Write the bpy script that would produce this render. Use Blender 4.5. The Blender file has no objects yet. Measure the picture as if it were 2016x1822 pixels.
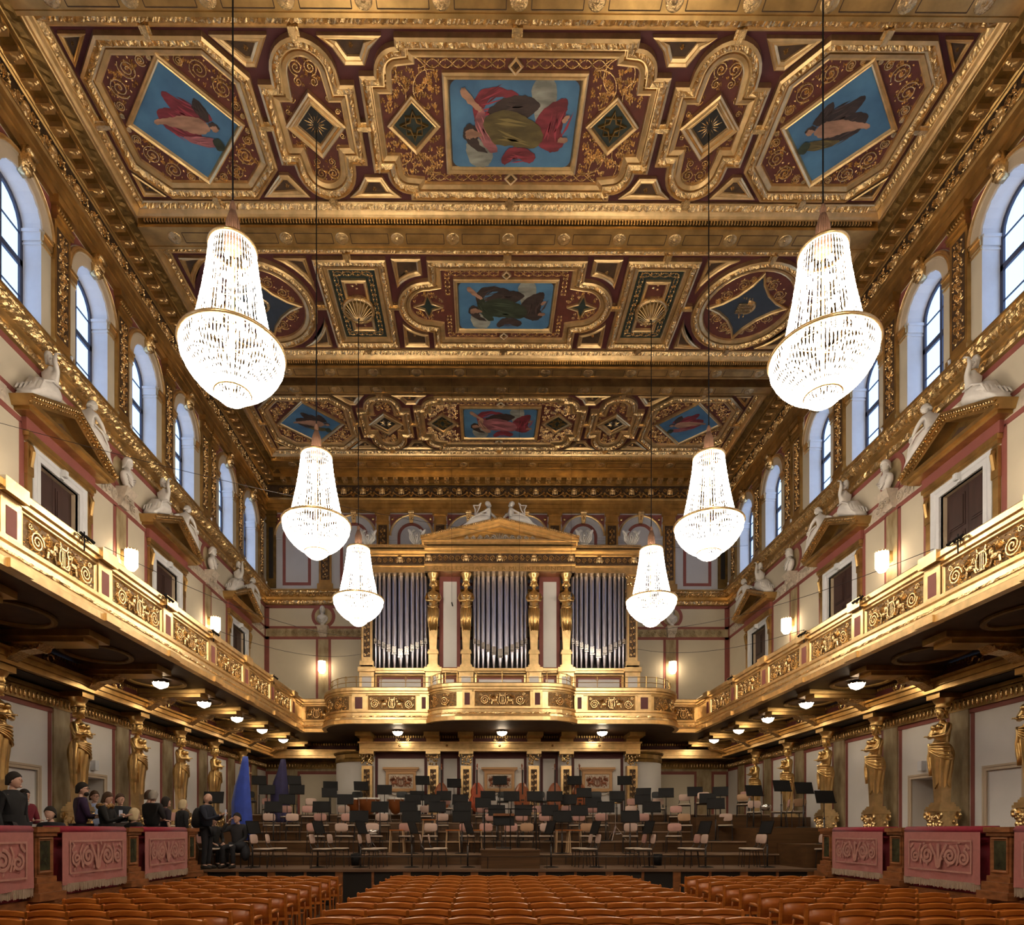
import bpy, math, random
from math import sin, cos, pi, sqrt, atan2
from mathutils import Vector, Matrix
random.seed(7)
SC = bpy.context.scene
COL = SC.collection
# ---------------------------------------------------------------- camera
cam_d = bpy.data.cameras.new('camera'); cam = bpy.data.objects.new('camera', cam_d); COL.objects.link(cam)
cam.location = (-0.645, 0.0, 1.65); cam.rotation_euler = (pi/2, 0, -0.0055)
cam_d.sensor_fit = 'HORIZONTAL'; cam_d.sensor_width = 36.0
cam_d.lens = 1254.4/2016*36.0
cam_d.shift_x = (1008-955.35)/2016; cam_d.shift_y = (1635.3-911)/2016
cam_d.clip_start = 0.05; cam_d.clip_end = 200
SC.camera = cam
# ---------------------------------------------------------------- world (bright overcast daylight outside the windows)
w = bpy.data.worlds.new('sky'); SC.world = w; w.use_nodes = True
bg = w.node_tree.nodes['Background']; bg.inputs[0].default_value = (0.46, 0.66, 1.0, 1); bg.inputs[1].default_value = 2.4
SC.view_settings.view_transform = 'Standard'; SC.view_settings.look = 'None'
SC.view_settings.gamma = 1.0; SC.view_settings.use_curve_mapping = False
SC.view_settings.exposure = 0.0
try:
    SC.cycles.use_denoising = True
    SC.cycles.max_bounces = 6; SC.cycles.diffuse_bounces = 3; SC.cycles.glossy_bounces = 4; SC.cycles.use_adaptive_sampling = True; SC.cycles.adaptive_threshold = 0.03
    SC.cycles.transparent_max_bounces = 8; SC.cycles.sample_clamp_indirect = 6.0
    SC.cycles.caustics_reflective = False; SC.cycles.caustics_refractive = False
except Exception: pass
# real light levels (tuned here)
L_CRYSTAL = 17.0      # chandelier crystal glow
L_DOME = 32.0         # balcony dome lamps
L_SCONCE = 14.0
# ---------------------------------------------------------------- materials
def _bs(m): return m.node_tree.nodes['Principled BSDF']
MATS = {}
def mat(name, col, rough=0.6, metal=0.0, spec=0.5, noise=0.0, nscale=6.0, bump=0.0, bscale=40.0, col2=None, emis=None, estr=0.0, stretch=None, sheen=0.0, coat=0.0, detail=4.0):
    m = bpy.data.materials.new(name); m.use_nodes = True; nt = m.node_tree; b = _bs(m)
    b.inputs['Base Color'].default_value = (*col, 1); b.inputs['Roughness'].default_value = rough
    b.inputs['Metallic'].default_value = metal; b.inputs['Specular IOR Level'].default_value = spec
    if coat: b.inputs['Coat Weight'].default_value = coat; b.inputs['Coat Roughness'].default_value = 0.25
    if sheen: b.inputs['Sheen Weight'].default_value = sheen
    if emis: b.inputs['Emission Color'].default_value = (*emis, 1); b.inputs['Emission Strength'].default_value = estr
    tc = None
    if noise > 0 or col2 or bump:
        tc = nt.nodes.new('ShaderNodeTexCoord'); mp = nt.nodes.new('ShaderNodeMapping')
        nt.links.new(tc.outputs['Object'], mp.inputs[0])
        if stretch: mp.inputs['Scale'].default_value = stretch
    if noise > 0 or col2:
        n = nt.nodes.new('ShaderNodeTexNoise'); n.inputs['Scale'].default_value = nscale; n.inputs['Detail'].default_value = detail
        nt.links.new(mp.outputs[0], n.inputs['Vector'])
        r = nt.nodes.new('ShaderNodeValToRGB'); r.color_ramp.elements[0].position = 0.33; r.color_ramp.elements[1].position = 0.67
        c2 = col2 or tuple(c*(1-noise) for c in col)
        r.color_ramp.elements[0].color = (*c2, 1); r.color_ramp.elements[1].color = (*col, 1)
        nt.links.new(n.outputs[0], r.inputs[0]); nt.links.new(r.outputs[0], b.inputs['Base Color'])
    if bump:
        n2 = nt.nodes.new('ShaderNodeTexNoise'); n2.inputs['Scale'].default_value = bscale; n2.inputs['Detail'].default_value = 2
        nt.links.new(mp.outputs[0], n2.inputs['Vector'])
        bp = nt.nodes.new('ShaderNodeBump'); bp.inputs['Strength'].default_value = bump; bp.inputs['Distance'].default_value = 0.02
        nt.links.new(n2.outputs[0], bp.inputs['Height']); nt.links.new(bp.outputs[0], b.inputs['Normal'])
    MATS[name] = m
    return m
GOLD = mat('gilt', (0.60, 0.385, 0.145), 0.35, 0.88, noise=0.38, nscale=3.0, bump=0.10, bscale=14)
GOLDB = mat('gilt_bright', (0.84, 0.60, 0.30), 0.33, 0.88, noise=0.26, nscale=5.0, bump=0.12, bscale=16)
GOLDC = mat('gilt_carved', (0.90, 0.65, 0.33), 0.27, 0.92, noise=0.40, nscale=9.0, bump=0.5, bscale=30)
GOLDF = mat('gilt_figure', (0.92, 0.64, 0.27), 0.30, 0.92, noise=0.22, nscale=6.0, bump=0.10, bscale=20)
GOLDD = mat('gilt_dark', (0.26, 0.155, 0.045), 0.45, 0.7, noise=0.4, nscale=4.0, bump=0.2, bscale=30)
BRONZE = mat('relief_ground', (0.10, 0.055, 0.028), 0.6, 0.3, noise=0.4, nscale=8)
RGROUND = mat('relief_ground_gilt', (0.24, 0.14, 0.055), 0.5, 0.6, noise=0.5, nscale=14, bump=0.5, bscale=40)
PLUM = mat('plum_paint', (0.095, 0.018, 0.020), 0.6, noise=0.2, nscale=3)
PLUMW = mat('plum_stripe', (0.27, 0.078, 0.062), 0.65, noise=0.15, nscale=3)
MAROON = mat('maroon_field', (0.135, 0.032, 0.020), 0.6, noise=0.3, nscale=6)
GREENF = mat('dark_green_field', (0.02, 0.035, 0.03), 0.6, noise=0.3, nscale=6)
NAVY = mat('slate_blue_field', (0.035, 0.05, 0.075), 0.6, noise=0.2)
CREAM = mat('cream_plaster', (0.62, 0.545, 0.42), 0.75, noise=0.08, nscale=1.2)
LILAC = mat('grey_plaster', (0.56, 0.54, 0.56), 0.75, noise=0.06, nscale=1.5)
TAN = mat('tan_plaster', (0.62, 0.50, 0.36), 0.75, noise=0.08, nscale=2)
WHITEP = mat('white_paint', (0.74, 0.75, 0.78), 0.6, noise=0.05)
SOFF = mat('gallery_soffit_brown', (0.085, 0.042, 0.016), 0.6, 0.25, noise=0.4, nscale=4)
SEATP = mat('orange_beech_panel', (0.54, 0.16, 0.024), 0.34, noise=0.3, nscale=4, stretch=(1,1,5), coat=0.3, col2=(0.40, 0.10, 0.014))
LWALL = mat('lower_wall_plaster', (0.80, 0.77, 0.74), 0.7, noise=0.06, nscale=1.5)
FAUX = mat('faux_marble', (0.46, 0.37, 0.22), 0.5, col2=(0.26, 0.18, 0.085), nscale=5, stretch=(1,1,0.4))
MARBLE = mat('white_statuary', (0.80, 0.76, 0.72), 0.55, noise=0.12, nscale=5)
STONE = mat('pale_relief', (0.66, 0.56, 0.45), 0.7, noise=0.25, nscale=12, bump=0.4)
DOORD = mat('dark_walnut_door', (0.055, 0.026, 0.022), 0.45, noise=0.3, nscale=3, stretch=(3,3,0.5))
WINF = mat('window_frame_paint', (0.03, 0.035, 0.07), 0.4)
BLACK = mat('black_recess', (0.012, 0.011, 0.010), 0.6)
BLACKM = mat('black_metal', (0.006, 0.006, 0.007), 0.65, 0.0, spec=0.25)
CHROME = mat('chrome_tube', (0.7, 0.7, 0.72), 0.25, 1.0)
DARKCH = mat('dark_tube', (0.06, 0.055, 0.055), 0.35, 0.7)
SEATW = mat('orange_beech', (0.62, 0.205, 0.034), 0.34, noise=0.3, nscale=4, stretch=(1,1,5), coat=0.35, col2=(0.46, 0.13, 0.018))
STAGEW = mat('stage_floorboards', (0.20, 0.115, 0.065), 0.5, noise=0.4, nscale=3, stretch=(0.4,6,1))
STAGER = mat('stage_riser_wood', (0.12, 0.058, 0.022), 0.4, noise=0.4, nscale=3, stretch=(0.3,1,5))
FLOORW = mat('parquet', (0.14, 0.07, 0.035), 0.45, noise=0.4, nscale=3, stretch=(1,6,1))
BOXWOOD = mat('box_wood', (0.36, 0.14, 0.05), 0.35, noise=0.5, nscale=5, stretch=(1,1,3), coat=0.2)
VERDE = mat('green_marble', (0.02, 0.022, 0.014), 0.25, col2=(0.07, 0.07, 0.035), nscale=5, detail=8)
VELVET = mat('crimson_velvet', (0.30, 0.008, 0.030), 0.85, sheen=0.12, noise=0.25, nscale=8)
PINK = mat('pink_tapestry', (0.44, 0.15, 0.13), 0.85, noise=0.12, nscale=14, sheen=0.2)
PINKL = mat('tapestry_motif', (0.52, 0.26, 0.21), 0.85, noise=0.15, nscale=14)
FRINGE = mat('cream_fringe', (0.62, 0.48, 0.36), 0.85, noise=0.3, nscale=60, stretch=(1,6,0.3))
TASSEL = mat('brown_tassel', (0.34, 0.18, 0.11), 0.8, noise=0.4, nscale=40, stretch=(4,4,0.3))
PIPE = mat('tin_pipe', (0.50, 0.50, 0.60), 0.30, 0.92, noise=0.15, nscale=2, stretch=(1,1,0.3))
ORGBACK = mat('organ_interior', (0.02, 0.018, 0.02), 0.8)
SEATPAD = mat('beige_seat_pad', (0.62, 0.52, 0.42), 0.7, noise=0.1)
PINKPAD = mat('dusty_pink_backrest', (0.50, 0.28, 0.24), 0.7, noise=0.12)
BLUEC = mat('blue_cloth_cover', (0.02, 0.06, 0.42), 0.7, noise=0.25, nscale=5, sheen=0.3)
NAVYC = mat('navy_cloth_cover', (0.025, 0.02, 0.085), 0.75, noise=0.3, nscale=5)
COPPER = mat('copper_kettle', (0.62, 0.24, 0.09), 0.3, 0.9, noise=0.25, nscale=3)
DRUMSKIN = mat('drum_skin', (0.78, 0.74, 0.68), 0.6)
VIOLW = mat('varnished_bass_wood', (0.34, 0.09, 0.025), 0.3, noise=0.3, nscale=4, coat=0.5)
SKIN = mat('skin', (0.66, 0.40, 0.30), 0.55, noise=0.08, nscale=12)
def glow(name, col, s, tex=True):
    m = bpy.data.materials.new(name); m.use_nodes = True; nt = m.node_tree; b = _bs(m)
    b.inputs['Base Color'].default_value = (0.8, 0.8, 0.8, 1); b.inputs['Roughness'].default_value = 0.15
    b.inputs['Emission Color'].default_value = (*col, 1); b.inputs['Emission Strength'].default_value = s
    if tex:
        tc = nt.nodes.new('ShaderNodeTexCoord'); n = nt.nodes.new('ShaderNodeTexNoise'); n.inputs['Scale'].default_value = 28; n.inputs['Detail'].default_value = 2
        nt.links.new(tc.outputs['Object'], n.inputs['Vector'])
        mr = nt.nodes.new('ShaderNodeMapRange'); mr.inputs[1].default_value = 0.38; mr.inputs[2].default_value = 0.62; mr.inputs[3].default_value = s*0.10; mr.inputs[4].default_value = s*1.9
        nt.links.new(n.outputs[0], mr.inputs[0]); nt.links.new(mr.outputs[0], b.inputs['Emission Strength'])
    return m
CRYSTAL = glow('lit_crystal', (1.0, 0.84, 0.64), L_CRYSTAL)
DOMEG = glow('lit_glass_dome', (1.0, 0.80, 0.55), L_DOME, False)
SCONCEG = glow('lit_crystal_sconce', (1.0, 0.78, 0.50), L_SCONCE, False)
def glassmat():
    m = bpy.data.materials.new('window_glass'); m.use_nodes = True; nt = m.node_tree; nt.nodes.clear()
    o = nt.nodes.new('ShaderNodeOutputMaterial'); mx = nt.nodes.new('ShaderNodeMixShader'); t = nt.nodes.new('ShaderNodeBsdfTransparent'); g = nt.nodes.new('ShaderNodeBsdfGlossy')
    g.inputs['Roughness'].default_value = 0.08; mx.inputs[0].default_value = 0.08; t.inputs[0].default_value = (0.93, 0.95, 1, 1)
    nt.links.new(t.outputs[0], mx.inputs[1]); nt.links.new(g.outputs[0], mx.inputs[2]); nt.links.new(mx.outputs[0], o.inputs[0]); return m
GLASS = glassmat()
# ---------------------------------------------------------------- mesh builder
IDN = lambda u, v, w: (u, v, w)
class MB:
    def __init__(s, f=None): s.v = []; s.f = []; s.m = f or IDN
    def P(s, *p): s.v.append(s.m(*p)); return len(s.v)-1
    def box(s, x0, x1, y0, y1, z0, z1):
        i = len(s.v)
        for p in ((x0,y0,z0),(x1,y0,z0),(x1,y1,z0),(x0,y1,z0),(x0,y0,z1),(x1,y0,z1),(x1,y1,z1),(x0,y1,z1)): s.P(*p)
        for q in ((0,3,2,1),(4,5,6,7),(0,1,5,4),(1,2,6,5),(2,3,7,6),(3,0,4,7)): s.f.append(tuple(i+a for a in q))
        return s
    def bevbox(s, x0, x1, y0, y1, z0, z1, b=0.01, ax=2):
        # box with chamfered rim on its +axis face
        i = len(s.v)
        lo = [(x0,y0,z0),(x1,y0,z0),(x1,y1,z0),(x0,y1,z0)]
        s.prism([(x0,y0),(x1,y0),(x1,y1),(x0,y1)], z0, z1-b)
        s.loft([[(x0,y0,z1-b),(x1,y0,z1-b),(x1,y1,z1-b),(x0,y1,z1-b)], [(x0+b,y0+b,z1),(x1-b,y0+b,z1),(x1-b,y1-b,z1),(x0+b,y1-b,z1)]], cap1=True)
        return s
    def prism(s, poly, w0, w1, cap=True):
        n = len(poly); i = len(s.v)
        for (u, v) in poly: s.P(u, v, w0)
        for (u, v) in poly: s.P(u, v, w1)
        for k in range(n): s.f.append((i+k, i+(k+1) % n, i+n+(k+1) % n, i+n+k))
        if cap: s.f.append(tuple(i+n+k for k in range(n))); s.f.append(tuple(i+n-1-k for k in range(n)))
        return s
    def loft(s, rings, closed=True, cap0=False, cap1=False):
        idx = [[s.P(*p) for p in r] for r in rings]; n = len(idx[0])
        for a, b in zip(idx, idx[1:]):
            for k in range(n if closed else n-1):
                k2 = (k+1) % n; s.f.append((a[k], a[k2], b[k2], b[k]))
        if cap0: s.f.append(tuple(reversed(idx[0])))
        if cap1: s.f.append(tuple(idx[-1]))
        return s
    def lathe(s, prof, n=16, c=(0,0,0), sx=1, sy=1, cap=False):
        rings = [[(c[0]+r*cos(2*pi*k/n)*sx, c[1]+r*sin(2*pi*k/n)*sy, c[2]+z) for k in range(n)] for r, z in prof]
        return s.loft(rings, True, cap, cap)
    def sph(s, c, rx, ry=None, rz=None, nu=8, nv=6, tilt=None):
        ry = rx if ry is None else ry; rz = rx if rz is None else rz
        rings = []
        for j in range(nv+1):
            a = -pi/2+pi*j/nv; ring = []
            for k in range(nu):
                b = 2*pi*k/nu; p = Vector((rx*cos(a)*cos(b), ry*cos(a)*sin(b), rz*sin(a)))
                if tilt: p = tilt @ p
                ring.append((c[0]+p.x, c[1]+p.y, c[2]+p.z))
            rings.append(ring)
        return s.loft(rings)
    def tube(s, pts, r, n=6, closed=False, flat=None, cap=True):
        # r: number or list; works in builder space
        P = [Vector(p) for p in pts]; N = len(P); rings = []
        up = Vector((0,0,1)); prev = None
        for i in range(N):
            a = P[i-1] if (i > 0 or closed) else P[i]; b = P[(i+1) % N] if (i < N-1 or closed) else P[i]
            t = (b-a)
            if t.length < 1e-9: t = Vector((0,0,1))
            t.normalize()
            ref = prev if prev is not None else (up if abs(t.z) < 0.9 else Vector((1,0,0)))
            x = ref - t*ref.dot(t)
            if x.length < 1e-6: x = Vector((1,0,0)) - t*t.x
            x.normalize(); y = t.cross(x); prev = x
            rr = r[i] if isinstance(r, (list, tuple)) else r
            fl = flat or 1.0
            rings.append([tuple(P[i] + x*(rr*cos(2*pi*k/n)*fl) + y*(rr*sin(2*pi*k/n))) for k in range(n)])
        if closed: rings.append(rings[0])
        return s.loft(rings, True, cap and not closed, cap and not closed)
    def ribbon(s, pts, wid, h, closed=False):
        # raised half-round moulding drawn on the (u,v) plane: pts 2d, height along w; triangular section
        N = len(pts); rows = []
        for i in range(N):
            a = pts[i-1] if (i > 0 or closed) else pts[i]; b = pts[(i+1) % N] if (i < N-1 or closed) else pts[i]
            dx, dy = b[0]-a[0], b[1]-a[1]; L = sqrt(dx*dx+dy*dy) or 1; nx, ny = -dy/L, dx/L
            ww = wid[i] if isinstance(wid, list) else wid
            x, y = pts[i][0], pts[i][1]
            rows.append([(x-nx*ww, y-ny*ww, 0), (x-nx*ww*0.5, y-ny*ww*0.5, h), (x+nx*ww*0.5, y+ny*ww*0.5, h), (x+nx*ww, y+ny*ww, 0)])
        if closed: rows.append(rows[0])
        return s.loft(rows, False)
    def add(s, o, f=None):
        i = len(s.v)
        for p in o.v: s.P(*(f(*p) if f else p))
        s.f += [tuple(i+a for a in q) for q in o.f]
        return s
    def mesh(s, name, mt, smooth=False, flip=False):
        me = bpy.data.meshes.new(name)
        me.from_pydata(s.v, [], [q[::-1] for q in s.f] if flip else s.f)
        if mt: me.materials.append(mt)
        if smooth: me.polygons.foreach_set('use_smooth', [True]*len(me.polygons))
        me.update(); return me
    def build(s, name, mt, parent=None, smooth=False, flip=False, stuff=False, label=None):
        me = s.mesh(name, mt, smooth, flip)
        o = bpy.data.objects.new(name, me); COL.objects.link(o)
        if parent: o.parent = parent
        if stuff: o['kind'] = 'stuff'
        if label: o['label'] = label
        return o
def inst(src, loc=(0,0,0), rot=(0,0,0), scale=(1,1,1), parent=None, name=None):
    o = bpy.data.objects.new(name or src.name.split('.')[0], src.data); COL.objects.link(o)
    o.location = loc; o.rotation_euler = rot; o.scale = scale
    if parent: o.parent = parent
    for k in ('kind', 'label'):
        if k in src and k == 'kind': o[k] = src[k]
    return o
def empty(name, loc=(0,0,0), rz=0.0):
    o = bpy.data.objects.new(name, None); COL.objects.link(o); o.location = loc; o.rotation_euler = (0,0,rz); o.empty_display_size = 0.1; return o
def tag(o, label=None, cat=None, group=None, kind=None):
    if label: o['label'] = label
    if cat: o['category'] = cat
    if group: o['group'] = group
    if kind: o['kind'] = kind
    return o
def S(o): o['kind'] = 'structure'; return o
def copy_tree(o, parent=None):
    c = o.copy(); COL.objects.link(c)
    if parent: c.parent = parent
    for ch in o.children: copy_tree(ch, c)
    return c
# 2d helpers
def arc(cx, cy, r, a0, a1, n=10, ry=None):
    ry = r if ry is None else ry
    return [(cx+r*cos(a0+(a1-a0)*k/n), cy+ry*sin(a0+(a1-a0)*k/n)) for k in range(n+1)]
def resample(pts, step, closed=False):
    P = list(pts)+([pts[0]] if closed else []); out = []; 
    for a, b in zip(P, P[1:]):
        L = sqrt((b[0]-a[0])**2+(b[1]-a[1])**2); n = max(1, int(L/step+0.5))
        for k in range(n): out.append((a[0]+(b[0]-a[0])*k/n, a[1]+(b[1]-a[1])*k/n))
    if not closed: out.append(P[-1])
    return out
def offset_dirs(pts, closed):
    # mitred normals (left side of travel direction)
    n = len(pts); out = []
    for i in range(n):
        def nrm(a, b):
            dx, dy = b[0]-a[0], b[1]-a[1]; L = sqrt(dx*dx+dy*dy) or 1; return (-dy/L, dx/L)
        if closed or 0 < i < n-1: n1 = nrm(pts[i-1], pts[i]); n2 = nrm(pts[i], pts[(i+1) % n])
        elif i == 0: n1 = n2 = nrm(pts[0], pts[1])
        else: n1 = n2 = nrm(pts[-2], pts[-1])
        mx, my = n1[0]+n2[0], n1[1]+n2[1]; L2 = mx*mx+my*my
        if L2 < 1e-6: out.append(n1); continue
        k = min(2/L2, 2.5); out.append((mx*k, my*k))
    # (mx,my)*2/|m|^2 gives unit-distance mitre
    return out
def sweep(mb, pts, prof, closed=False, jit=None, jstep=0.05, capends=True):
    """prof: list of (offset to the left, height). jit: {index: amplitude} random relief on profile points"""
    if jit: pts = resample(pts, jstep, closed)
    D = offset_dirs(pts, closed); rows = []
    for i, ((x, y), (dx, dy)) in enumerate(zip(pts, D)):
        row = []
        for j, (o, h) in enumerate(prof):
            if jit and j in jit:
                a = jit[j]; h = h + random.uniform(-a, a); o = o + random.uniform(-a, a)*0.6
            row.append((x+dx*o, y+dy*o, h))
        rows.append(row)
    if closed: rows.append(rows[0])
    mb.loft(rows, False)
    return mb
def spiral(cx, cy, r, turns, a0, sgn=1, n=None, rin=0.12):
    n = n or int(14*turns); out = []
    for k in range(n+1):
        t = k/n; rr = r*(1-(1-rin)*t); a = a0+sgn*2*pi*turns*t; out.append((cx+rr*cos(a), cy+rr*sin(a)))
    return out
def leaf(mb, x, y, a, L, W, h=0.012):
    c, s_ = cos(a), sin(a); i = len(mb.v)
    for (u, v, w_) in ((0,0,0),(L*0.45,W,0),(L,0,0),(L*0.45,-W,0),(L*0.45,0,h)):
        mb.P(x+u*c-v*s_, y+u*s_+v*c, w_)
    for q in ((0,1,4),(1,2,4),(2,3,4),(3,0,4)): mb.f.append(tuple(i+b for b in q))
def volute(mb, cx, cy, r, a0, sgn=1, turns=2.1, w=0.018, h=0.02, leaves=5):
    w = w*1.25; leaves = leaves+2
    mb.ribbon(spiral(cx, cy, r, turns, a0, sgn), w, h)
    for k in range(6): leaf(mb, cx, cy, k*pi/3, r*0.2, r*0.07, h*1.2)
    for k in range(leaves):
        a = a0+sgn*(0.4+k*2*pi/leaves); leaf(mb, cx+r*cos(a)*0.98, cy+r*sin(a)*0.98, a+sgn*0.9, r*0.34, r*0.10, h)
        leaf(mb, cx+r*cos(a)*0.62, cy+r*sin(a)*0.62, a+sgn*1.2, r*0.24, r*0.08, h)
# ================================================================ STRUCTURE: ceiling
W = 9.55; YB = 26.3; ZC = 16.19; Y0 = -5.0
WIN = [12.33+2.28*k for k in range(-4, 4)]+[22.24, 24.5]        # window centres along Y
PIL = [13.47+2.28*k for k in range(-4, 3)]+[20.40, 21.02, 23.37, 25.62]
ceil_map = lambda u, v, w: (u, v, ZC-w)
cmap2 = lambda u, v, w: (u, v, ZC-.019-w)
CEIL = MB(); CEIL.box(-W, W, Y0, YB, ZC, ZC+0.3); CEIL = S(CEIL.build('ceiling', PLUM))
def inset(poly, d):
    D = offset_dirs(poly, True); return [(x+dx*d, y+dy*d) for (x, y), (dx, dy) in zip(poly, D)]
def dedup(poly):
    out = [p for i, p in enumerate(poly) if abs(p[0]-poly[i-1][0])+abs(p[1]-poly[i-1][1]) > 1e-3]; return out
def ccw(poly):
    a = sum(p[0]*q[1]-q[0]*p[1] for p, q in zip(poly, poly[1:]+poly[:1])); return poly if a > 0 else poly[::-1]
FR_OUT = [(0,0),(0,.11),(.05,.13),(.055,.09)]
FR_LEAF = [(.055,.09),(.08,.11),(.115,.15),(.15,.11),(.175,.09)]
FR_IN = [(.175,.09),(.195,.09),(.195,.03),(.225,.03),(.23,.085),(.31,.06),(.33,.07),(.345,.02)]
def coffer(poly, field, fieldmat, k=1.0, parent=None, leafy=True, inmat=None):
    poly = dedup(ccw(poly)); P = parent or CEIL
    f = MB(ceil_map); sc = lambda pr: [(o*k, h) for o, h in pr]
    sweep(f, poly, sc(FR_OUT), True); sweep(f, poly, sc(FR_IN), True)
    fr = f.build('coffer_frame', GOLDB, P)
    l = MB(ceil_map); sweep(l, poly, sc(FR_LEAF), True, jit={1:.017, 2:.024, 3:.017} if leafy else None, jstep=.032)
    l.build('leaf_moulding', GOLDC, fr)
    inn = inset(poly, .345*k); g = MB(ceil_map); i0 = len(g.v)
    for p in inn: g.P(p[0], p[1], .02)
    g.f.append(tuple(range(len(inn)))); g.build('coffer_field', fieldmat, fr)
    return fr
def small_coffer(poly, P, mt=BRONZE, k=1.0):
    poly = dedup(ccw(poly)); f = MB(ceil_map)
    sweep(f, poly, [(0,0),(0,.07),(.03*k,.09),(.06*k,.06),(.09*k,.075),(.13*k,.05),(.14*k,.02)], True)
    fr = f.build('small_coffer_frame', GOLDB, P); inn = inset(poly, .14*k); g = MB(ceil_map)
    for p in inn: g.P(p[0], p[1], .018)
    g.f.append(tuple(range(len(inn)))); g.build('coffer_field', mt, fr)
    cx = sum(p[0] for p in inn)/len(inn); cy = sum(p[1] for p in inn)/len(inn); r = MB(cmap2)
    for a in range(6): leaf(r, cx, cy, a*pi/3, .055*k, .02*k, .05)
    r.build('rosette', GOLDC, fr)
    return fr
def diamond(cx, cy, r): return [(cx+r, cy), (cx, cy+r), (cx-r, cy), (cx, cy-r)]
def rect(cx, cy, hx, hy): return [(cx-hx, cy-hy), (cx+hx, cy-hy), (cx+hx, cy+hy), (cx-hx, cy+hy)]
def picture_frame(poly, parent, mt=GOLDB, wid=.09, name='panel_frame', fieldmat=None, top=.10):
    poly = ccw(poly); f = MB(ceil_map)
    sweep(f, poly, [(0,.02),(0,top*.8),(wid*.25,top),(wid*.6,top*.8),(wid*.8,top*.9),(wid,top*.4)], True)
    o = f.build(name, mt, parent)
    if fieldmat:
        g = MB(ceil_map); inn = inset(poly, wid*.98)
        for p in inn: g.P(p[0], p[1], top*.4)
        g.f.append(tuple(range(len(inn)))); g.build('panel_field', fieldmat, o)
    return o
# ---- flat ceiling paintings (generic draped figures)
def pmat(n, c): return mat(n, c, 0.6, col2=tuple(a*.45 for a in c), nscale=3.2, detail=7, stretch=(.7,2.2,1))
SKYP = mat('painted_sky', (0.085, 0.215, 0.36), 0.6, col2=(0.05, 0.13, 0.24), nscale=1.6)
P_CLOUD = pmat('painted_cloud', (0.36, 0.36, 0.30)); P_RED = pmat('painted_crimson', (0.26, 0.035, 0.05)); P_ROSE = pmat('painted_rose', (0.42, 0.14, 0.15))
P_OLIVE = pmat('painted_olive', (0.16, 0.12, 0.04)); P_DARK = pmat('painted_umber', (0.055, 0.035, 0.03)); P_FLESH = pmat('painted_flesh', (0.50, 0.27, 0.17)); P_GREEN = pmat('painted_dark_green', (0.04, 0.055, 0.03))
def blob(pts, n=5, wob=0.03, seed=1):
    # closed Catmull-Rom through pts
    rnd = random.Random(seed); out = []; N = len(pts)
    for i in range(N):
        p0, p1, p2, p3 = pts[i-1], pts[i], pts[(i+1) % N], pts[(i+2) % N]
        for k in range(n):
            t = k/n; q = []
            for a in (0, 1):
                q.append(0.5*((2*p1[a])+(-p0[a]+p2[a])*t+(2*p0[a]-5*p1[a]+4*p2[a]-p3[a])*t*t+(-p0[a]+3*p1[a]-3*p2[a]+p3[a])*t**3))
            out.append((q[0]+rnd.uniform(-wob, wob)*.4, q[1]+rnd.uniform(-wob, wob)*.4))
    return out
def painting(parent, cx, cy, hx, hy, ang, layers, tf, name='ceiling_painting'):
    c, s_ = cos(ang), sin(ang)
    base = MB(ceil_map)
    cr = .16 if ang == 0 else 0.0
    if cr:
        poly = arc(hx-cr, hy-cr, cr, 0, pi/2, 4)+arc(-hx+cr, hy-cr, cr, pi/2, pi, 4)+arc(-hx+cr, -hy+cr, cr, pi, 1.5*pi, 4)+arc(hx-cr, -hy+cr, cr, 1.5*pi, 2*pi, 4)
    else: poly = [(hx, hy), (-hx, hy), (-hx, -hy), (hx, -hy)]
    for (x, y) in poly: base.P(cx+x*c-y*s_, cy+x*s_+y*c, .05)
    base.f.append(tuple(range(len(poly)))); b = base.build(name, SKYP, parent)
    for i, (nm, mt, pts) in enumerate(layers):
        m = MB(ceil_map); bp = blob(pts, 6, .035, i)
        for (x, y) in bp:
            x, y = tf(x, y); m.P(cx+x, cy+y, .052+.0015*(i+1))
        m.f.append(tuple(range(len(bp)))); po = m.build(nm, mt, b)
        if nm == 'painted_drapery':
            # painted folds: strokes running along the long side of the cloth
            rnd = random.Random(i*7+3); mx = sum(p[0] for p in pts)/len(pts); my = sum(p[1] for p in pts)/len(pts)
            sxx = sum((p[0]-mx)**2 for p in pts); syy = sum((p[1]-my)**2 for p in pts); sxy = sum((p[0]-mx)*(p[1]-my) for p in pts); an = .5*atan2(2*sxy, sxx-syy)
            L = sqrt(max(sxx, syy)/len(pts)); Wd = sqrt(max(1e-4, min(sxx, syy))/len(pts))
            for tone in (0, 1):
                g = MB(ceil_map)
                for k in range(5):
                    o = (k-2+.5*tone)/2.6*Wd*.95; l = L*rnd.uniform(.5, .85); w_ = Wd*rnd.uniform(.07, .13); q = rnd.uniform(-.3, .3)*L; bend = rnd.uniform(-.12, .12)
                    st = [(-l+q, 0), (-l*.3+q, w_+bend*.5), (l+q, bend), (-l*.3+q, -w_+bend*.5)]; i0 = len(g.v)
                    for u, v in st:
                        x, y = tf(mx+u*cos(an)-(v+o)*sin(an), my+u*sin(an)+(v+o)*cos(an)); g.P(cx+x, cy+y, .0526+.0015*(i+1)+.0004*tone)
                    g.f.append(tuple(range(i0, i0+4)))
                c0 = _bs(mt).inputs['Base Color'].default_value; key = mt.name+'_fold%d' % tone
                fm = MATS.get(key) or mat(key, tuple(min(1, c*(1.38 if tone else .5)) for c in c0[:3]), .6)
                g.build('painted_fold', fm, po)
    return b
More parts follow.
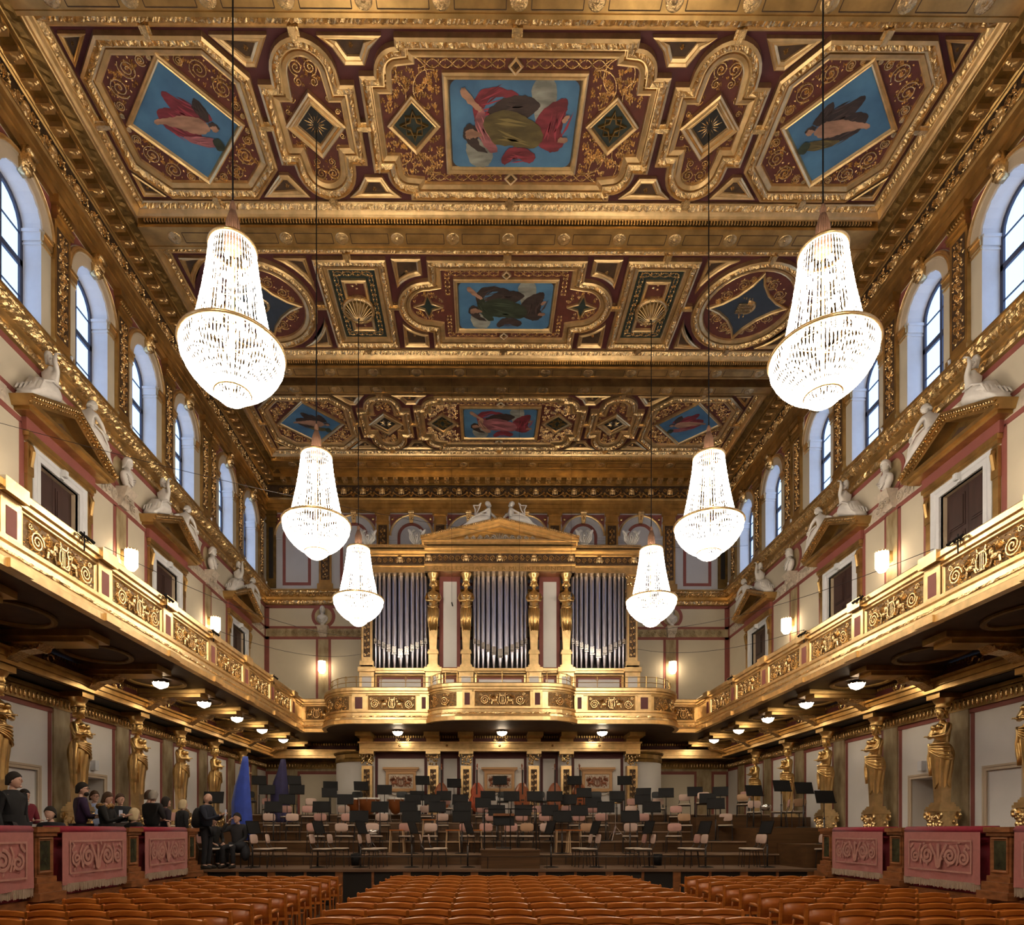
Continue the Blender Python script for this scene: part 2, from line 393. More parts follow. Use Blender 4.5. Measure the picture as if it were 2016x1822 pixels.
# figure lying horizontally (head at -x), unit box about 1.1 x 0.8
FIG_A = [('painted_cloud', P_CLOUD, [(.35,-.75),(.75,-.8),(.8,-.2),(.55,.1),(.4,-.3)]), ('painted_cloud', P_CLOUD, [(-.95,.35),(-.7,.25),(-.4,.5),(-.5,.78),(-.85,.75)]),
 ('painted_drapery', P_RED, [(-.75,-.05),(-.8,-.45),(-.5,-.68),(0,-.62),(.05,-.5),(-.4,-.52),(-.62,-.3)]),
 ('painted_drapery', P_RED, [(.45,-.1),(.7,-.4),(1.0,-.5),(1.05,-.3),(.95,0),(1.05,.35),(.8,.5),(.5,.3)]),
 ('painted_drapery', P_DARK, [(-.5,-.25),(-.2,-.5),(.2,-.55),(.5,-.4),(.35,-.2),(.0,-.05)]),
 ('painted_drapery', P_ROSE, [(-.75,-.2),(-.6,-.3),(-.45,.1),(-.3,.45),(-.45,.5),(-.7,.2)]),
 ('painted_drapery', P_OLIVE, [(-.6,-.1),(-.2,-.3),(.3,-.15),(.6,.1),(.5,.4),(0,.38),(-.4,.3)]),
 ('painted_drapery', P_RED, [(-.2,.6),(0,.4),(.35,.45),(.5,.6),(.35,.72),(.1,.6),(-.15,.75)]),
 ('painted_hair', P_DARK, [(-1.0,.1),(-.9,-.05),(-.72,.05),(-.7,.3),(-.5,.5),(-.75,.45),(-.98,.25)]),
 ('painted_skin', P_FLESH, [(-.97,.12),(-.85,.05),(-.7,.1),(-.62,.18),(-.8,.22),(-.92,.24)]),
 ('painted_skin', P_FLESH, [(-1.05,-.62),(-.97,-.68),(-.72,-.42),(-.62,-.3),(-.72,-.28),(-.98,-.5)]),
 ('painted_skin', P_FLESH, [(1.0,-.18),(1.1,-.22),(1.08,-.1),(.98,-.08)]), ('painted_skin', P_FLESH, [(.95,.2),(1.12,.2),(1.12,.28),(.95,.3)])]
def recol(layers, d): return [(n, d.get(m, m), p) for n, m, p in layers]
FIG_B = recol(FIG_A, {P_OLIVE: P_GREEN, P_RED: P_DARK, P_ROSE: P_GREEN}); FIG_C = recol(FIG_A, {P_OLIVE: P_ROSE, P_ROSE: P_FLESH})
FIG_D = [('painted_drapery', P_RED, [(-.3,-.6),(-.2,-.75),(.2,-.5),(.6,-.35),(.75,-.1),(.4,-.05),(-.1,-.2)]), ('painted_drapery', P_RED, [(-.6,-.3),(-.2,-.35),(.2,.0),(.3,.35),(-.1,.35),(-.55,.1)]),
 ('painted_drapery', P_DARK, [(.35,-.35),(.5,-.6),(.7,-.3),(.6,-.05)]), ('painted_skin', P_FLESH, [(-.75,-.1),(-.4,-.15),(.0,-.2),(.4,-.15),(.6,.1),(.3,.25),(-.1,.15),(-.5,.02),(-.78,0)]),
 ('painted_hair', P_DARK, [(.6,.0),(.75,-.05),(.85,.1),(.7,.18)]), ('painted_skin', P_FLESH, [(.62,.05),(.78,.05),(.8,.16),(.66,.17)]), ('painted_drapery', P_ROSE, [(-.2,.3),(.3,.3),(.6,.35),(.55,.55),(.1,.5)]),
 ('painted_foliage', P_GREEN, [(.55,.4),(.75,.35),(.8,.6),(.6,.65)])]
FIG_E = recol(FIG_D, {P_RED: P_DARK, P_ROSE: P_OLIVE})
def vine(mb, x0, y0, x1, y1, amp=.07, per=.5):
    L = sqrt((x1-x0)**2+(y1-y0)**2); n = int(L/.05); dx, dy = (x1-x0)/L, (y1-y0)/L
    for ph in (0, pi):
        pts = []
        for k in range(n+1):
            t = L*k/n; o = amp*sin(2*pi*t/per+ph); pts.append((x0+dx*t-dy*o, y0+dy*t+dx*o))
        mb.ribbon(pts, .012, .02)
    k = 0
    while k*per/4 < L:
        t = k*per/4; a = atan2(dy, dx)
        for sg in (-1, 1): leaf(mb, x0+dx*t-dy*amp*.3*sg, y0+dy*t+dx*amp*.3*sg, a+sg*1.1, .06, .022, .035)
        k += 1
def trefoil(mb, x, y, r=.03):
    for k in range(3): leaf(mb, x, y, k*2*pi/3+x*7, r*1.8, r*.8, .045)
ROS = []
def bay(yc, kind, figs, hang):
    h = 1.5
    # border leaf moulding round the bay
    y0, y1 = yc-h-.08, yc+h+.1
    b = MB(ceil_map); R = rect(0, (y0+y1)/2, 8.44, (y1-y0)/2)
    sweep(b, R, [(0,0),(0,.05),(-.03,.06),(-.05,.035)], True); sweep(b, R, [(-.19,.035),(-.21,.05),(-.25,.10),(-.29,.13),(-.33,.13),(-.33,.0)], True)
    bo = b.build('bay_border', GOLDB, CEIL)
    l = MB(ceil_map); sweep(l, R, [(-.05,.035),(-.08,.07),(-.12,.11),(-.16,.07),(-.19,.035)], True, jit={1:.016,2:.024,3:.016}, jstep=.036); l.build('leaf_moulding', GOLDC, bo)
    d = MB(ceil_map)
    for yy, sg in ((y0-.36, -1), (y1+.33, 1)):
        x = -8.6
        while x < 8.6: d.box(x, x+.035, yy, yy+.05, .10, .19); x += .07
    d.build('dentil_row', GOLDB, bo)
    def X(pts, s): return [(s*x, y+yc) for x, y in pts]
    # connectors
    cn = MB(ceil_map)
    for cx in (0, -4.05, 4.05, -6.72, 6.72):
        for sg in (-1, 1): cn.box(cx-.1, cx+.1, yc+sg*1.55-.09, yc+sg*1.55+.09, 0, .10); cn.box(cx-.05, cx+.05, yc+sg*1.55-.12, yc+sg*1.55+.12, .1, .14)
    for cx in (-5.05, 5.05, -3.06, 3.06, -8.4, 8.4): cn.box(cx-.12, cx+.12, yc-.09, yc+.09, 0, .10); cn.box(cx-.14, cx+.14, yc-.04, yc+.04, .1, .14)
    cn.build('coffer_link', GOLDC, CEIL)
    if kind == 'A':
        q = [(2.25,1.5),(2.25,1.36)]+arc(2.25, .9, .46, pi/2, 0, 8)[0:]+[(3.0,.9)]
        ring = [(x, y) for x, y in q]+[(x, -y) for x, y in q[::-1]]+[(-x, -y) for x, y in q]+[(-x, y) for x, y in q[::-1]]
        fr = coffer([(x, y+yc) for x, y in ring], None, MAROON)
        # painting
        pf = picture_frame(rect(0, yc, 1.41, .94), fr, wid=.13, name='painting_frame', fieldmat=BRONZE)
        painting(pf, 0, yc, 1.27, .81, 0, figs[0], lambda x, y: (x*1.02, y*1.0))
        for sx in (-1, 1):
            dm = picture_frame(diamond(sx*2.04, yc, .55), fr, fieldmat=GREENF, wid=.10)
            g = MB(cmap2); g.ribbon([(sx*2.04+.28, yc), (sx*2.04+.07, yc+.07), (sx*2.04, yc+.28), (sx*2.04-.07, yc+.07), (sx*2.04-.28, yc), (sx*2.04-.07, yc-.07), (sx*2.04, yc-.28), (sx*2.04+.07, yc-.07)], .03, .06, True)
            g.ribbon(rect(sx*2.04, yc, .16, .16), .02, .06, True); g.build('inlay_star', GOLDD, dm)
        sc = MB(cmap2)
        for sx in (-1, 1):
            for sy in (-1, 1):
                vine(sc, sx*.2, yc+sy*1.05, sx*1.85, yc+sy*1.05)
                sc.ribbon([(sx*x, yc+sy*y) for x, y in arc(2.0, .86, .30, -pi*.2, pi*1.5, 18)], .014, .022)
                sc.ribbon([(sx*x, yc+sy*y) for x, y in arc(1.65, .62, .34, -pi*.45, pi*.6, 12)], .014, .022); sc.ribbon([(sx*x, yc+sy*y) for x, y in arc(2.42, .52, .28, 0, pi*1.2, 12)], .014, .022)
                for _ in range(110):
                    x, y = random.uniform(1.5, 2.62), random.uniform(.12, .98)
                    if abs(x-2.04)+abs(y) > .64: trefoil(sc, sx*x, yc+sy*y, .036)
                picture_frame(diamond(0, yc+sy*1.04, .15), fr, wid=.05, fieldmat=BRONZE) if sx > 0 else None
        sc.build('scrollwork', GOLDC, fr)
        for s in (-1, 1):
            cx = 4.05
            tre = [(.93,-.75),(.93,.75),(.66,.75)]+arc(0, .85, .65, 0, pi, 14)+[(-.66,.75),(-.93,.75),(-.93,-.75),(-.66,-.75)]+arc(0, -.85, .65, pi, 2*pi, 14)+[(.66,-.75)]
            f2 = coffer([(s*(cx+x), yc+y) for x, y in tre], None, MAROON)
            d1 = picture_frame(diamond(s*cx, yc, .62), f2, wid=.11, name='diamond_frame', fieldmat=BLACK, top=.13)
            d2 = picture_frame(diamond(s*cx, yc, .48), d1, wid=.09, name='inner_frame', fieldmat=BLACK, top=.10)
            st = MB(ceil_map)
            for k in range(16):
                a = k*pi/8; leaf(st, s*cx+.04*cos(a), yc+.04*sin(a), a, .22 if k % 2 else .16, .012, .02)
            for v in range(len(st.v)): x, y, z = st.v[v]; st.v[v] = (x, y, z-.05)
            st.build('sunburst', GOLDC, d1)
            v = MB(cmap2)
            for sy in (-1, 1):
                for sx in (-1, 1):
                    volute(v, s*cx+sx*.13, yc+sy*.98, .14, -sy*pi/2, sx*sy, 2, .012, .025, 4)
                    volute(v, s*cx+sx*.15, yc+sy*.74, .085, sy*pi/2, -sx*sy, 1.6, .01, .02, 3)
                    volute(v, s*cx+sx*.38, yc+sy*.45, .085, 0, sx*sy, 1.6, .01, .02, 3); volute(v, s*cx+sx*.50, yc+sy*.22, .06, 0, sx*sy, 1.5, .01, .02, 3)
            for _ in range(110):
                x, y = random.uniform(-.55,.55), random.uniform(-1.15,1.15)
                if abs(x)+abs(y) > .72 and (abs(y) < .42 or abs(x) < .3): trefoil(v, s*cx+x, yc+y, .024)
            v.build('scrollwork', GOLDC, f2)
            cx = 6.72
            octg = [(.98,1.5),(-.98,1.5),(-1.62,.85),(-1.62,-.85),(-.98,-1.5),(.98,-1.5),(1.62,-.85),(1.62,.85)]
            f3 = coffer([(s*cx+x, yc+y) for x, y in octg], None, MAROON)
            pf = picture_frame(diamond(s*cx, yc, 1.22), f3, wid=.11, name='painting_frame')
            fg = figs[1] if s < 0 else figs[2]
            painting(pf, s*cx, yc, .79, .79, pi/4, fg, (lambda x, y: (x*.78, y*.78)) if s < 0 else (lambda x, y: (-x*.78, y*.78)))
            v = MB(cmap2)
            for qx in (-1, 1):
                for qy in (-1, 1):
                    for (x, y, r, t) in ((1.0,.62,.19,1),(.68,.93,.18,-1),(1.16,.31,.10,-1),(.36,1.07,.10,1),(1.22,.13,.05,1),(.17,1.12,.05,1)): volute(v, s*cx+qx*x, yc+qy*y, r, pi/4*qx*qy+ (0 if t > 0 else pi), t*qx*qy, 2.2, .012, .025, 5)
                    for _ in range(60):
                        x, y = random.uniform(.1,1.25), random.uniform(.1,1.12)
                        if x+y > 1.32 and x+y < 2.02: trefoil(v, s*cx+qx*x, yc+qy*y, .026)
            v.build('scrollwork', GOLDC, f3)
            for sy in (-1, 1):
                small_coffer(X([(2.48,sy*1.49),(3.66,sy*1.49),(3.42,sy*1.30),(3.24,sy*1.03),(2.86,sy*1.03),(2.72,sy*1.28)], s), CEIL)
                small_coffer(X([(4.56,sy*1.49),(5.62,sy*1.49),(5.12,sy*.99),(4.92,sy*.99),(4.74,sy*1.24)], s), CEIL)
                small_coffer(X([(8.36,sy*1.49),(7.84,sy*1.49),(8.36,sy*.96)], s), CEIL, k=.6)
    else:
        q = [(2.05,1.48),(2.05,.86)]+arc(2.1, 0, .85, pi/2, 0, 9)
        ring = q+[(x, -y) for x, y in q[::-1]]+[(-x, -y) for x, y in q]+[(-x, y) for x, y in q[::-1]]
        ring = [p for i, p in enumerate(ring) if i == 0 or (abs(p[0]-ring[i-1][0])+abs(p[1]-ring[i-1][1])) > 1e-4]
        fr = coffer([(x, y+yc) for x, y in ring], None, MAROON)
        pf = picture_frame(rect(0, yc, 1.40, .90), fr, wid=.12, name='painting_frame', fieldmat=BRONZE)
        painting(pf, 0, yc, 1.27, .78, 0, figs[0], lambda x, y: (x*1.0, y*.95))
        sc = MB(cmap2)
        for sx in (-1, 1):
            st = picture_frame([(sx*2.12+.42, yc), (sx*2.12+.12, yc+.12), (sx*2.12, yc+.42), (sx*2.12-.12, yc+.12), (sx*2.12-.42, yc), (sx*2.12-.12, yc-.12), (sx*2.12, yc-.42), (sx*2.12+.12, yc-.12)], fr, wid=.045, fieldmat=GREENF, name='star_frame')
            for sy in (-1, 1):
                vine(sc, sx*.2, yc+sy*1.02, sx*1.6, yc+sy*1.02); vine(sc, sx*1.56, yc+sy*.35, sx*1.56, yc+sy*.98)
                picture_frame(diamond(0, yc+sy*1.02, .13), fr, wid=.045, fieldmat=BRONZE) if sx > 0 else None
                for _ in range(16):
                    a = random.uniform(.1, pi*.9); r = random.uniform(.3, .47); trefoil(sc, sx*(2.12+r*cos(a)*.95), yc+sy*r*sin(a))
        sc.build('scrollwork', GOLDC, fr)
        for s in (-1, 1):
            f2 = coffer(rect(s*4.02, yc, .93, 1.48), None, GREENF)
            pf = picture_frame(rect(s*4.02, yc, .33, .85), f2, wid=.10, fieldmat=MAROON)
            v = MB(cmap2)
            for sx in (-1, 1): vine(v, s*4.02+sx*.46, yc-.95, s*4.02+sx*.46, yc+.95, .06, .6)
            for sy in (-1, 1): vine(v, s*4.02-.5, yc+sy*1.0, s*4.02+.5, yc+sy*1.0, .06, .5); trefoil(v, s*4.02, yc+sy*.62, .09)
            v.build('scrollwork', GOLDC, f2)
            # hanging rosette dome the chandelier cable comes out of
            r = MB(); c = (s*4.05, yc+.05, 0)
            r.lathe([(.42,ZC-.02),(.44,ZC-.16),(.40,ZC-.20),(.36,ZC-.17)], 28, c); ro = r.build('rosette_ring', GOLDC, f2, True)
            dm = MB(); dm.lathe([(.36,ZC-.17),(.35,ZC-.12),(.27,ZC-.22),(.15,ZC-.33),(.03,ZC-.36)], 28, c); dm.build('rosette_dome', GOLDD, ro, True)
            rb = MB()
            for k in range(20):
                a = 2*pi*k/20; rb.tube([(c[0]+q_*cos(a), c[1]+q_*sin(a), z) for q_, z in ((.36,ZC-.16),(.27,ZC-.235),(.15,ZC-.345),(.03,ZC-.37))], .010, 4)
            rb.build('rosette_rib', GOLDB, ro)
            f3 = coffer(arc(s*6.72, yc, 1.5, 0, 2*pi*35/36, 35), None, MAROON)
            star = []
            for k in range(4):
                a = k*pi/2; P0 = (1.14*cos(a), 1.14*sin(a)); a2 = a+pi/2; P1 = (1.14*cos(a2), 1.14*sin(a2)); mx, my = .36*(cos(a)+cos(a2))*.83, .36*(sin(a)+sin(a2))*.83
                for t in (0, .25, .5, .75): star.append((s*6.72+(1-t)**2*P0[0]+2*t*(1-t)*mx+t*t*P1[0], yc+(1-t)**2*P0[1]+2*t*(1-t)*my+t*t*P1[1]))
            sf = picture_frame(star, f3, wid=.07, fieldmat=NAVY, name='star_frame')
            em = MB(cmap2); em.ribbon([(s*6.72+x*.9, yc+y*.9) for x, y in arc(0, 0, .2, -.6*pi, .6*pi, 12)], .06, .05)
            for k in range(-3, 4): em.box(s*6.72-.3+.0*k, s*6.72+.1, yc+k*.05-.012, yc+k*.05+.012, .04, .07)
            for k in range(10): leaf(em, s*6.72-.1+random.uniform(-.2,.2), yc+random.choice((-1,1))*random.uniform(.2,.3), random.uniform(0,6), .1, .03, .07)
            em.build('emblem', GOLDC, sf)
            v = MB(cmap2)
            for k in range(4):
                a = pi/4+k*pi/2
                for da, r in ((-.27,.17),(.27,.17),(-.56,.08),(.56,.08)): volute(v, s*6.72+.80*cos(a+da)*(1.0 if abs(da) < .4 else 1.12), yc+.80*sin(a+da)*(1.0 if abs(da) < .4 else 1.12), r, a, 1 if da > 0 else -1, 2.2, .012, .025, 4)
            v.build('scrollwork', GOLDC, f3)
            for sy in (-1, 1):
                A0, A1 = math.atan2(.62, .83), math.atan2(1.0, .1)
                small_coffer(X([(2.2,sy*1.48),(2.95,sy*1.48)]+[(x, sy*y) for x, y in arc(2.1, 0, 1.0, A0, A1, 5)], s), CEIL, k=.9)
                def cor(x0, sg):
                    a0 = math.acos(min(1, abs(x0-6.72)/1.68)); a1 = math.asin(1.48/1.68)
                    return [(x0, sy*1.48)]+[(6.72+sg*x, sy*y) for x, y in arc(0, 0, 1.68, a0, a1, 5)]
                small_coffer(X(cor(5.1, -1), s), CEIL, k=.9); small_coffer(X(cor(8.32, 1), s), CEIL, k=.9)
bay(13.1, 'A', (FIG_A, FIG_D, FIG_E), True)
bay(17.62, 'B', (FIG_B,), True)
bay(22.7, 'A', (FIG_C, FIG_E, FIG_D), False)
bay(8.55, 'B', (FIG_B,), True)
# ---- cross beams with roundels
def beam(y0, y1, zb=15.93, n=None):
    b = MB(); b.box(-8.78, 8.78, y0, y1, zb, ZC)
    b.box(-8.78, 8.78, y0-.02, y0+.05, zb-.015, zb+.05); b.box(-8.78, 8.78, y1-.05, y1+.02, zb-.015, zb+.05)
    o = S(b.build('trim_beam', GOLD)); yc = (y0+y1)/2
    ln = MB(); r = MB()
    for k in range(-6, 7):
        x = k*1.34
        r.lathe([(.16,zb),(.15,zb-.016),(.125,zb-.004),(.10,zb-.022),(.065,zb-.004),(.035,zb-.024),(.0,zb-.028)], 18, (x, yc, 0))
        for sy in (-.13, .13):
            if k < 6: ln.box(x+.22, x+1.12, yc+sy-.008, yc+sy+.008, zb-.004, zb)
        if k < 6:
            for xx in (x+.22, x+1.12): ln.box(xx-.008, xx+.008, yc-.13, yc+.13, zb-.004, zb)
    r.build('roundel', GOLDC, o, True); ln.build('incised_line', BRONZE, o)
beam(10.72, 11.18); beam(15.12, 15.66); beam(19.68, 20.08); beam(20.48, 20.84); beam(24.66, 25.15); beam(6.1, 6.6)
b = MB(); b.box(-8.78, 8.78, 25.15, 26.3, 16.1, 16.19); b.build('trim_ceiling_edge', GOLD, CEIL)
# ================================================================ ENTABLATURE round the hall
UP = [(-W, Y0), (-W, YB), (W, YB), (W, Y0)]
def usweep(prof, mt, name, parent=None, jit=None, path=UP, jstep=.06, smooth=False):
    m = MB(); sweep(m, path, [(-p, z) for p, z in prof], False, jit, jstep); return m.build(name, mt, parent, smooth)
ENT = S(usweep([(.0,14.72),(.10,14.72),(.10,14.88),(.13,14.89),(.13,15.04),(.16,15.05),(.17,15.2),(.20,15.24),(.20,15.28),(.06,15.3)], GOLD, 'trim_entablature'))
usweep([(.06,15.3),(.05,15.3),(.05,15.82),(.10,15.82)], BRONZE, 'frieze_ground', ENT)
usweep([(.10,15.82),(.13,15.84),(.13,15.88),(.16,15.9),(.16,16.0)], GOLD, 'bed_moulding', ENT)
usweep([(.16,16.0),(.42,16.0)], GOLDD, 'corona_soffit', ENT)  # darker gilt paints in the shadow gaps between the modillions
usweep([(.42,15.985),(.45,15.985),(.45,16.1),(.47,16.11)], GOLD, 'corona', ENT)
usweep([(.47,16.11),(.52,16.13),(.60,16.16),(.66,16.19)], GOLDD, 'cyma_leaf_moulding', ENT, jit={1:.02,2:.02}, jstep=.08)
usweep([(.66,16.17),(.70,16.15),(.74,16.17),(.80,16.17),(.84,16.14)], GOLDB, 'upper_fillet', ENT)
# frieze carving: masks + garlands
def mask_mb(s=1.0):
    m = MB(); m.sph((0,0,0), .085*s, .05*s, .115*s, 10, 8); m.sph((0,-.045*s,-.01*s), .018*s, .02*s, .03*s, 6, 4); m.sph((0,-.02*s,.07*s), .105*s, .05*s, .07*s, 8, 5)
    for sx in (-1, 1): m.sph((sx*.09*s,0,-.02*s), .03*s, .03*s, .10*s, 6, 5); m.sph((sx*.035*s,-.045*s,.02*s), .014*s, .01*s, .008*s, 5, 3)
    m.sph((0,0,.14*s), .05*s, .03*s, .03*s, 6, 4); return m
def garland_mb():
    m = MB(lambda u, v, w: (u, -w, v))
    for sg in (-1, 1):
        volute(m, sg*.20, .10, .09, 0, sg, 1.6, .012, .035, 3); volute(m, sg*.33, -.02, .05, pi, -sg, 1.4, .010, .03, 2)
    pts = [(x, -.17+.20*(x/.39)**2) for x in [(-.34+.068*k) for k in range(11)]]
    m.ribbon(pts, .030, .05)
    for k in range(12): x = random.uniform(-.33,.33); leaf(m, x, -.17+.20*(x/.39)**2, random.uniform(0,6.3), .07, .022, .06)
    for k in range(46): leaf(m, random.uniform(-.38,.38), random.uniform(-.2,.2), random.uniform(0,6.3), random.uniform(.05,.10), .02, random.uniform(.02,.05))
    for k in range(5): leaf(m, .39, -.2, pi/2+(k-2)*.32, .20, .025, .04)
    return m
MASK = mask_mb().mesh('frieze_mask', GOLDB, True); GARL = garland_mb().mesh('garland', GOLDC)
def along_mask(x, y, rz, z=15.58):
    a = bpy.data.objects.new('frieze_mask', MASK); COL.objects.link(a); a.location = (x, y, z); a.rotation_euler = (0,0,rz); a.parent = ENT
    g = bpy.data.objects.new('garland', GARL); COL.objects.link(g); g.location = (x, y, z-.03); g.rotation_euler = (0,0,rz); g.parent = ENT
for k in range(-11, 12): along_mask(k*.79, YB-.08, 0)
for s in (-1, 1):
    y = 25.8
    while y > 9.5: along_mask(s*(W-.08), y, -s*pi/2+ (pi if False else 0), 15.58); y -= .79
md = MB(); md.box(-.10, .10, -.27, 0, -.11, 0); md.tube([(0,-.22,-.10),(0,-.27,-.07),(0,-.25,-.03)], .035, 6); md.box(-.07, .07, -.10, 0, -.13, -.10); md.sph((0,-.12,-.11), .05, .08, .03, 6, 4)
MOD = md.mesh('modillion', GOLDB); cf = MB(); cf.lathe([(.02,-.03),(.06,-.02),(.07,0)], 8, (0,-.13,0)); COF = cf.mesh('soffit_rosette', GOLDC)
def mod(x, y, rz):
    o = bpy.data.objects.new('modillion', MOD); COL.objects.link(o); o.location = (x, y, 16.0); o.rotation_euler = (0,0,rz); o.parent = ENT
for k in range(-21, 22): mod(k*.415, YB-.16, 0)
for s in (-1, 1):
    y = 25.9; k = 0
    while y > 9.3:
        mod(s*(W-.16), y, -s*pi/2); y -= .415
# string cornice below the windows
STR = S(usweep([(0,10.92),(.05,10.95),(.05,11.12),(.08,11.14),(.10,11.24),(.16,11.27),(.16,11.33),(.30,11.35),(.30,11.42),(.34,11.44),(.34,11.47),(.0,11.5)], GOLD, 'trim_string_cornice'))
usweep([(.055,10.96),(.085,11.0),(.085,11.08),(.055,11.115)], GOLDC, 'tongue_moulding', STR, jit={1:.025,2:.025}, jstep=.05)
usweep([(.30,11.345),(.325,11.36),(.325,11.40),(.30,11.42)], GOLDC, 'egg_moulding', STR, jit={1:.018,2:.018}, jstep=.05)
usweep([(.10,11.24),(.17,11.27),(.23,11.30),(.28,11.345)], GOLDC, 'egg_moulding', STR, jit={1:.03,2:.03}, jstep=.05)
usweep([(.0,11.48),(.06,11.5),(.06,11.6),(.0,11.62)], TAN, 'sill_band', STR)
# ================================================================ WALLS
ZF = -0.27; ZS = 0.72; ZBAL = 5.3
R_W = .60; ZSPR = 13.75; ZSILL = 11.62
def arch_strip(m, y0, y1, zb, zt, yc, r, zs, x, n=10, sillz=None):
    """wall strip y0..y1, zb..zt in plane x with an arched hole"""
    def q(a, b, c, d): m.f.append(tuple(m.P(*p) for p in (a, b, c, d)))
    q((x,y0,zb),(x,yc-r,zb),(x,yc-r,zt),(x,y0,zt)); q((x,yc+r,zb),(x,y1,zb),(x,y1,zt),(x,yc+r,zt))
    if sillz is not None and sillz > zb: q((x,yc-r,zb),(x,yc+r,zb),(x,yc+r,sillz),(x,yc-r,sillz))
    A = [(yc+r*cos(pi*k/n), zs+r*sin(pi*k/n)) for k in range(n+1)]
    for a, b in zip(A, A[1:]): q((x,a[0],a[1]),(x,a[0],zt),(x,b[0],zt),(x,b[0],b[1]))
DOORS_UP = [13.47-2*4.56, 13.47-4.56, 13.47, 13.47+4.56, 23.37]
SCON = [15.75-4.56*2, 15.75-4.56, 15.75, 20.71]
LDOOR = [12.36, 14.61]
def side(s):
    nm = 'left' if s < 0 else 'right'
    X = s*W
    m = MB(lambda x, y, z: (x, y, z))
    edges = [Y0]+[(a+b)/2 for a, b in zip(WIN, WIN[1:])]+[YB]
    for k, yc in enumerate(WIN): arch_strip(m, edges[k], edges[k+1], ZSILL, 14.8, yc, R_W, ZSPR, X)
    def q(y0, y1, z0, z1, x=X): m.f.append(tuple(m.P(*p) for p in ((x,y0,z0),(x,y1,z0),(x,y1,z1),(x,y0,z1))))
    q(Y0, YB, 14.8, 16.3); q(Y0, YB, 9.04, ZSILL)
    ys = Y0
    for yd in DOORS_UP: q(ys, yd-.62, 5.0, 9.04); ys = yd+.62
    q(ys, YB, 5.0, 9.04)
    ys = Y0
    for yd in LDOOR: q(ys, yd-.42, ZF, 5.0); q(yd-.42, yd+.42, 2.85, 5.0); q(yd-.42, yd+.42, ZF, ZS); ys = yd+.42
    q(ys, YB, ZF, 5.0)
    wall = S(m.build('wall_'+nm, CREAM, flip=(s > 0)))
    # ---- windows
    XG = s*9.97
    for i, yc in enumerate(WIN):
        j = MB(); n = 12; A = [(yc+R_W, ZSILL)]+[(yc+R_W*cos(pi*k/n), ZSPR+R_W*sin(pi*k/n)) for k in range(n+1)]+[(yc-R_W, ZSILL)]
        j.loft([[(X,a,b) for a, b in A],[(XG+s*.02,a,b) for a, b in A]], True)
        jo = S(j.build('window_%d' % (i+1+(0 if s < 0 else len(WIN))), WHITEP, smooth=False))
        im = MB()
        for sg in (-1, 1):
            yy = yc+sg*R_W
            for (z0, z1, p) in ((13.48,13.52,.02),(13.56,13.72,.03),(13.72,13.78,.055)): im.box(min(X,XG), max(X,XG), min(yy,yy-sg*p), max(yy,yy-sg*p), z0, z1)
        im.build('jamb_impost', WHITEP, jo)
        fr = MB(lambda u, v, w: (XG-s*w, yc+u, v)); ol = [(R_W,ZSILL)]+[(R_W*cos(pi*k/n), ZSPR+R_W*sin(pi*k/n)) for k in range(n+1)]+[(-R_W,ZSILL)]
        sweep(fr, ol, [(0,0),(0,.05),(.075,.05),(.075,0)], True); fo = fr.build('window_frame', WINF, jo)
        b = MB(lambda u, v, w: (XG-s*w, yc+u, v)); b.box(-.035,.035,ZSILL,ZSPR+R_W-.03,0,.045); b.box(-R_W,R_W,13.02,13.14,0,.05); b.build('mullion', WINF, fo)
        for z in (12.40, 13.68): gb = MB(lambda u, v, w: (XG-s*w, yc+u, v)); gb.box(-R_W+.01,R_W-.01,z-.012,z+.012,0.005,.03); gb.build('glazing_bar', WINF, fo)
        for (y0, y1) in ((-R_W, 0), (0, R_W)):
            for (z0, z1) in ((ZSILL,12.40),(12.40,13.08),(13.08,13.68),(13.68,14.40)):
                g = MB(); g.f.append(tuple(g.P(XG+s*.004, yc+a, c_) for a, c_ in ((y0,z0),(y1,z0),(y1,z1),(y0,z1)))); g.build('pane', GLASS, jo)
        # archivolt
        a = MB(lambda u, v, w: (X-s*w, yc+u, v)); ar = arc(0, ZSPR, R_W, 0, pi, 16)
        sweep(a, ar, [(0,0),(0,.03),(-.02,.04),(-.2,.04),(-.21,.06),(-.24,.06)], False); ao = a.build('archivolt', TAN, jo)
        a = MB(lambda u, v, w: (X-s*w, yc+u, v)); sweep(a, ar, [(-.24,.0),(-.24,.08),(-.265,.09),(-.28,.07),(-.30,.09),(-.33,.07),(-.33,0)], False); a.build('gilt_arch_rib', GOLDB, jo)
        k_ = MB(lambda u, v, w: (X-s*w, yc+u, v)); k_.loft([[(-.08,14.30,0),(.08,14.30,0),(.08,14.30,.16),(-.08,14.30,.16)],[(-.13,14.74,0),(.13,14.74,0),(.13,14.74,.26),(-.13,14.74,.26)]], True, True, True)
        k_.tube([(-.13,14.68,.24),(.13,14.68,.24)], .05, 8); k_.tube([(-.09,14.36,.18),(.09,14.36,.18)], .035, 8)
        for q_ in range(5): k_.sph((-.08+.04*q_,14.52,.22), .03,.09,.03,6,4)
        k_.build('keystone', GOLDC, jo, True)
        # impost mouldings on the wall face beside the arch
        im = MB(lambda u, v, w: (X-s*w, yc+u, v))
        for sg in (-1, 1):
            for (z0, z1, p) in ((13.5,13.53,.03),(13.58,13.70,.045),(13.70,13.77,.07)): im.box(min(sg*.6,sg*.88), max(sg*.6,sg*.88), z0, z1, 0, p)
        im.build('impost_moulding', GOLDB, jo)
        sp = MB(lambda u, v, w: (X-s*w, yc+u, v))
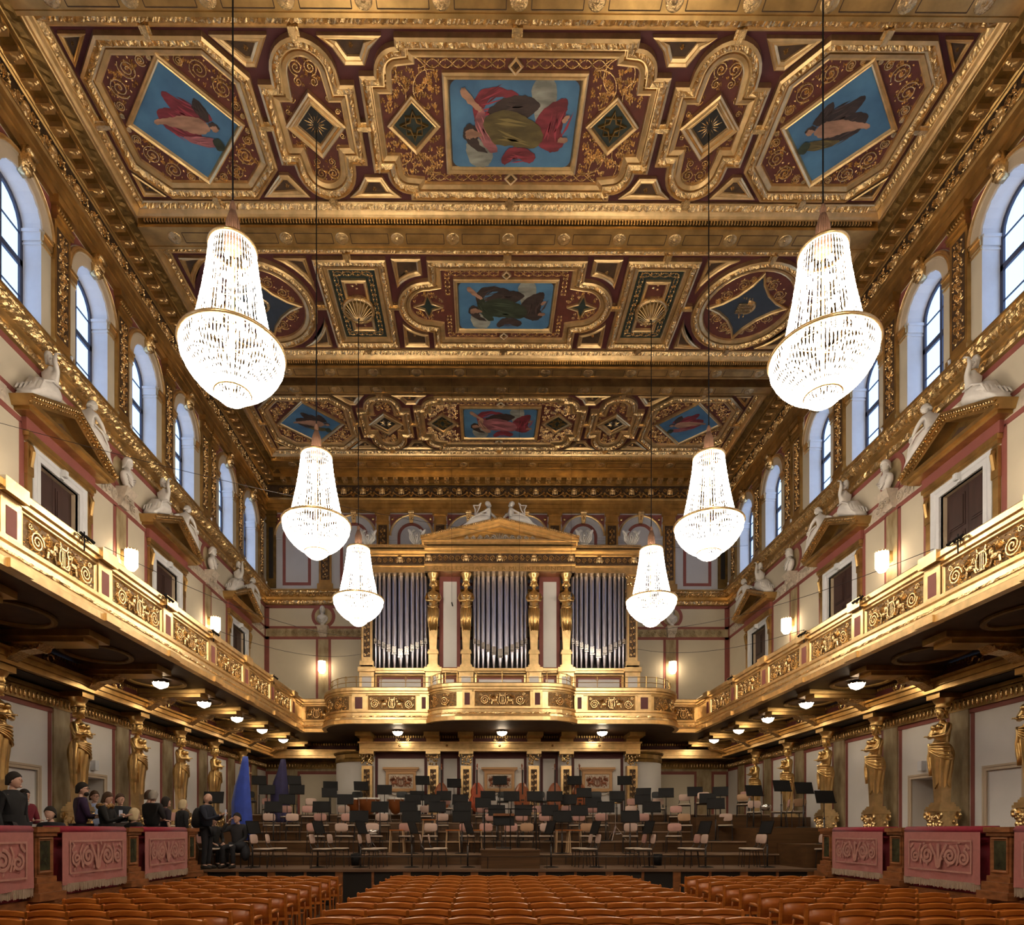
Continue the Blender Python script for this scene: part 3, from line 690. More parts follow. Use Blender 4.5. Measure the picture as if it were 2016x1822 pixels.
        for sg in (-1, 1):
            pts = [(sg*.88,14.68),(sg*.2,14.68)]+[(sg*x, z) for x, z in arc(0, ZSPR, .95, 1.36, .42, 6)]
            i0 = len(sp.v)
            for p in pts: sp.P(p[0], p[1], .012)
            sp.f.append(tuple(range(i0, i0+len(pts))))
        sp.build('spandrel', PLUMW, jo)
    # ---- pilasters between windows
    pm = lambda yc: (lambda u, v, w: (X-s*w, yc+u, v))
    for k, yc in enumerate(PIL):
        f = pm(yc); hw = .25 if k < 7 else .22
        p = MB(f); p.box(-hw,hw,11.75,14.3,0,.08); p.box(-hw-.05,hw+.05,ZSILL-.1,11.78,0,.14); p.box(-hw-.03,hw+.03,11.78,11.84,0,.11); p.box(-hw-.03,hw+.03,14.28,14.36,0,.14); p.box(-hw,hw,14.36,14.6,0,.12)
        p.box(-hw-.06,hw+.06,14.6,14.76,0,.20)
        for q_ in range(8): p.sph((-hw+.03+.063*q_, 14.53, .14), .024, .06, .04, 5, 4)
        p.box(-hw-.02,hw+.02,14.36,14.40,.12,.17)
        po = p.build('pilaster', GOLD, wall)
        d = MB(f); d.box(-hw+.07,hw-.07,11.95,14.2,.08,.085); d.build('pilaster_panel', BRONZE, po)
        if yc > 8: inst(PILREL, parent=po).matrix_local = Matrix(((0,0,-s,X-s*.085),(1,0,0,yc),(0,1,0,0),(0,0,0,1)))
        cb = MB(); cb.lathe([(.05,0),(.05,.03),(.02,.06),(.03,.12),(.03,.16),(.0,.17)], 8, (X-s*.27, yc, 11.47)); cb.build('small_finial', WHITEP, wall, True)
    # ---- stripes and panels (mid wall)
    st = MB(lambda u, v, w: (X-s*w, u, v)); st.box(Y0,YB,10.80,10.92,0,.012)
    def seg(z0, z1):
        ys = Y0
        for yd in DOORS_UP: st.box(ys, yd-1.05, z0, z1, 0, .012); ys = yd+1.05
        st.box(ys, YB, z0, z1, 0, .012)
    seg(9.96, 10.06); seg(9.52, 9.63)
    for yd in DOORS_UP:
        for sg in (-1, 1): st.box(yd+sg*1.10-.06, yd+sg*1.10+.06, 5.3, 9.55, 0, .012)
    for ys in SCON:
        for sg in (-1, 1): st.box(ys+sg*.26-.05, ys+sg*.26+.05, 5.3, 9.55, 0, .012)
    st.box(YB-.16, YB, 5.3, 10.85, 0, .012)
    st.build('painted_stripe', PLUMW, wall)
    for ys in SCON:
        fm = MB(lambda u, v, w: (X-s*w, u, v)); fm.box(ys-.21, ys+.21, 5.3, 9.52, 0, .03); fm.build('marbled_strip', FAUX, wall)
    # scroll frieze
    sf = MB(lambda u, v, w: (X-s*w, u, v)); segs = []; ys = 9.9
    for yd in DOORS_UP:
        if yd-1.15 > ys: segs.append((ys, yd-1.5))
        ys = max(ys, yd+1.5)
    segs.append((ys, YB-.2))
    for a, b in segs:
        sf.box(a, b, 9.63, 9.96, 0, .02)
        y = a+.2; sg = 1
        while y < b-.15: 
            i0 = len(sf.v); mm = MB(); volute(mm, y, 9.79, .12, pi/2*sg, sg, 1.6, .022, .045, 4)
            sf.add(mm, lambda x, y_, z: (x, y_, z+.02)); y += .27; sg = -sg
    sf.build('scroll_frieze', STONE, wall)
    # ---- upper doors with pediments
    for yd in DOORS_UP:
        if yd < 7: continue
        f = lambda u, v, w, yd=yd: (X-s*w, yd+u, v)
        r = MB(f)
        for (a, b) in ((-.62,-.62),(.62,.62)): pass
        r.loft([[(-.62,5.2,0),(-.62,9.04,0),(.62,9.04,0),(.62,5.2,0)],[(-.62,5.2,-.18),(-.62,9.04,-.18),(.62,9.04,-.18),(.62,5.2,-.18)]], False)
        do = S(r.build('door_%d' % (DOORS_UP.index(yd)+(0 if s < 0 else 5)), TAN))
        for sg in (-1, 1):
            lf = MB(f); a, b = (-.62, -.005) if sg < 0 else (.005, .62); lf.box(a, b, 5.25, 9.04, -.18, -.14)
            for (z0, z1) in ((5.4,6.3),(6.5,8.1),(8.2,8.9)):
                lf.box(a+.08, b-.08, z0, z1, -.14, -.125); lf.box(a+.12, b-.12, z0+.04, z1-.04, -.125, -.11)
            lf.build('door_leaf', DOORD, do)
        w_ = MB(f); ol = [(-.62,5.25),(-.62,9.04),(.62,9.04),(.62,5.25)]; sweep(w_, ol, [(0,-.05),(0,.05),(.10,.05),(.11,.035),(.13,.06),(.24,.07),(.24,0)], False); w_.box(-.05,.05,9.04,9.28,.05,.085)
        w_.build('door_frame', WHITEP, do)
        g = MB(f)
        for sg in (-1, 1): g.box(min(sg*.88,sg*1.02), max(sg*.88,sg*1.02), 5.25, 9.0, 0, .06); g.box(min(sg*.86,sg*1.04), max(sg*.86,sg*1.04), 8.6, 9.2, 0, .08); g.tube([(sg*.95,9.16,.08),(sg*.95,9.05,.13),(sg*.95,8.75,.08)], .045, 6)
        g.box(-1.05,1.05,9.24,9.32,0,.10); g.box(-1.08,1.08,9.32,9.42,0,.13); 
        # horizontal cornice, raking cornices
        g.box(-1.3,1.3,9.66,9.72,0,.30); g.box(-1.36,1.36,9.72,9.80,0,.40)
        for sg in (-1, 1):
            def rk(d0, d1, w0, w1):
                x1, zb_, zt = 1.40, 9.80, 10.42
                L = sqrt(x1*x1+(zt-zb_)**2); nx, nz = (zt-zb_)/L, x1/L
                g.loft([[(sg*(x1+nx*d0), zb_+nz*d0, w0),(sg*(x1+nx*d1), zb_+nz*d1, w0),(sg*(x1+nx*d1), zb_+nz*d1, w1),(sg*(x1+nx*d0), zb_+nz*d0, w1)],
                        [(0, zt+d0*1.09, w0),(0, zt+d1*1.09, w0),(0, zt+d1*1.09, w1),(0, zt+d0*1.09, w1)]], True, True, True)
            rk(-.10,-.02,0,.34); rk(-.02,.05,0,.40); rk(.05,.09,0,.46)
        go = g.build('pediment_moulding', GOLD, do)
        fz = MB(f); fz.box(-1.1,1.1,9.42,9.66,0,.10); fz.build('pediment_frieze', PLUMW, do)
        ty = MB(f); ty.prism([(-1.2,9.80),(1.2,9.80),(0,10.34)], 0, .06); ty.build('tympanum', GOLDD, do)
        ty = MB(f); ty.prism([(-.7,9.86),(.7,9.86),(0,10.2)], .06, .065); ty.build('tympanum_recess', BRONZE, do)
        lm = MB(f)
        for sg in (-1, 1):
            for k in range(20):
                t = (k+.5)/20; lm.sph((sg*1.40*(1-t), 9.80+.62*t+.035, .425), .028, .04, .05, 5, 4); lm.sph((sg*1.40*(1-t), 9.80+.62*t-.03, .36), .02, .025, .03, 5, 3)
        lm.build('leaf_moulding', GOLDC, do)
        ex = MB(f); ex.box(-.05,.05,9.08,9.22,.08,.16); ex.box(-.04,.04,9.09,9.21,.16,.18); ex.build('wall_lamp_box', WHITEP, do)
    # ---- bust niches
    for ys in SCON:
        if ys < 9: continue
        f = lambda u, v, w, ys=ys: (X-s*w, ys+u, v)
        n = MB(f); n.prism(arc(0, 10.47, .40, 0, 2*pi*27/28, 27), 0, .006); no = n.build('niche_marbled_ground', FAUX, wall)  # flat faux-marble disc behind the bust
        n = MB(f); sweep(n, arc(0, 10.47, .36, 0, 2*pi*31/32, 31), [(0,.0),(0,.02),(-.12,.02),(-.12,0)], True); n.build('niche_ring', PLUMW, no)
    # ---- lower wall: panels, frieze, pilasters, doors
    lw = MB(lambda u, v, w: (X-s*w, u, v)); lw.box(Y0, YB, ZF, 4.2, -.001, .006); 
    lo = MB(lambda u, v, w: (X-s*w, u, v)); 
    ys = Y0
    lw = MB(lambda u, v, w: (X-s*w, u, v))
    for yd in LDOOR: lw.box(ys, yd-.42, ZF, 4.2, 0, .006); lw.box(yd-.42, yd+.42, 2.85, 4.2, 0, .006); lw.box(yd-.42, yd+.42, ZF, ZS, 0, .006); ys = yd+.42
    lw.box(ys, YB, ZF, 4.2, 0, .006); lw.build('lower_wall_panel', LWALL, wall)
    PL = [13.5+2.28*k for k in range(-4, 6)]
    for yp in PL:
        p = MB(lambda u, v, w: (X-s*w, yp+u, v)); p.box(-.26,.26,ZF,4.18,0,.05); p.build('marbled_pilaster', FAUX, wall)
    ls = MB(lambda u, v, w: (X-s*w, u, v)); ls.box(Y0,YB,4.08,4.18,.005,.02)
    for yp in PL:
        for sg in (-1, 1): ls.box(yp+sg*.34-.05, yp+sg*.34+.05, ZF, 4.1, .005, .02)
    ls.build('painted_stripe', PLUMW, wall)
    tb = MB(lambda u, v, w: (X-s*w, u, v)); tb.box(Y0,YB,4.18,4.50,0,.06); tb.box(Y0,YB,4.44,4.52,0,.12); tbo = tb.build('tongue_frieze', GOLDD, wall)
    tg = MB(lambda u, v, w: (X-s*w, u, v)); y = 9.0
    while y < YB-.1: tg.sph((y, 4.31, .06), .035, .10, .035, 5, 4); y += .12
    tg.build('tongue', GOLDC, tbo)
    for i, yd in enumerate(LDOOR):
        f = lambda u, v, w, yd=yd: (X-s*w, yd+u, v); r = MB(f)
        r.loft([[(-.42,ZS,0),(-.42,2.85,0),(.42,2.85,0),(.42,ZS,0)],[(-.42,ZS,-.6),(-.42,2.85,-.6),(.42,2.85,-.6),(.42,ZS,-.6)]], False)
        do = S(r.build('door_%d' % (20+i+(0 if s < 0 else 2)), LWALL))
        fr = MB(f); sweep(fr, [(-.42,ZS),(-.42,2.85),(.42,2.85),(.42,ZS)], [(0,0),(0,.035),(.05,.03),(.06,.045),(.10,.045),(.10,0)], False); fr.build('door_frame', TAN, do)
        if i == 0:
            lf = MB(f); lf.box(-.42,.42,ZS,2.85,-.06,-.03); lf.build('door_leaf', LWALL, do)
            h = MB(f); h.sph((-.3,1.78,.0), .03); h.tube([(-.3,1.78,-.03),(-.3,1.78,0)], .012, 6); h.build('door_handle', GOLD, do)
        else:
            lf = MB(f); lf.loft([[(-.40,ZS,-.1),(.15,ZS,-.58),(.15,2.8,-.58),(-.40,2.8,-.1)],[(-.38,ZS,-.07),(.17,ZS,-.55),(.17,2.8,-.55),(-.38,2.8,-.07)]], True, True, True); lf.build('door_leaf', TAN, do)
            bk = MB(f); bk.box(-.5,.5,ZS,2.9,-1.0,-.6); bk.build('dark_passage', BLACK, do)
            ex = MB(f); ex.box(-.07,.07,3.02,3.24,.01,.12); ex.build('wall_lamp_box', WHITEP, do)
# pilaster relief (shared mesh) in (u,v,w)
_pr = MB()
for k in range(9):
    z = 12.05+k*.235; sg = 1 if k % 2 else -1
    volute(_pr, -.055, z, .055, pi/2, 1, 1.5, .012, .03, 3); volute(_pr, .055, z+.03, .055, pi/2, -1, 1.5, .012, .03, 3); leaf(_pr, 0, z+.06, pi/2, .16, .03, .04); _pr.sph((0,z+.11,.01), .025,.025,.02,5,4)
for k in range(90): leaf(_pr, random.uniform(-.13,.13), random.uniform(11.97,14.18), random.uniform(0,6.3), random.uniform(.05,.10), .02, random.uniform(.02,.045))
_pm = _pr.mesh('pilaster_relief', GOLDC); PILREL = bpy.data.objects.new('pilaster_relief', _pm)
side(-1); side(1)
# ================================================================ BACK WALL
m = MB(); m.box(-W, W, YB, YB+.2, ZF, 16.3); WB = S(m.build('wall_back', CREAM))
bm = lambda u, v, w: (u, YB-w, v)
m = MB(bm); m.box(-W, W, ZSILL-.1, 14.72, 0, .01); m.build('grey_wall_field', LILAC, WB)
ARX = [-8.26,-5.9,-3.54,-1.18,1.18,3.54,5.9,8.26]
for xc in ARX:
    f = lambda u, v, w, xc=xc: (xc+u, YB-w, v)
    ol = [(.58,ZSILL+.12)]+[(.58*cos(pi*k/14), ZSPR+.58*sin(pi*k/14)) for k in range(15)]+[(-.58,ZSILL+.12)]
    a = MB(f); sweep(a, ol, [(0,.01),(0,.025),(.12,.025),(.12,.01)], True); ao = a.build('blind_arch_band', PLUMW, WB)
    a = MB(f); sweep(a, arc(0, ZSPR, .60, 0, pi, 16), [(0,0),(0,.03),(-.02,.04),(-.2,.04),(-.21,.06),(-.24,.06)]); a.box(-.9,-.6,ZSILL,13.5,0,.03); a.box(.6,.9,ZSILL,13.5,0,.03); a.build('archivolt', LILAC, ao)
    a = MB(f); sweep(a, arc(0, ZSPR, .60, 0, pi, 16), [(-.24,.0),(-.24,.08),(-.265,.09),(-.28,.07),(-.30,.09),(-.33,.07),(-.33,0)]); 
    a.build('gilt_arch_rib', GOLDB, ao)
    im = MB(f)
    for sg in (-1, 1):
        for (z0, z1, p) in ((13.52,13.55,.03),(13.60,13.70,.045),(13.70,13.77,.07)): im.box(min(sg*.6,sg*.92), max(sg*.6,sg*.92), z0, z1, 0, p)
    im.build('impost_moulding', LILAC, ao)
    k_ = MB(f); k_.loft([[(-.07,14.28,0),(.07,14.28,0),(.07,14.28,.12),(-.07,14.28,.12)],[(-.12,14.74,0),(.12,14.74,0),(.12,14.74,.20),(-.12,14.74,.20)]], True, True, True)
    k_.tube([(-.12,14.68,.18),(.12,14.68,.18)], .04, 8); k_.sph((0,14.5,.16), .05,.08,.04,6,4); k_.build('keystone', GOLDC, ao)
    sp = MB(f)
    for sg in (-1, 1):
        pts = [(sg*.90,14.68),(sg*.2,14.68)]+[(sg*x, z) for x, z in arc(0, ZSPR, .95, 1.36, .42, 6)]; i0 = len(sp.v)
        for p in pts: sp.P(p[0], p[1], .014)
        sp.f.append(tuple(range(i0, i0+len(pts))))
    sp.build('spandrel', PLUMW, ao)
    ro = MB(f)
    for sg in (-1, 1): ro.sph((sg*.78,14.48,.02), .07,.07,.03,8,4)
    ro.build('spandrel_rosette', GOLDC, ao, True)
for xc in [0,-2.36,2.36,-4.72,4.72,-7.08,7.08]:
    f = lambda u, v, w, xc=xc: (xc+u, YB-w, v); hw = .25
    p = MB(f); p.box(-hw,hw,11.75,14.3,0,.08); p.box(-hw-.07,hw+.07,ZSILL-.1,11.78,0,.14); p.box(-hw-.03,hw+.03,14.28,14.36,0,.12); p.box(-hw,hw,14.36,14.6,0,.10); p.box(-hw-.06,hw+.06,14.6,14.76,0,.16)
    for q_ in range(8): p.box(-hw+.065*q_, -hw+.065*q_+.035, 14.62, 14.70, .16, .2)
    po = p.build('pilaster', GOLD, WB); d = MB(f); d.box(-hw+.07,hw-.07,11.95,14.2,.08,.085); d.build('pilaster_panel', BRONZE, po)
    inst(PILREL, parent=po).matrix_local = Matrix(((1,0,0,xc),(0,0,-1,YB-.085),(0,1,0,0),(0,0,0,1)))
for s in (-1, 1):
    f = lambda u, v, w, s=s: (s*9.3+u, YB-w, v); p = MB(f); p.box(-.2,.2,ZSILL,14.76,0,.08); p.box(-.24,.24,14.3,14.4,0,.12); p.box(-.24,.24,14.6,14.76,0,.14); po = p.build('pilaster', GOLDD, WB)
    d = MB(f); d.box(-.09,.09,12.0,14.1,.08,.086); d.build('pilaster_panel', BLACK, po)
st = MB(bm); st.box(-W,W,10.80,10.92,0,.012); st.box(-W,W,9.96,10.06,0,.012); st.box(-W,W,9.52,9.63,0,.012)
for s in (-1, 1):
    st.box(min(s*9.55,s*9.4),max(s*9.55,s*9.4),5.3,10.85,0,.012)
    for sg in (-1, 1): x = s*7.17+sg*.26; st.box(x-.05,x+.05,5.3,9.55,0,.012)
st.build('painted_stripe', PLUMW, WB)
for s in (-1, 1):
    fm = MB(bm); fm.box(s*7.17-.21,s*7.17+.21,5.3,9.52,0,.03); fm.build('marbled_strip', FAUX, WB)
    n = MB(bm); n.prism(arc(s*7.17, 10.47, .40, 0, 2*pi*27/28, 27), 0, .012); no = n.build('niche_ground', FAUX, WB)
    n = MB(bm); sweep(n, arc(s*7.17, 10.47, .36, 0, 2*pi*31/32, 31), [(0,.0),(0,.02),(-.13,.02),(-.13,0)], True); n.build('niche_ring', PLUMW, no)
sf = MB(bm); sf.box(-W,W,9.63,9.96,0,.02)
for k in range(-34, 35):
    if abs(k*.27) < 4.6: continue
    mm = MB(); volute(mm, k*.27, 9.79, .12, pi/2*(1 if k % 2 else -1), 1 if k % 2 else -1, 1.6, .022, .045, 3); sf.add(mm, lambda x, y_, z: (x, y_, z+.02))
sf.build('scroll_frieze', FAUX, WB)
# front (behind the viewer), floor
m = MB(); m.box(-W, W, Y0-.2, Y0, ZF, 16.3); S(m.build('wall_front', CREAM))
m = MB(); m.box(-10.2, 10.2, Y0, YB+.2, ZF-.2, ZF); S(m.build('floor', FLOORW))
# ================================================================ BALCONY (side galleries + organ gallery)
def bal_path():
    L = [(-6.98, Y0), (-6.98, 22.45), (-6.1, 22.45)]
    L += [(-4.8-1.18*cos(a), 22.25-1.62*sin(a)) for a in [pi/2*k/10 for k in range(11)]]
    L += [(-2.36, 20.63)]
    L += [(-1.25-1.08*cos(a), 20.75-.80*sin(a)) for a in [pi/2*k/8 for k in range(9)]]
    R = [(-x, y) for x, y in L[::-1]]
    return L+R
BP = bal_path()
def bsweep(prof, mt, name, parent=None, jit=None, jstep=.07):
    m = MB(); sweep(m, BP, [(-p, z) for p, z in prof], False, jit, jstep); return m.build(name, mt, parent)
# p positive = out into the hall
BAL = bsweep([(.02,5.08),(.16,5.08),(.16,5.20),(.13,5.22),(.11,5.28),(.09,5.30),(.07,5.44),(.10,5.46),(.10,5.52),(.0,5.53),(.0,6.0),(.02,6.02),(.02,6.05),(.06,6.07),(.06,6.13),(.10,6.15),(.10,6.24),(.07,6.27),(-.30,6.27),(-.30,5.3)], GOLDB, 'balcony')
tag(BAL, 'gilded balcony running round three sides of the hall with carved parapet panels', 'balcony')
bsweep([(.09,5.285),(.115,5.30),(.115,5.33),(.085,5.345)], GOLDC, 'bead_moulding', BAL, jit={1:.012,2:.012}, jstep=.06)
# gallery floor + soffit
m = MB()
Lp = BP; half = [p for p in BP]
poly = [(-9.55, Y0)]+[(x, y) for x, y in BP]+[(9.55, Y0), (9.55, YB), (-9.55, YB)]
for z in (5.32, 5.09):
    i0 = len(m.v)
    for x, y in poly: m.P(x, y, z)
    m.f.append(tuple(range(i0, i0+len(poly))))
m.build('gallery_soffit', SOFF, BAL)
# relief panel in local frame: width wl, height .42 centred, lyre + griffins + scrolls
def relief(wl, lyre=True, griff=True):
    m = MB(); h = .21
    if lyre:
        for sg in (-1, 1): m.ribbon([(sg*.03,-.17),(sg*.10,-.10),(sg*.10,.02),(sg*.065,.10),(sg*.09,.18)], .022, .06)
        m.box(-.10,.10,.09,.115,.0,.06); m.box(-.07,.07,-.18,-.15,0,.06)
        for k in (-1,0,1): m.box(k*.03-.006,k*.03+.006,-.15,.10,.01,.05)
    if griff:
        for sg in (-1, 1):
            m.sph((sg*.24,-.05,.02), .11,.055,.045,8,5,); m.sph((sg*.17,.03,.03), .04,.075,.04,7,5); m.sph((sg*.145,.12,.035), .036,.03,.03,7,5); m.sph((sg*.11,.105,.035), .02,.012,.015,5,4)
            for k in range(5): leaf(m, sg*(.22+.015*k), .02, pi/2-sg*(.35+.22*k), .20-.012*k, .022, .06)
            m.tube([(sg*.17,-.08,.03),(sg*.13,-.17,.03)], .018, 5); m.tube([(sg*.31,-.07,.03),(sg*.33,-.17,.03)], .022, 5); m.tube([(sg*.34,-.03,.02),(sg*.40,.05,.02),(sg*.36,.12,.02)], .013, 5)
    x0 = .45 if griff else .10
    if wl/2 > x0+.1:
        x = x0+.10; k = 0
        while x < wl/2-.10:
            for sg in (-1, 1):
                volute(m, sg*x, (.04 if k % 2 else -.04), .145, pi*(k % 2), sg*(1 if k % 2 else -1), 2.2, .016, .045, 5)
                volute(m, sg*(x+.12), (-.14 if k % 2 else .14), .05, 0, sg, 1.4, .010, .03, 3)
            x += .30; k += 1
    rl = random.Random(5)
    for _ in range(int(80*wl)):
        x = rl.uniform(.14, max(.2, wl/2-.03))*rl.choice((-1, 1)); leaf(m, x, rl.uniform(-.19, .19), rl.uniform(0, 6.3), rl.uniform(.05, .09), .018, rl.uniform(.015, .035))
    return m
def panel(mb, d0, d1, xf): pass
# side gallery: posts and panels
RELS = relief(1.60).mesh('relief_panel', GOLDC); GRM = MB(); GRM.box(-.82,.82,-.225,.225,0,.004); GRM = GRM.mesh('panel_ground', RGROUND)
fm = MB(); sweep(fm, ccw(rect(0,0,.86,.255)), [(0,0),(0,.03),(.02,.04),(.035,.02),(.045,0)], True); FRM = fm.mesh('panel_frame', GOLDB)
pm_ = MB(); pm_.box(-.19,.19,-.30,.33,0,.05); pm_.box(-.22,.22,.33,.52,0,.14); pm_.box(-.22,.22,-.32,-.23,0,.08); pm_.box(-.22,.22,-.68,-.56,0,.2); POST = pm_.mesh('parapet_post', GOLDB)
fm = MB(); fm.box(-.10,.10,-.19,.19,.05,.054); PIN = fm.mesh('post_inset', PLUMW)
def putm(me, nm, M, par):
    o = bpy.data.objects.new(nm, me); COL.objects.link(o); o.parent = par; o.matrix_local = M; return o
def frame_at(x, y, z, tx, ty):
    # local u along (tx,ty), v up, w = outward to the right of travel
    return Matrix(((tx,0,ty,x),(ty,0,-tx,y),(0,1,0,z),(0,0,0,1)))
ZP = 5.765
for s in (-1, 1):
    X = s*6.98
    for k in range(-1, 7):
        yp = 8.55+2.13*k
        if yp > 22: continue
        M = frame_at(X, yp, ZP, 0, 1 if s < 0 else -1)
        # s<0: travel +Y, outward right = +X
        po = putm(POST, 'parapet_post', M, BAL); putm(PIN, 'post_inset', Matrix.Identity(4), po)
        yc = yp+1.065
        if yp+2.13 < 22.3:
            M = frame_at(X, yc, ZP, 0, 1 if s < 0 else -1)
            g = putm(GRM, 'panel_ground', M, BAL); putm(FRM, 'panel_frame', Matrix.Identity(4), g); putm(RELS, 'relief_panel', Matrix.Identity(4), g)
# end pieces at back corners
def flatpanel(cx, cy, wl, par=BAL, griff=True, lyre=True):
    M = frame_at(cx, cy, ZP, 1, 0)
    g = MB(); g.box(-wl/2,wl/2,-.225,.225,0,.004); go = g.build('panel_ground', RGROUND, par); go.matrix_local = M
    f = MB(); sweep(f, ccw(rect(0,0,wl/2+.03,.255)), [(0,0),(0,.03),(.02,.04),(.035,.02),(.045,0)], True); f.build('panel_frame', GOLDB, go)
    relief(wl, lyre, griff).build('relief_panel', GOLDC, go)
def flatpost(cx, cy, hw=.17):
    M = frame_at(cx, cy, ZP, 1, 0)
    p = MB(); p.box(-hw,hw,-.26,.30,0,.03); po = p.build('parapet_post', GOLDB, BAL); po.matrix_local = M
    p = MB(); p.box(-hw*.55,hw*.55,-.19,.19,.03,.034); p.build('post_inset', PLUM, po)
for s in (-1, 1):
    flatpanel(s*6.45, 22.45, .72, griff=True)
    flatpost(s*4.62, 20.63, .22); flatpanel(s*3.55, 20.63, 1.5); flatpost(s*2.52, 20.63, .12)
    flatpost(s*1.10, 19.95, .15)
    # curved panels
    for (cx, cy, rx, ry, a0, a1) in ((-4.8, 22.25, 1.18, 1.62, .42, 1.45), (-1.25, 20.75, 1.08, .80, .30, 1.40)):
        def cm(u, v, w, cx=cx, cy=cy, rx=rx, ry=ry, a0=a0, a1=a1, L=1.2):
            a = a0+(a1-a0)*(u/L+.5); return ((cx-(rx+w)*cos(a))*(1 if s < 0 else -1), cy-(ry+w)*sin(a), ZP+v)
        g = MB(cm); 
        for k in range(8): 
            u0, u1 = -.6+1.2*k/8, -.6+1.2*(k+1)/8
            g.f.append(tuple(g.P(*p) for p in ((u0,-.22,.004),(u1,-.22,.004),(u1,.22,.004),(u0,.22,.004))))
        go = g.build('panel_ground', RGROUND, BAL)
        r = MB(cm); r.add(relief(1.12, False, False)); r.build('relief_panel', GOLDC, go)
flatpanel(0, 19.95, 1.72)
# posts/cross slabs under the side galleries
for s in (-1, 1):
    for yp in [13.5+2.28*k for k in range(-4, 6)]:
        if yp > 25.5: continue
        c = MB(); c.box(min(s*7.35,s*9.1),max(s*7.35,s*9.1),yp-.30,yp+.30,4.98,5.09); c.box(min(s*7.5,s*9.1),max(s*7.5,s*9.1),yp-.22,yp+.22,4.90,4.98)
        co = c.build('cross_slab', GOLD, BAL)
        k_ = MB(lambda u, v, w: (s*(9.0-u), yp+w, v))
        k_.prism([(0,4.98),(.75,4.98),(.78,4.90),(.62,4.80),(.35,4.76),(.18,4.66),(.12,4.62),(0,4.62)], -.14, .14)
        for dw in (-.15, .15): k_.tube([(.62+.08*cos(a), 4.88+.08*sin(a), dw) for a in [2*pi*j/10 for j in range(11)]], .02, 5); k_.tube([(.16+.05*cos(a), 4.72+.05*sin(a), dw) for a in [2*pi*j/8 for j in range(9)]], .016, 5)
        k_.build('scroll_bracket', GOLDC, co)
    # oval coffers in the soffit
    for yp in [14.64+2.28*k for k in range(-3, 5)]:
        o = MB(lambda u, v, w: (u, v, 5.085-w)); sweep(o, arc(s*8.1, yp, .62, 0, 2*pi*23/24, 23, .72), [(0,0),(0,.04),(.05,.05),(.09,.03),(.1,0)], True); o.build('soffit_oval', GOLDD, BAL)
    # lower entablature above the caryatids
    m = MB(); X = s*9.02
    sweep(m, [(0,Y0),(0,25.2)], [(0,4.54)], False)
    m = MB()
    prof = [(9.55,4.56),(8.88,4.56),(8.88,4.66),(8.85,4.67),(8.85,4.76),(8.80,4.78),(8.80,4.83),(8.95,4.85)]
    m.loft([[(s*x, y, z) for x, z in prof] for y in (Y0, 25.2)], False); lb = S(m.build('trim_lower_beam', GOLD))
    m = MB(); m.loft([[(s*x, y, z) for x, z in [(8.95,4.85),(9.0,4.86),(9.0,5.08)]] for y in (Y0, 25.2)], False); m.build('plum_frieze', PLUM, lb)
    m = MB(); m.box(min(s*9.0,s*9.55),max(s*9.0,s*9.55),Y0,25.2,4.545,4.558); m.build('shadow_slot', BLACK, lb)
    wr = MB(lambda u, v, w: (s*(9.0-w), u, v))
    for yp in [14.64+2.28*k for k in range(-2, 5)]:
        wr.tube([(yp+.09*cos(a), 4.97+.08*sin(a), .02) for a in [2*pi*j/12 for j in range(12)]], .022, 5, True)
        for sg in (-1, 1): volute(wr, yp+sg*.16, 4.95, .06, 0, sg, 1.4, .012, .03, 3)
    wr.build('gilt_wreath', GOLDC, lb)
    y = 9.0; dt = MB()
    while y < 25: dt.box(min(s*8.97,s*9.0),max(s*8.97,s*9.0),y,y+.04,5.02,5.08); y += .08
    dt.build('dentil_row', GOLD, lb)
# ================================================================ CHANDELIERS
def strands(prof, n, bead, r):
    """n bead strands following prof [(radius, z)]"""
    m = MB(); seg = []
    for (r0, z0), (r1, z1) in zip(prof, prof[1:]):
        L = sqrt((r1-r0)**2+(z1-z0)**2); k = max(1, int(L/bead))
        for j in range(k): t = j/k; seg.append((r0+(r1-r0)*t, z0+(z1-z0)*t))
    seg.append(prof[-1])
    for i in range(n):
        a = 2*pi*i/n; c, s_ = cos(a), sin(a); pts = [(q*c, q*s_, z) for q, z in seg]
        rr = [r*(1.0 if j % 2 else .35) for j in range(len(seg))]
        m.tube(pts, rr, 3, cap=False)
    return m
UPP = [(.30,1.40),(.335,1.1),(.39,.75),(.46,.4),(.54,.0)]; LOW = [(.68,.0),(.66,-.14),(.59,-.28),(.47,-.42),(.34,-.52),(.24,-.57)]
CH_UP = strands(UPP, 52, .045, .0115).mesh('crystal_strands', CRYSTAL)
CH_LOW = strands(LOW, 86, .04, .0135).mesh('crystal_bowl', CRYSTAL)
CH_IN = strands([(.24,-.57),(.22,-.62),(.12,-.70),(.02,-.73)], 36, .035, .013).mesh('crystal_pendant', CRYSTAL)
def ring(r, z, t=.02, h=.05):
    m = MB(); m.lathe([(r-t,z-h/2),(r+t*.5,z-h/2),(r+t,z),(r+t*.5,z+h/2),(r-t,z+h/2),(r-t,z-h/2)], 48); return m
rg = ring(.69, .01, .022, .045); CH_R1 = rg.mesh('main_ring', GOLDB, True)
rg = ring(.31, 1.41, .018, .045); CH_R2 = rg.mesh('crown_ring', GOLDB, True)
rg = ring(.24, -.58, .012, .022); CH_R3 = rg.mesh('bottom_ring', GOLDB, True)
tm = MB(); tm.lathe([(.0,2.06),(.02,2.06),(.045,1.99),(.035,1.93),(.06,1.86),(.08,1.78),(.092,1.62),(.10,1.38),(.0,1.38)], 20)
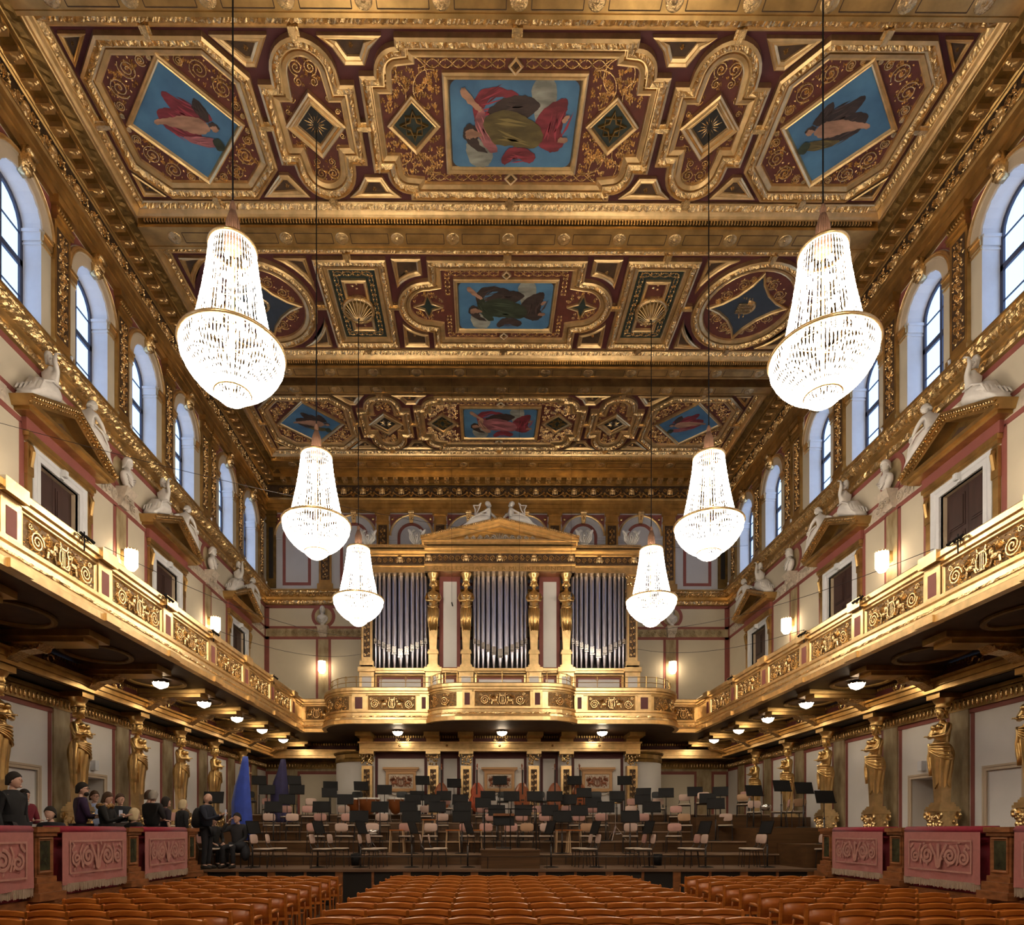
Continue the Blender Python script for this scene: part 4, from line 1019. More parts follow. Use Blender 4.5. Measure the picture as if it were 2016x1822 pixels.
for k in range(20): a = 2*pi*k/20; tm.tube([(.035*cos(a),.035*sin(a),1.92),(.082*cos(a),.082*sin(a),1.77),(.102*cos(a),.102*sin(a),1.39)], .010, 4)
CH_T = tm.mesh('tassel_cover', TASSEL, True)
bm_ = MB()
for r, z, n in ((.45,.10,10),(.30,.45,6),(.24,.85,6),(.20,1.15,5),(.3,-.2,8)):
    for k in range(n): a = 2*pi*k/n+z*3; bm_.sph((r*cos(a), r*sin(a), z), .035, None, .05, 6, 5)
CH_B = bm_.mesh('lamp_bulbs', glow('lamp_bulb', (1,.85,.65), 30, False))
st_ = MB(); st_.tube([(0,0,-.5),(0,0,1.42)], .02, 6)
for r, z in ((.45,.06),(.30,.41),(.24,.81),(.20,1.11)):
    for k in range(6): a = pi*k/3; st_.tube([(0,0,z-.04),(r*cos(a),r*sin(a),z)], .008, 4)
CH_S = st_.mesh('inner_frame', GOLDB)
ROWS = [(8.76,.22,'nearest pair, in front of the first painted ceiling bay'),(13.18,-.02,''),(17.66,.03,''),(3.7,.3,''),(-.1,.3,'')]
POSN = {0:'largest and nearest chandelier', 1:'middle-distance chandelier', 2:'farthest and smallest chandelier'}
for ri, (y, dz, _) in enumerate(ROWS):
    for s in (-1, 1):
        e = empty('chandelier', (s*4.06, y, 8.0+dz))
        for me in (CH_UP, CH_LOW, CH_IN, CH_R1, CH_R2, CH_R3, CH_T, CH_B, CH_S):
            o = bpy.data.objects.new(me.name.split('.')[0], me); COL.objects.link(o); o.parent = e
            if me in (CH_UP, CH_LOW, CH_IN, CH_B): o['kind'] = 'stuff'
        cb = MB(); top = 16.19-8.0-dz-(.36 if ri in (0,2,4) else .05); cb.tube([(0,0,1.9),(0,0,top)], .012, 6); cb.build('hanging_cable', BLACKM, e)
        sd = 'left' if s < 0 else 'right'
        if ri < 3: lb = ['lit crystal chandelier, largest of the %s row, hanging nearest the viewer', 'lit crystal chandelier, middle-sized one of the %s row', 'lit crystal chandelier, smallest of the %s row, in front of the organ'][ri] % sd
        else: lb = 'lit crystal chandelier of the %s row %s' % (sd, 'above the viewer, outside the picture' if ri == 3 else 'behind the viewer, outside the picture')
        tag(e, lb, 'chandelier', 'crystal chandeliers hanging in two rows')
# ================================================================ DOME LAMPS under the balcony
dm = MB(); dm.lathe([(.0,-.13),(.07,-.12),(.13,-.08),(.165,-.02),(.17,.0),(.0,.0)], 18)
for k in range(9): a = 2*pi*k/9; dm.tube([(.17*cos(a),.17*sin(a),0),(.135*cos(a),.135*sin(a),-.08),(.02*cos(a),.02*sin(a),-.135)], .012, 4)
DM = dm.mesh('glass_dome', DOMEG, True)
cp = MB(); cp.lathe([(.0,.05),(.10,.05),(.15,.03),(.175,.0),(.175,-.015),(.16,-.015)], 18); CP = cp.mesh('lamp_collar', GOLDD, True)
def dome(x, y, z, lb):
    e = empty('dome_lamp', (x, y, z)); 
    for me in (DM, CP): o = bpy.data.objects.new(me.name, me); COL.objects.link(o); o.parent = e
    tag(e, lb, 'ceiling lamp', 'glass dome lamps under the balcony')
ordn = ['first (nearest)','second','third','fourth','fifth (farthest)']
for s in (-1, 1):
    for k in range(5): dome(s*8.0, 14.64+2.28*k-(.1 if k > 2 else 0), 5.035, 'lit glass dome lamp under the %s balcony, %s along the row' % ('left' if s < 0 else 'right', ordn[k]))
for x, n in ((-3.53,'left'),(.05,'middle'),(3.5,'right')): dome(x, 21.9, 5.035, 'lit glass dome lamp under the organ gallery, %s of the three' % n)
# ================================================================ WALL SCONCES
sc = MB(); sc.lathe([(.0,-.31),(.06,-.30),(.12,-.24),(.13,-.1),(.13,.2),(.0,.2)], 12)
for k in range(12): a = 2*pi*k/12; sc.tube([(.14*cos(a),.14*sin(a),.2),(.14*cos(a),.14*sin(a),-.2),(.07*cos(a),.07*sin(a),-.30)], .012, 4)
SCM = sc.mesh('crystal_curtain', SCONCEG, True)
sc = MB(); sc.lathe([(.0,.22),(.12,.22),(.15,.20),(.15,.18),(.0,.18)], 12); sc.box(-.05,.05,.10,.26,-.05,.20); SCT = sc.mesh('sconce_bracket', GOLDB, True)
def sconce(x, y, rz, lb):
    e = empty('wall_sconce', (x, y, 8.36), rz)
    for me in (SCM, SCT): o = bpy.data.objects.new(me.name, me); COL.objects.link(o); o.parent = e
    tag(e, lb, 'wall lamp', 'lit crystal wall sconces')
for s in (-1, 1):
    for k, y in enumerate(SCON):
        if y > 9: sconce(s*(W-.27), y, -s*pi/2, 'lit cylindrical crystal sconce on the %s wall, %s' % ('left' if s < 0 else 'right', ['','next to the big door frame','between the first and second doors','between the second and third doors'][k]))
    sconce(s*7.17, YB-.27, 0, 'lit crystal sconce on the back wall %s of the organ' % ('left' if s < 0 else 'right'))
# ================================================================ ORGAN
YO = 23.1
ORG = empty('pipe_organ', (0, YO, 5.32)); tag(ORG, 'great gilded pipe organ with central pediment filling the back gallery', 'organ')
def om(u, v, w): return (u, -w, v-5.32)     # u = x, v = absolute z, w = toward hall
def ob(name, mt, fn, smooth=False, par=None):
    m = MB(om); fn(m); o = m.build(name, mt, par or ORG, smooth); return o
def body(m):
    m.box(-5.0,5.0,5.32,7.5,-.9,-.12)
    for a, b in ((-4.66,-2.6),(-1.0,1.06),(2.58,4.66)): m.box(a,b,7.4,11.1,-.5,-.42)
ob('organ_case', ORGBACK, body)
def sides(m):
    for s in (-1, 1): m.box(min(s*4.98,s*5.02),max(s*4.98,s*5.02),5.32,11.7,-1.2,0)
    m.box(-5,5,11.6,11.9,-1.5,-.1)
ob('case_side', GOLDD, sides)
XP = [-4.79,-2.40,-1.21,1.26-.01,2.42,4.82]
XP = [-4.79,-2.40,-1.21,1.24,2.41,4.80]
# base: pedestals, panels, rail cornice
def base(m):
    m.box(-5.05,5.05,7.42,7.50,-.2,.12); m.box(-5.02,5.02,7.34,7.42,-.2,.06); m.box(-5.0,5.0,5.32,5.6,-.2,.06)
    for x in XP: m.box(x-.27,x+.27,5.32,7.36,-.1,.14); m.box(x-.31,x+.31,7.36,7.52,-.1,.22); m.box(x-.22,x+.22,7.52,7.60,-.1,.16)
    for a, b in ((-4.5,-2.7),(-.9,.95),(2.7,4.5)): sweep(m, ccw([(a,5.7),(b,5.7),(b,7.3),(a,7.3)]), [(0,-.1),(0,.05),(.06,.06),(.08,.0)], True)
    for a, b in ((-2.1,-1.5),(1.53,2.12)): sweep(m, ccw([(a,5.7),(b,5.7),(b,7.3),(a,7.3)]), [(0,-.1),(0,.05),(.05,.06),(.07,.0)], True)
ob('organ_base', GOLDB, base)
def plb(m):
    for a, b in ((-4.45,-2.75),(-.85,.90),(2.75,4.45),(-2.05,-1.55),(1.57,2.08)): m.box(a,b,5.75,7.25,-.1,-.01)
ob('base_panel_border', PLUMW, plb)
def plc(m):
    for a, b in ((-4.45,-2.75),(-.85,.90),(2.75,4.45),(-2.05,-1.55),(1.57,2.08)): m.box(a+.1,b-.1,5.85,7.12,-.1,.01)
    for x in XP: m.box(x-.17,x+.17,5.6,7.2,.1,.146)
ob('base_panel', LWALL, plc)
# red-framed white panels between the paired columns
for a, b in ((-2.2,-1.43),(1.46,2.22)):
    ob('panel_border', PLUMW, lambda m: m.box(a,b,7.5,11.0,-.30,-.24)); ob('panel', LWALL, lambda m: m.box(a+.15,b-.13,7.62,10.75,-.24,-.22))
# pipes
def pipes(x0, x1, zf, skew=0):
    n = 11; wd = (x1-x0); ws = [1.0+.75*(1-abs(k-5)/5.0)**1.2 for k in range(n)]; tot = sum(ws); x = x0
    for k in range(n):
        w_ = wd*ws[k]/tot; r = w_*.43; xc = x+w_/2; x += w_; d = 1-abs(k-5)/5.0
        zm = zf+.98-.52*d**1.1; hm = .16+.14*d          # mouth
        m = MB(lambda u, v, w: (xc+u, .30+(-w), v-5.32)); m2 = lambda pr: [(q*(1 if True else 1), z) for q, z in pr]
        pm2 = MB(); pm2.lathe([(.03,zf),(.04,zf+.02),(r*.98,zm-.0),(r,zm+.02),(r,11.3)], 12); pm2.v = [(xc+a, .28+b, c-5.32) for a, b, c in pm2.v]
        po = pm2.build('organ_pipe', PIPE, ORG, True)
        mo = MB(om); mo.box(xc-r*.82, xc+r*.82, zm+.02, zm+hm, -.28+r*.75, -.28+r*1.0+.02); mo.box(xc-r*.9, xc+r*.9, zm-.03, zm+.015, -.28+r*.7, -.28+r*1.05+.03)
        mo.build('pipe_mouth', CHROME, po)
        mo = MB(om); mo.box(xc-r*.8, xc+r*.8, zm-.002+.012, zm+.035, -.28+r*.8, -.28+r*1.0+.028); mo.build('pipe_lip', BLACK, po)
pipes(-4.60,-2.63,7.52); pipes(-.98,1.04,7.52); pipes(2.63,4.62,7.52)
# outer pilasters
for x in (XP[0], XP[-1]):
    ob('outer_pilaster', GOLDB, lambda m: (m.box(x-.19,x+.19,7.6,10.9,-.1,.10), m.box(x-.25,x+.25,7.52,7.75,-.1,.16), m.box(x-.26,x+.26,10.86,10.98,-.1,.18)))
    ob('pilaster_ground', BRONZE, lambda m: m.box(x-.12,x+.12,7.9,10.1,.10,.104))
    def rl(m, x=x):
        for k in range(9):
            z = 7.98+k*.24; q = MB(); volute(q, x-.05, z, .05, pi/2, 1, 1.4, .010, .03, 3); volute(q, x+.05, z+.03, .05, pi/2, -1, 1.4, .010, .03, 3); leaf(q, x, z+.07, pi/2, .15, .03, .04); m.add(q, lambda a, b, c: (a, b, c+.104))
        for k in range(14): m.sph((x+random.uniform(-.2,.2), random.uniform(10.45,10.85), .16), .05,.06,.05,5,4)
        for sg in (-1, 1): m.tube([(x+sg*.2+.05*cos(a), 10.78+.05*sin(a), .18) for a in [2*pi*j/8 for j in range(9)]], .02, 5)
    ob('pilaster_relief', GOLDC, rl)
# caryatid herms (half figures on tapering shafts) on the organ
def herm_mb():
    m = MB(); # local: origin bottom, z up, facing -y ; total height 3.4
    m.loft([[(-.12,-.10,.62),(.12,-.10,.62),(.12,.08,.62),(-.12,.08,.62)],[(-.19,-.14,2.1),(.19,-.14,2.1),(.19,.1,2.1),(-.19,.1,2.1)]], True, True, True)
    m.box(-.17,.17,-.14,.1,.56,.64); m.box(-.19,.19,-.16,.1,.0,.10); m.box(-.16,.16,-.13,.1,.10,.5); m.box(-.2,.2,-.17,.1,.48,.56)
    return m
def herm_fig():
    m = MB()
    rings = []
    for z, rx, ry in ((1.35,.13,.11),(1.7,.17,.15),(1.95,.20,.17),(2.15,.19,.17),(2.3,.155,.14),(2.42,.17,.15),(2.58,.22,.15),(2.70,.20,.13),(2.76,.08,.08),(2.84,.065,.07)):
        rings.append([(rx*cos(2*pi*k/14), -.08+ry*sin(2*pi*k/14)+.0, z) for k in range(14)])
    m.loft(rings, True, True, True)
    for sx in (-1, 1): m.tube([(sx*.20,-.08,2.66),(sx*.26,-.14,2.48),(sx*.22,-.24,2.36),(-sx*.02,-.27,2.38+.02*sx)], [.055,.05,.042,.035], 6); m.sph((sx*.08,-.21,2.55), .06,.05,.055,7,5)
    m.sph((0,-.10,2.97), .095,.11,.13,10,8); m.sph((0,-.20,2.95), .018,.025,.03,5,4)
    for k in range(9): a = pi*k/8; m.sph((.11*cos(a), -.07, 2.98+.11*sin(a)), .045,.06,.045,6,4)
    m.lathe([(.09,3.08),(.13,3.12),(.12,3.2),(.17,3.3),(.2,3.36),(.2,3.4)], 12, (0,-.06,0)); 
    for k in range(9):
        a = -pi*.05-pi*.9*k/8; x, y = .19*cos(a), -.08+.17*sin(a); m.tube([(x,y,2.12),(x*.95,y*.9-.02,1.8),(x*.75+(.03 if k % 2 else -.03),y*.8-.02,1.45-(.14 if k % 2 else 0))], [.03,.028,.018], 4)
    m.tube([(-.18,-.2,2.2),(0,-.27,2.1),(.18,-.2,2.22)], .035, 5)
    return m
HB = herm_mb().mesh('tapered_shaft', GOLDB); HF = herm_fig().mesh('herm_figure', GOLDF, True)
for x in XP[1:-1]:
    b = putm(HB, 'tapered_shaft', Matrix.Translation((x, -.02, 7.52-5.32)), ORG); putm(HF, 'herm_figure', Matrix.Identity(4), b)
# entablature
def ent(m):
    for a, b, dz, pw in ((-5.05,-2.62,0,.0),(2.62,5.05,0,.0),(-2.70,2.72,.06,.14)):
        m.box(a,b,10.94,11.16,-.5,.12+pw); m.box(a,b,11.16,11.20,-.5,.16+pw); m.box(a,b,11.56+dz,11.64+dz,-.5,.2+pw); m.box(a,b,11.64+dz,11.70+dz,-.5,.3+pw); m.box(a,b,11.74+dz,11.84+dz,-.5,.38+pw)
        m.box(a,b,11.2,11.56+dz,-.5,.10+pw)
    m.box(-2.78,2.80,11.90,11.96,-.5,.56)
ob('entablature', GOLDB, ent)
def fg(m): m.box(-5.03,-2.72,11.23,11.53,.1,.105); m.box(2.74,5.03,11.23,11.53,.1,.105); m.box(-2.68,2.70,11.24,11.58,.24,.245)
ob('frieze_ground', BRONZE, fg)
def fr(m):
    x = -2.55; sg = 1
    while x < 2.6:
        q = MB(); volute(q, x, 11.41, .10, pi/2*sg, sg, 1.8, .015, .04, 4); m.add(q, lambda a, b, c: (a, b, c+.245)); x += .21; sg = -sg
    for s in (-1, 1):
        x = 2.85
        while x < 5.0: q = MB(); volute(q, s*x, 11.38, .09, pi/2*sg, sg, 1.8, .015, .04, 4); m.add(q, lambda a, b, c: (a, b, c+.105)); x += .21; sg = -sg
ob('frieze_relief', GOLDC, fr)
for x, w_ in ((-2.55,.27),(-1.21,.27),(0,.27),(1.23,.27),(2.56,.27),(-3.6,.13),(3.6,.13),(-4.85,.13),(4.85,.13)):
    o = putm(MASK, 'frieze_mask', Matrix.Translation((x, -w_, 11.40-5.32)), ORG)
# pediment
def ped(m):
    for sg in (-1, 1):
        def rk(d0, d1, w1, w0=-.4):
            x1, zb_, zt = 2.80, 11.97, 12.62; L = sqrt(x1*x1+(zt-zb_)**2); nx, nz = (zt-zb_)/L, x1/L
            m.loft([[(sg*(x1+nx*d0), zb_+nz*d0, w0),(sg*(x1+nx*d1), zb_+nz*d1, w0),(sg*(x1+nx*d1), zb_+nz*d1, w1),(sg*(x1+nx*d0), zb_+nz*d0, w1)],
                    [(0, zt+d0*1.03, w0),(0, zt+d1*1.03, w0),(0, zt+d1*1.03, w1),(0, zt+d0*1.03, w1)]], True, True, True)
        rk(-.14,-.05,.36); rk(-.05,.03,.46); rk(.03,.10,.60)
ob('pediment', GOLDB, ped)
ob('tympanum', GOLD, lambda m: m.prism([(-2.7,11.96),(2.7,11.96),(0,12.56)], -.3, .2))
def ty(m):
    q = MB()
    for k in range(-5, 6):
        if k: volute(q, k*.24, 12.12-.0*abs(k), .125*(1.15-abs(k)*.11), pi/2, 1 if k > 0 else -1, 1.8, .02, .07, 6)
    for k in range(5): leaf(q, 0, 12.02, pi/2+(k-2)*.35, .34, .045, .09)
    m.add(q, lambda a, b, c: (a, b, c+.2))
ob('tympanum_relief', STONE, ty)
def lm(m):
    for sg in (-1, 1):
        for k in range(44): t = (k+.5)/44; m.sph((sg*2.80*(1-t), 11.97+.65*t+.065, .60), .022,.03,.025,5,4)
    for k in range(70): m.sph((-5.0+.034*k, 11.79, .38), .012,.04,.02,4,3); m.sph((2.65+.034*k, 11.79, .38), .012,.04,.02,4,3)
ob('egg_moulding', GOLDC, lm)
# lettering on the architrave
tc = bpy.data.curves.new('inscription', 'FONT'); tc.body = 'GESELLSCHAFT DER MUSIKFREUNDE'; tc.size = .20; tc.extrude = .006; tc.align_x = 'CENTER'; tc.space_character = 1.12
to = bpy.data.objects.new('inscription_tmp', tc); COL.objects.link(to)
dg = bpy.context.evaluated_depsgraph_get(); me = bpy.data.meshes.new_from_object(to.evaluated_get(dg)); bpy.data.objects.remove(to)
xs = [v.co.x for v in me.vertices]; k_ = 4.75/(max(xs)-min(xs))
me.materials.clear(); me.materials.append(GOLD)
io = bpy.data.objects.new('inscription', me); COL.objects.link(io); io.parent = ORG; io.matrix_local = Matrix.Translation((0.0, -.262, 10.985-5.32)) @ Matrix.Rotation(pi/2, 4, 'X') @ Matrix.Diagonal((k_, .9, 1, 1))
# ---- lower back colonnade under the organ
def flat(name, mt, fn, par=None, st=True, smooth=False):
    m = MB(lambda u, v, w: (u, YO-w, v)); fn(m); o = m.build(name, mt, par, smooth); 
    if par is None and st: S(o)
    return o
LBW = flat('wall_back_lower', LWALL, lambda m: m.box(-4.95,4.97,ZF,5.1,-.5,-.28))
flat('trim_gallery_beam', GOLDB, lambda m: (m.box(-5.05,5.07,4.50,4.60,-.3,.14), m.box(-5.05,5.07,4.60,4.78,-.3,.18), m.box(-5.1,5.12,4.78,4.83,-.3,.24)))
lb = bpy.data.objects['trim_gallery_beam']
flat('plum_frieze', PLUM, lambda m: m.box(-5.0,5.0,4.83,5.08,-.2,-.1), lb)
def dt(m):
    x = -4.95
    while x < 4.95: m.box(x,x+.045,5.0,5.08,-.1,.0); x += .09
flat('dentil_row', GOLD, dt, lb)
flat('small_roundel', GOLDC, lambda m: [m.sph((x,4.69,.19), .05,.05,.03,8,4) for x in (-3.6,-1.9,0,1.9,3.6)], lb)
def wr_(m):
    for x in (-3.53,.05,3.5):
        m.tube([(x+.10*cos(a), 4.95+.08*sin(a), -.08) for a in [2*pi*j/12 for j in range(12)]], .02, 5, True)
        q = MB()
        for sg in (-1, 1): volute(q, x+sg*.2, 4.93, .07, 0, sg, 1.4, .012, .03, 3)
        m.add(q, lambda a, b, c: (a, b, c-.09))
flat('gilt_wreath', GOLDC, wr_, lb)
for x in XP:
    c = MB(lambda u, v, w: (u, YO-w, v)); c.box(x-.24,x+.24,4.83,5.09,-.1,.2); c.box(x-.27,x+.27,4.95,5.09,-.1,.9); c.build('console_block', GOLD, lb)
    c = MB(lambda u, v, w: (x+u, YO-w, v)); c.box(-.19,.19,2.2,3.98,-.2,.10); c.box(-.16,.16,2.2,3.9,.1,.12); c.box(-.26,.26,4.40,4.50,-.2,.2); pc = c.build('gallery_pilaster', GOLDB, LBW)
    c = MB(lambda u, v, w: (x+u, YO-w, v)); c.box(-.11,.11,2.3,3.85,.12,.124); c.build('pilaster_ground', BRONZE, pc)
    c = MB(lambda u, v, w: (x+u, YO-w, v))
    for k in range(7):
        z = 2.4+k*.21; q = MB(); volute(q, -.05, z, .05, pi/2, 1, 1.4, .010, .03, 3); volute(q, .05, z+.03, .05, pi/2, -1, 1.4, .010, .03, 3); leaf(q, 0, z+.07, pi/2, .13, .03, .04); c.add(q, lambda a, b, cc: (a, b, cc+.12))
    for k in range(16): c.sph((random.uniform(-.18,.18), random.uniform(4.02,4.35), .12), .045,.06,.05,5,4)
    for sg in (-1, 1): c.tube([(sg*.2+.055*cos(a), 4.34+.055*sin(a), .16) for a in [2*pi*j/8 for j in range(9)]], .02, 5)
    c.build('capital_relief', GOLDC, pc)
for a, b in ((-4.55,-2.65),(-2.15,-1.45),(-.97,1.0),(1.5,2.15),(2.65,4.55)):
    flat('panel_border', PLUM, lambda m: (m.box(a,a+.10,ZS,4.5,-.28,-.26), m.box(b-.10,b,ZS,4.5,-.28,-.26), m.box(a,b,4.28,4.5,-.28,-.255)), LBW)
# hanging relief plaques (lyre between two winged beasts)
for x, n in ((-3.6,'left'),(0.0,'middle'),(3.58,'right')):
    e = empty('relief_plaque', (x, YO+.26, 3.45)); tag(e, 'ochre relief plaque with a lyre between two beasts, %s of the three below the organ' % n, 'wall relief', 'relief plaques under the organ gallery')
    m = MB(lambda u, v, w: (u, -w, v)); m.box(-.55,.55,-.40,.36,0,.05); m.box(-.66,.66,.42,.50,0,.12); m.box(-.60,.60,.36,.42,0,.08)
    sweep(m, ccw(rect(0,-.02,.55,.36)), [(0,.05),(0,.08),(.08,.08),(.10,.05)], True); m.build('plaque_frame', mat('ochre_frame%s' % n, (.56,.33,.16), .6) if n == 'left' else bpy.data.materials['ochre_frameleft'], e)
    m = MB(lambda u, v, w: (u, -w, v)); m.box(-.44,.44,-.27,.24,.05,.055); m.build('plaque_ground', STONE, e)
    m = MB(lambda u, v, w: (u, -w-.055, v-.02)); m.add(relief(.8, True, True)); m.build('plaque_relief', mat('terracotta', (.28,.10,.05), .6) if n == 'left' else bpy.data.materials['terracotta'], e)
    m = MB(lambda u, v, w: (u, -w, v))
    for k in range(3): c0 = -.42+.42*k; m.tube([(c0+.42*t, -.42-.10*sin(pi*t), .04) for t in [j/8 for j in range(9)]], .025, 5)
    for k in range(4): m.sph((-.42+.28*k,-.5,.04), .03,.02,.07,5,4)
    m.build('festoon', STONE, e)
# curved side walls joining the colonnade to the back wall
for s in (-1, 1):
    m = MB(); m.lathe([(1.0,ZF),(1.0,4.15)], 24, (s*5.15, 24.25, 0)); o = S(m.build('wall_curve_'+('left' if s < 0 else 'right'), LWALL, smooth=True))
    m = MB(); m.lathe([(1.03,4.15),(1.04,4.25),(1.02,4.3),(1.02,4.44),(1.08,4.46),(1.10,4.52),(1.0,4.53)], 24, (s*5.15, 24.25, 0)); m.build('curved_frieze', GOLDD, o)
    m = MB(lambda u, v, w: (u, 25.2-w, v)); a, b = (-9.5,-5.6) if s < 0 else (5.6,9.5)
    m.box(a,b,4.50,4.60,-.2,.0); m.box(a,b,4.60,4.78,-.2,.05); m.box(a,b,4.78,4.83,-.2,.1); o = S(m.build('trim_back_beam', GOLDB))
    m = MB(lambda u, v, w: (u, 25.2-w, v)); m.box(a,b,4.83,5.08,-.2,-.1); m.build('plum_frieze', PLUM, o)
    m = MB(lambda u, v, w: (u, 25.2-w, v)); x = a
    while x < b: m.box(x,x+.05,5.0,5.08,-.1,.0); x += .1
    m.build('dentil_row', GOLD, o)
    m = MB(lambda u, v, w: (u, 25.2-w, v)); x = (a+b)/2; m.tube([(x+.10*cos(t), 4.95+.08*sin(t), -.08) for t in [2*pi*j/12 for j in range(12)]], .02, 5, True); m.build('gilt_wreath', GOLDC, o)
    m = MB(lambda u, v, w: (u, YB-w, v)); m.box(a,b,4.18,4.5,0,.06); m.box(a,b,4.44,4.52,0,.12); o = m.build('tongue_frieze', GOLDD, WB)
    m = MB(lambda u, v, w: (u, YB-w, v)); x = a
    while x < b: m.sph((x,4.31,.06), .035,.10,.035,5,4); x += .12
    m.build('tongue', GOLDC, o)
    m = MB(lambda u, v, w: (u, YB-w, v)); m.box(a,b,ZF,4.18,0,.01); m.build('lower_field', FAUX, WB)
    m = MB(lambda u, v, w: (u, YB-w, v)); m2 = MB(lambda u, v, w: (u, YB-w, v))
    for (c, hw) in ((s*7.35,.78),(s*5.9,.42),(s*9.2,.25)): m.box(c-hw-.1,c+hw+.1,ZS,4.08,.01,.02); m2.box(c-hw,c+hw,ZS,3.95,.02,.026)
    m.build('panel_border', PLUMW, WB); m2.build('lower_panel', CREAM, WB)
# ================================================================ FIGURES (skinned bodies)
def skin(verts, edges, radii, sub=1, root=0):
    me = bpy.data.meshes.new('tmp'); me.from_pydata(verts, edges, []); o = bpy.data.objects.new('tmp', me); COL.objects.link(o)
    md = o.modifiers.new('s', 'SKIN'); sl = me.skin_vertices[0].data
    for i, r in enumerate(radii): sl[i].radius = r if isinstance(r, tuple) else (r, r); sl[i].use_root = (i == root)
    md.use_smooth_shade = True
    s2 = o.modifiers.new('u', 'SUBSURF'); s2.levels = sub; s2.render_levels = sub
    dg = bpy.context.evaluated_depsgraph_get(); ev = o.evaluated_get(dg).to_mesh()
    m = MB(); m.v = [tuple(v.co) for v in ev.vertices]; m.f = [tuple(p.vertices) for p in ev.polygons]
    o.evaluated_get(dg).to_mesh_clear(); bpy.data.objects.remove(o); bpy.data.meshes.remove(me); return m
def head_mb(c, s=1.0, yaw=0.0, pitch=0.0, detail=True):
    """head centred at c (mid-skull), facing -y before yaw; s=1 -> 23 cm tall"""
    m = MB(); nu, nv = 16, 12; rings = []
    for j in range(nv+1):
        a = -pi/2+pi*j/nv; ring = []
        for k in range(nu):
            b = 2*pi*k/nu; x = .075*cos(a)*cos(b); y = .095*cos(a)*sin(b); z = .115*sin(a)
            if z < 0: f = 1-.28*(-z/.115); x *= f; y = y*(1-.15*(-z/.115))-(.012*(-z/.115))
            if y < -.06 and -.02 < z < .03: y += .006
            if z < -.09: y -= .015
            ring.append((x, y, z))
        rings.append(ring)
    m.loft(rings)
    if detail:
        m.loft([[(-.008,-.085,.025),(.008,-.085,.025),(.006,-.08,.03)],[(-.016,-.092,-.022),(.016,-.092,-.022),(.0,-.115,-.016)],[(-.012,-.085,-.03),(.012,-.085,-.03),(0,-.1,-.028)]], True, True, True)
        for sx in (-1, 1): m.sph((sx*.076,.005,-.003), .010,.022,.03,6,5); m.sph((sx*.03,-.080,.014), .013,.010,.008,6,4)
        m.sph((0,-.083,-.055), .024,.010,.007,7,4); m.sph((0,-.078,-.092), .022,.02,.018,6,4)
    R = Matrix.Rotation(yaw, 3, 'Z') @ Matrix.Rotation(pitch, 3, 'X')
    m.v = [tuple(R @ Vector((x*s, y*s, z*s)) + Vector(c)) for x, y, z in m.v]; return m
def hair_mb(c, s=1.0, yaw=0.0, style='short', pitch=0.0):
    m = MB(); nu, nv = 16, 9; rings = []
    lim = {'short': -.05, 'long': -.95, 'bob': -.75, 'fringe': -.35}.get(style, -.05)
    for j in range(nv+1):
        a = pi/2*(1-j/nv)+lim*(j/nv); ring = []
        for k in range(nu):
            b = 2*pi*k/nu; fr = -sin(b); lo = .40 if fr > .6 else .40*(fr-.1)/.5 if fr > .1 else -.62 if fr < -.25 else -.62*(.1-fr)/.35
            if style in ('long','bob','fringe') and fr <= .35: lo = lim if fr < .2 else lim*.6
            aa = pi/2+(lo-pi/2)*(j/nv)
            r = 1.075+.025*sin(5*b+j)+.02*sin(11*b+2.3*j)
            z = .118*sin(aa)*1.06; x = .080*cos(aa)*cos(b)*r if aa > 0 else .082*cos(b)*r*(1-.12*aa*aa*0); y = .098*cos(aa)*sin(b)*r if aa > 0 else .098*sin(b)*r
            if style in ('long','bob') and aa < 0: z = .118*aa*1.25
            ring.append((x, y+.008, z+.004))
        rings.append(ring)
    m.loft(rings, True, False, True)
    R = Matrix.Rotation(yaw, 3, 'Z') @ Matrix.Rotation(pitch, 3, 'X')
    m.v = [tuple(R @ Vector((x*s, y*s, z*s)) + Vector(c)) for x, y, z in m.v]; return m
def hand_mb(w, d, s=1.0, side=1):
    """hand at wrist w pointing along unit d"""
    m = MB(); d = Vector(d).normalized(); up = Vector((0,0,1)) if abs(d.z) < .9 else Vector((0,-1,0)); sx = d.cross(up).normalized(); n = sx.cross(d)
    P = lambda a, b, c: tuple(Vector(w)+d*a*s+sx*b*s+n*c*s)
    m.loft([[P(0,-.024,-.014),P(0,.024,-.014),P(0,.024,.014),P(0,-.024,.014)],[P(.05,-.04,-.015),P(.05,.04,-.015),P(.05,.04,.013),P(.05,-.04,.013)],[P(.09,-.038,-.012),P(.09,.038,-.012),P(.09,.038,.010),P(.09,-.038,.010)]], True, True, True)
    for k, L in enumerate((.06,.075,.07,.055)):
        b = -.03+.02*k; m.tube([P(.085,b,0),P(.085+L*.5,b,-.006),P(.085+L*.85,b,-.03)], [.0095,.009,.007], 5)
    m.tube([P(.02,-side*.028,0),P(.05,-side*.055,-.008),P(.085,-side*.058,-.016)], [.012,.011,.008], 5); return m
ST = dict(pel=(0,0,.95), sp=(0,0,1.14), ch=(0,.0,1.33), nk=(0,.01,1.49), hd=(0,-.005,1.56),
 hl=(-.095,0,.90), hr=(.095,0,.90), kl=(-.10,-.01,.50), kr=(.10,-.01,.50), al=(-.10,.03,.09), ar=(.10,.03,.09), tl=(-.11,-.13,.035), tr=(.11,-.13,.035),
 sl=(-.185,.01,1.41), sr=(.185,.01,1.41), el=(-.24,.03,1.12), er=(.24,.03,1.12), wl=(-.25,-.05,.87), wr=(.25,-.05,.87))
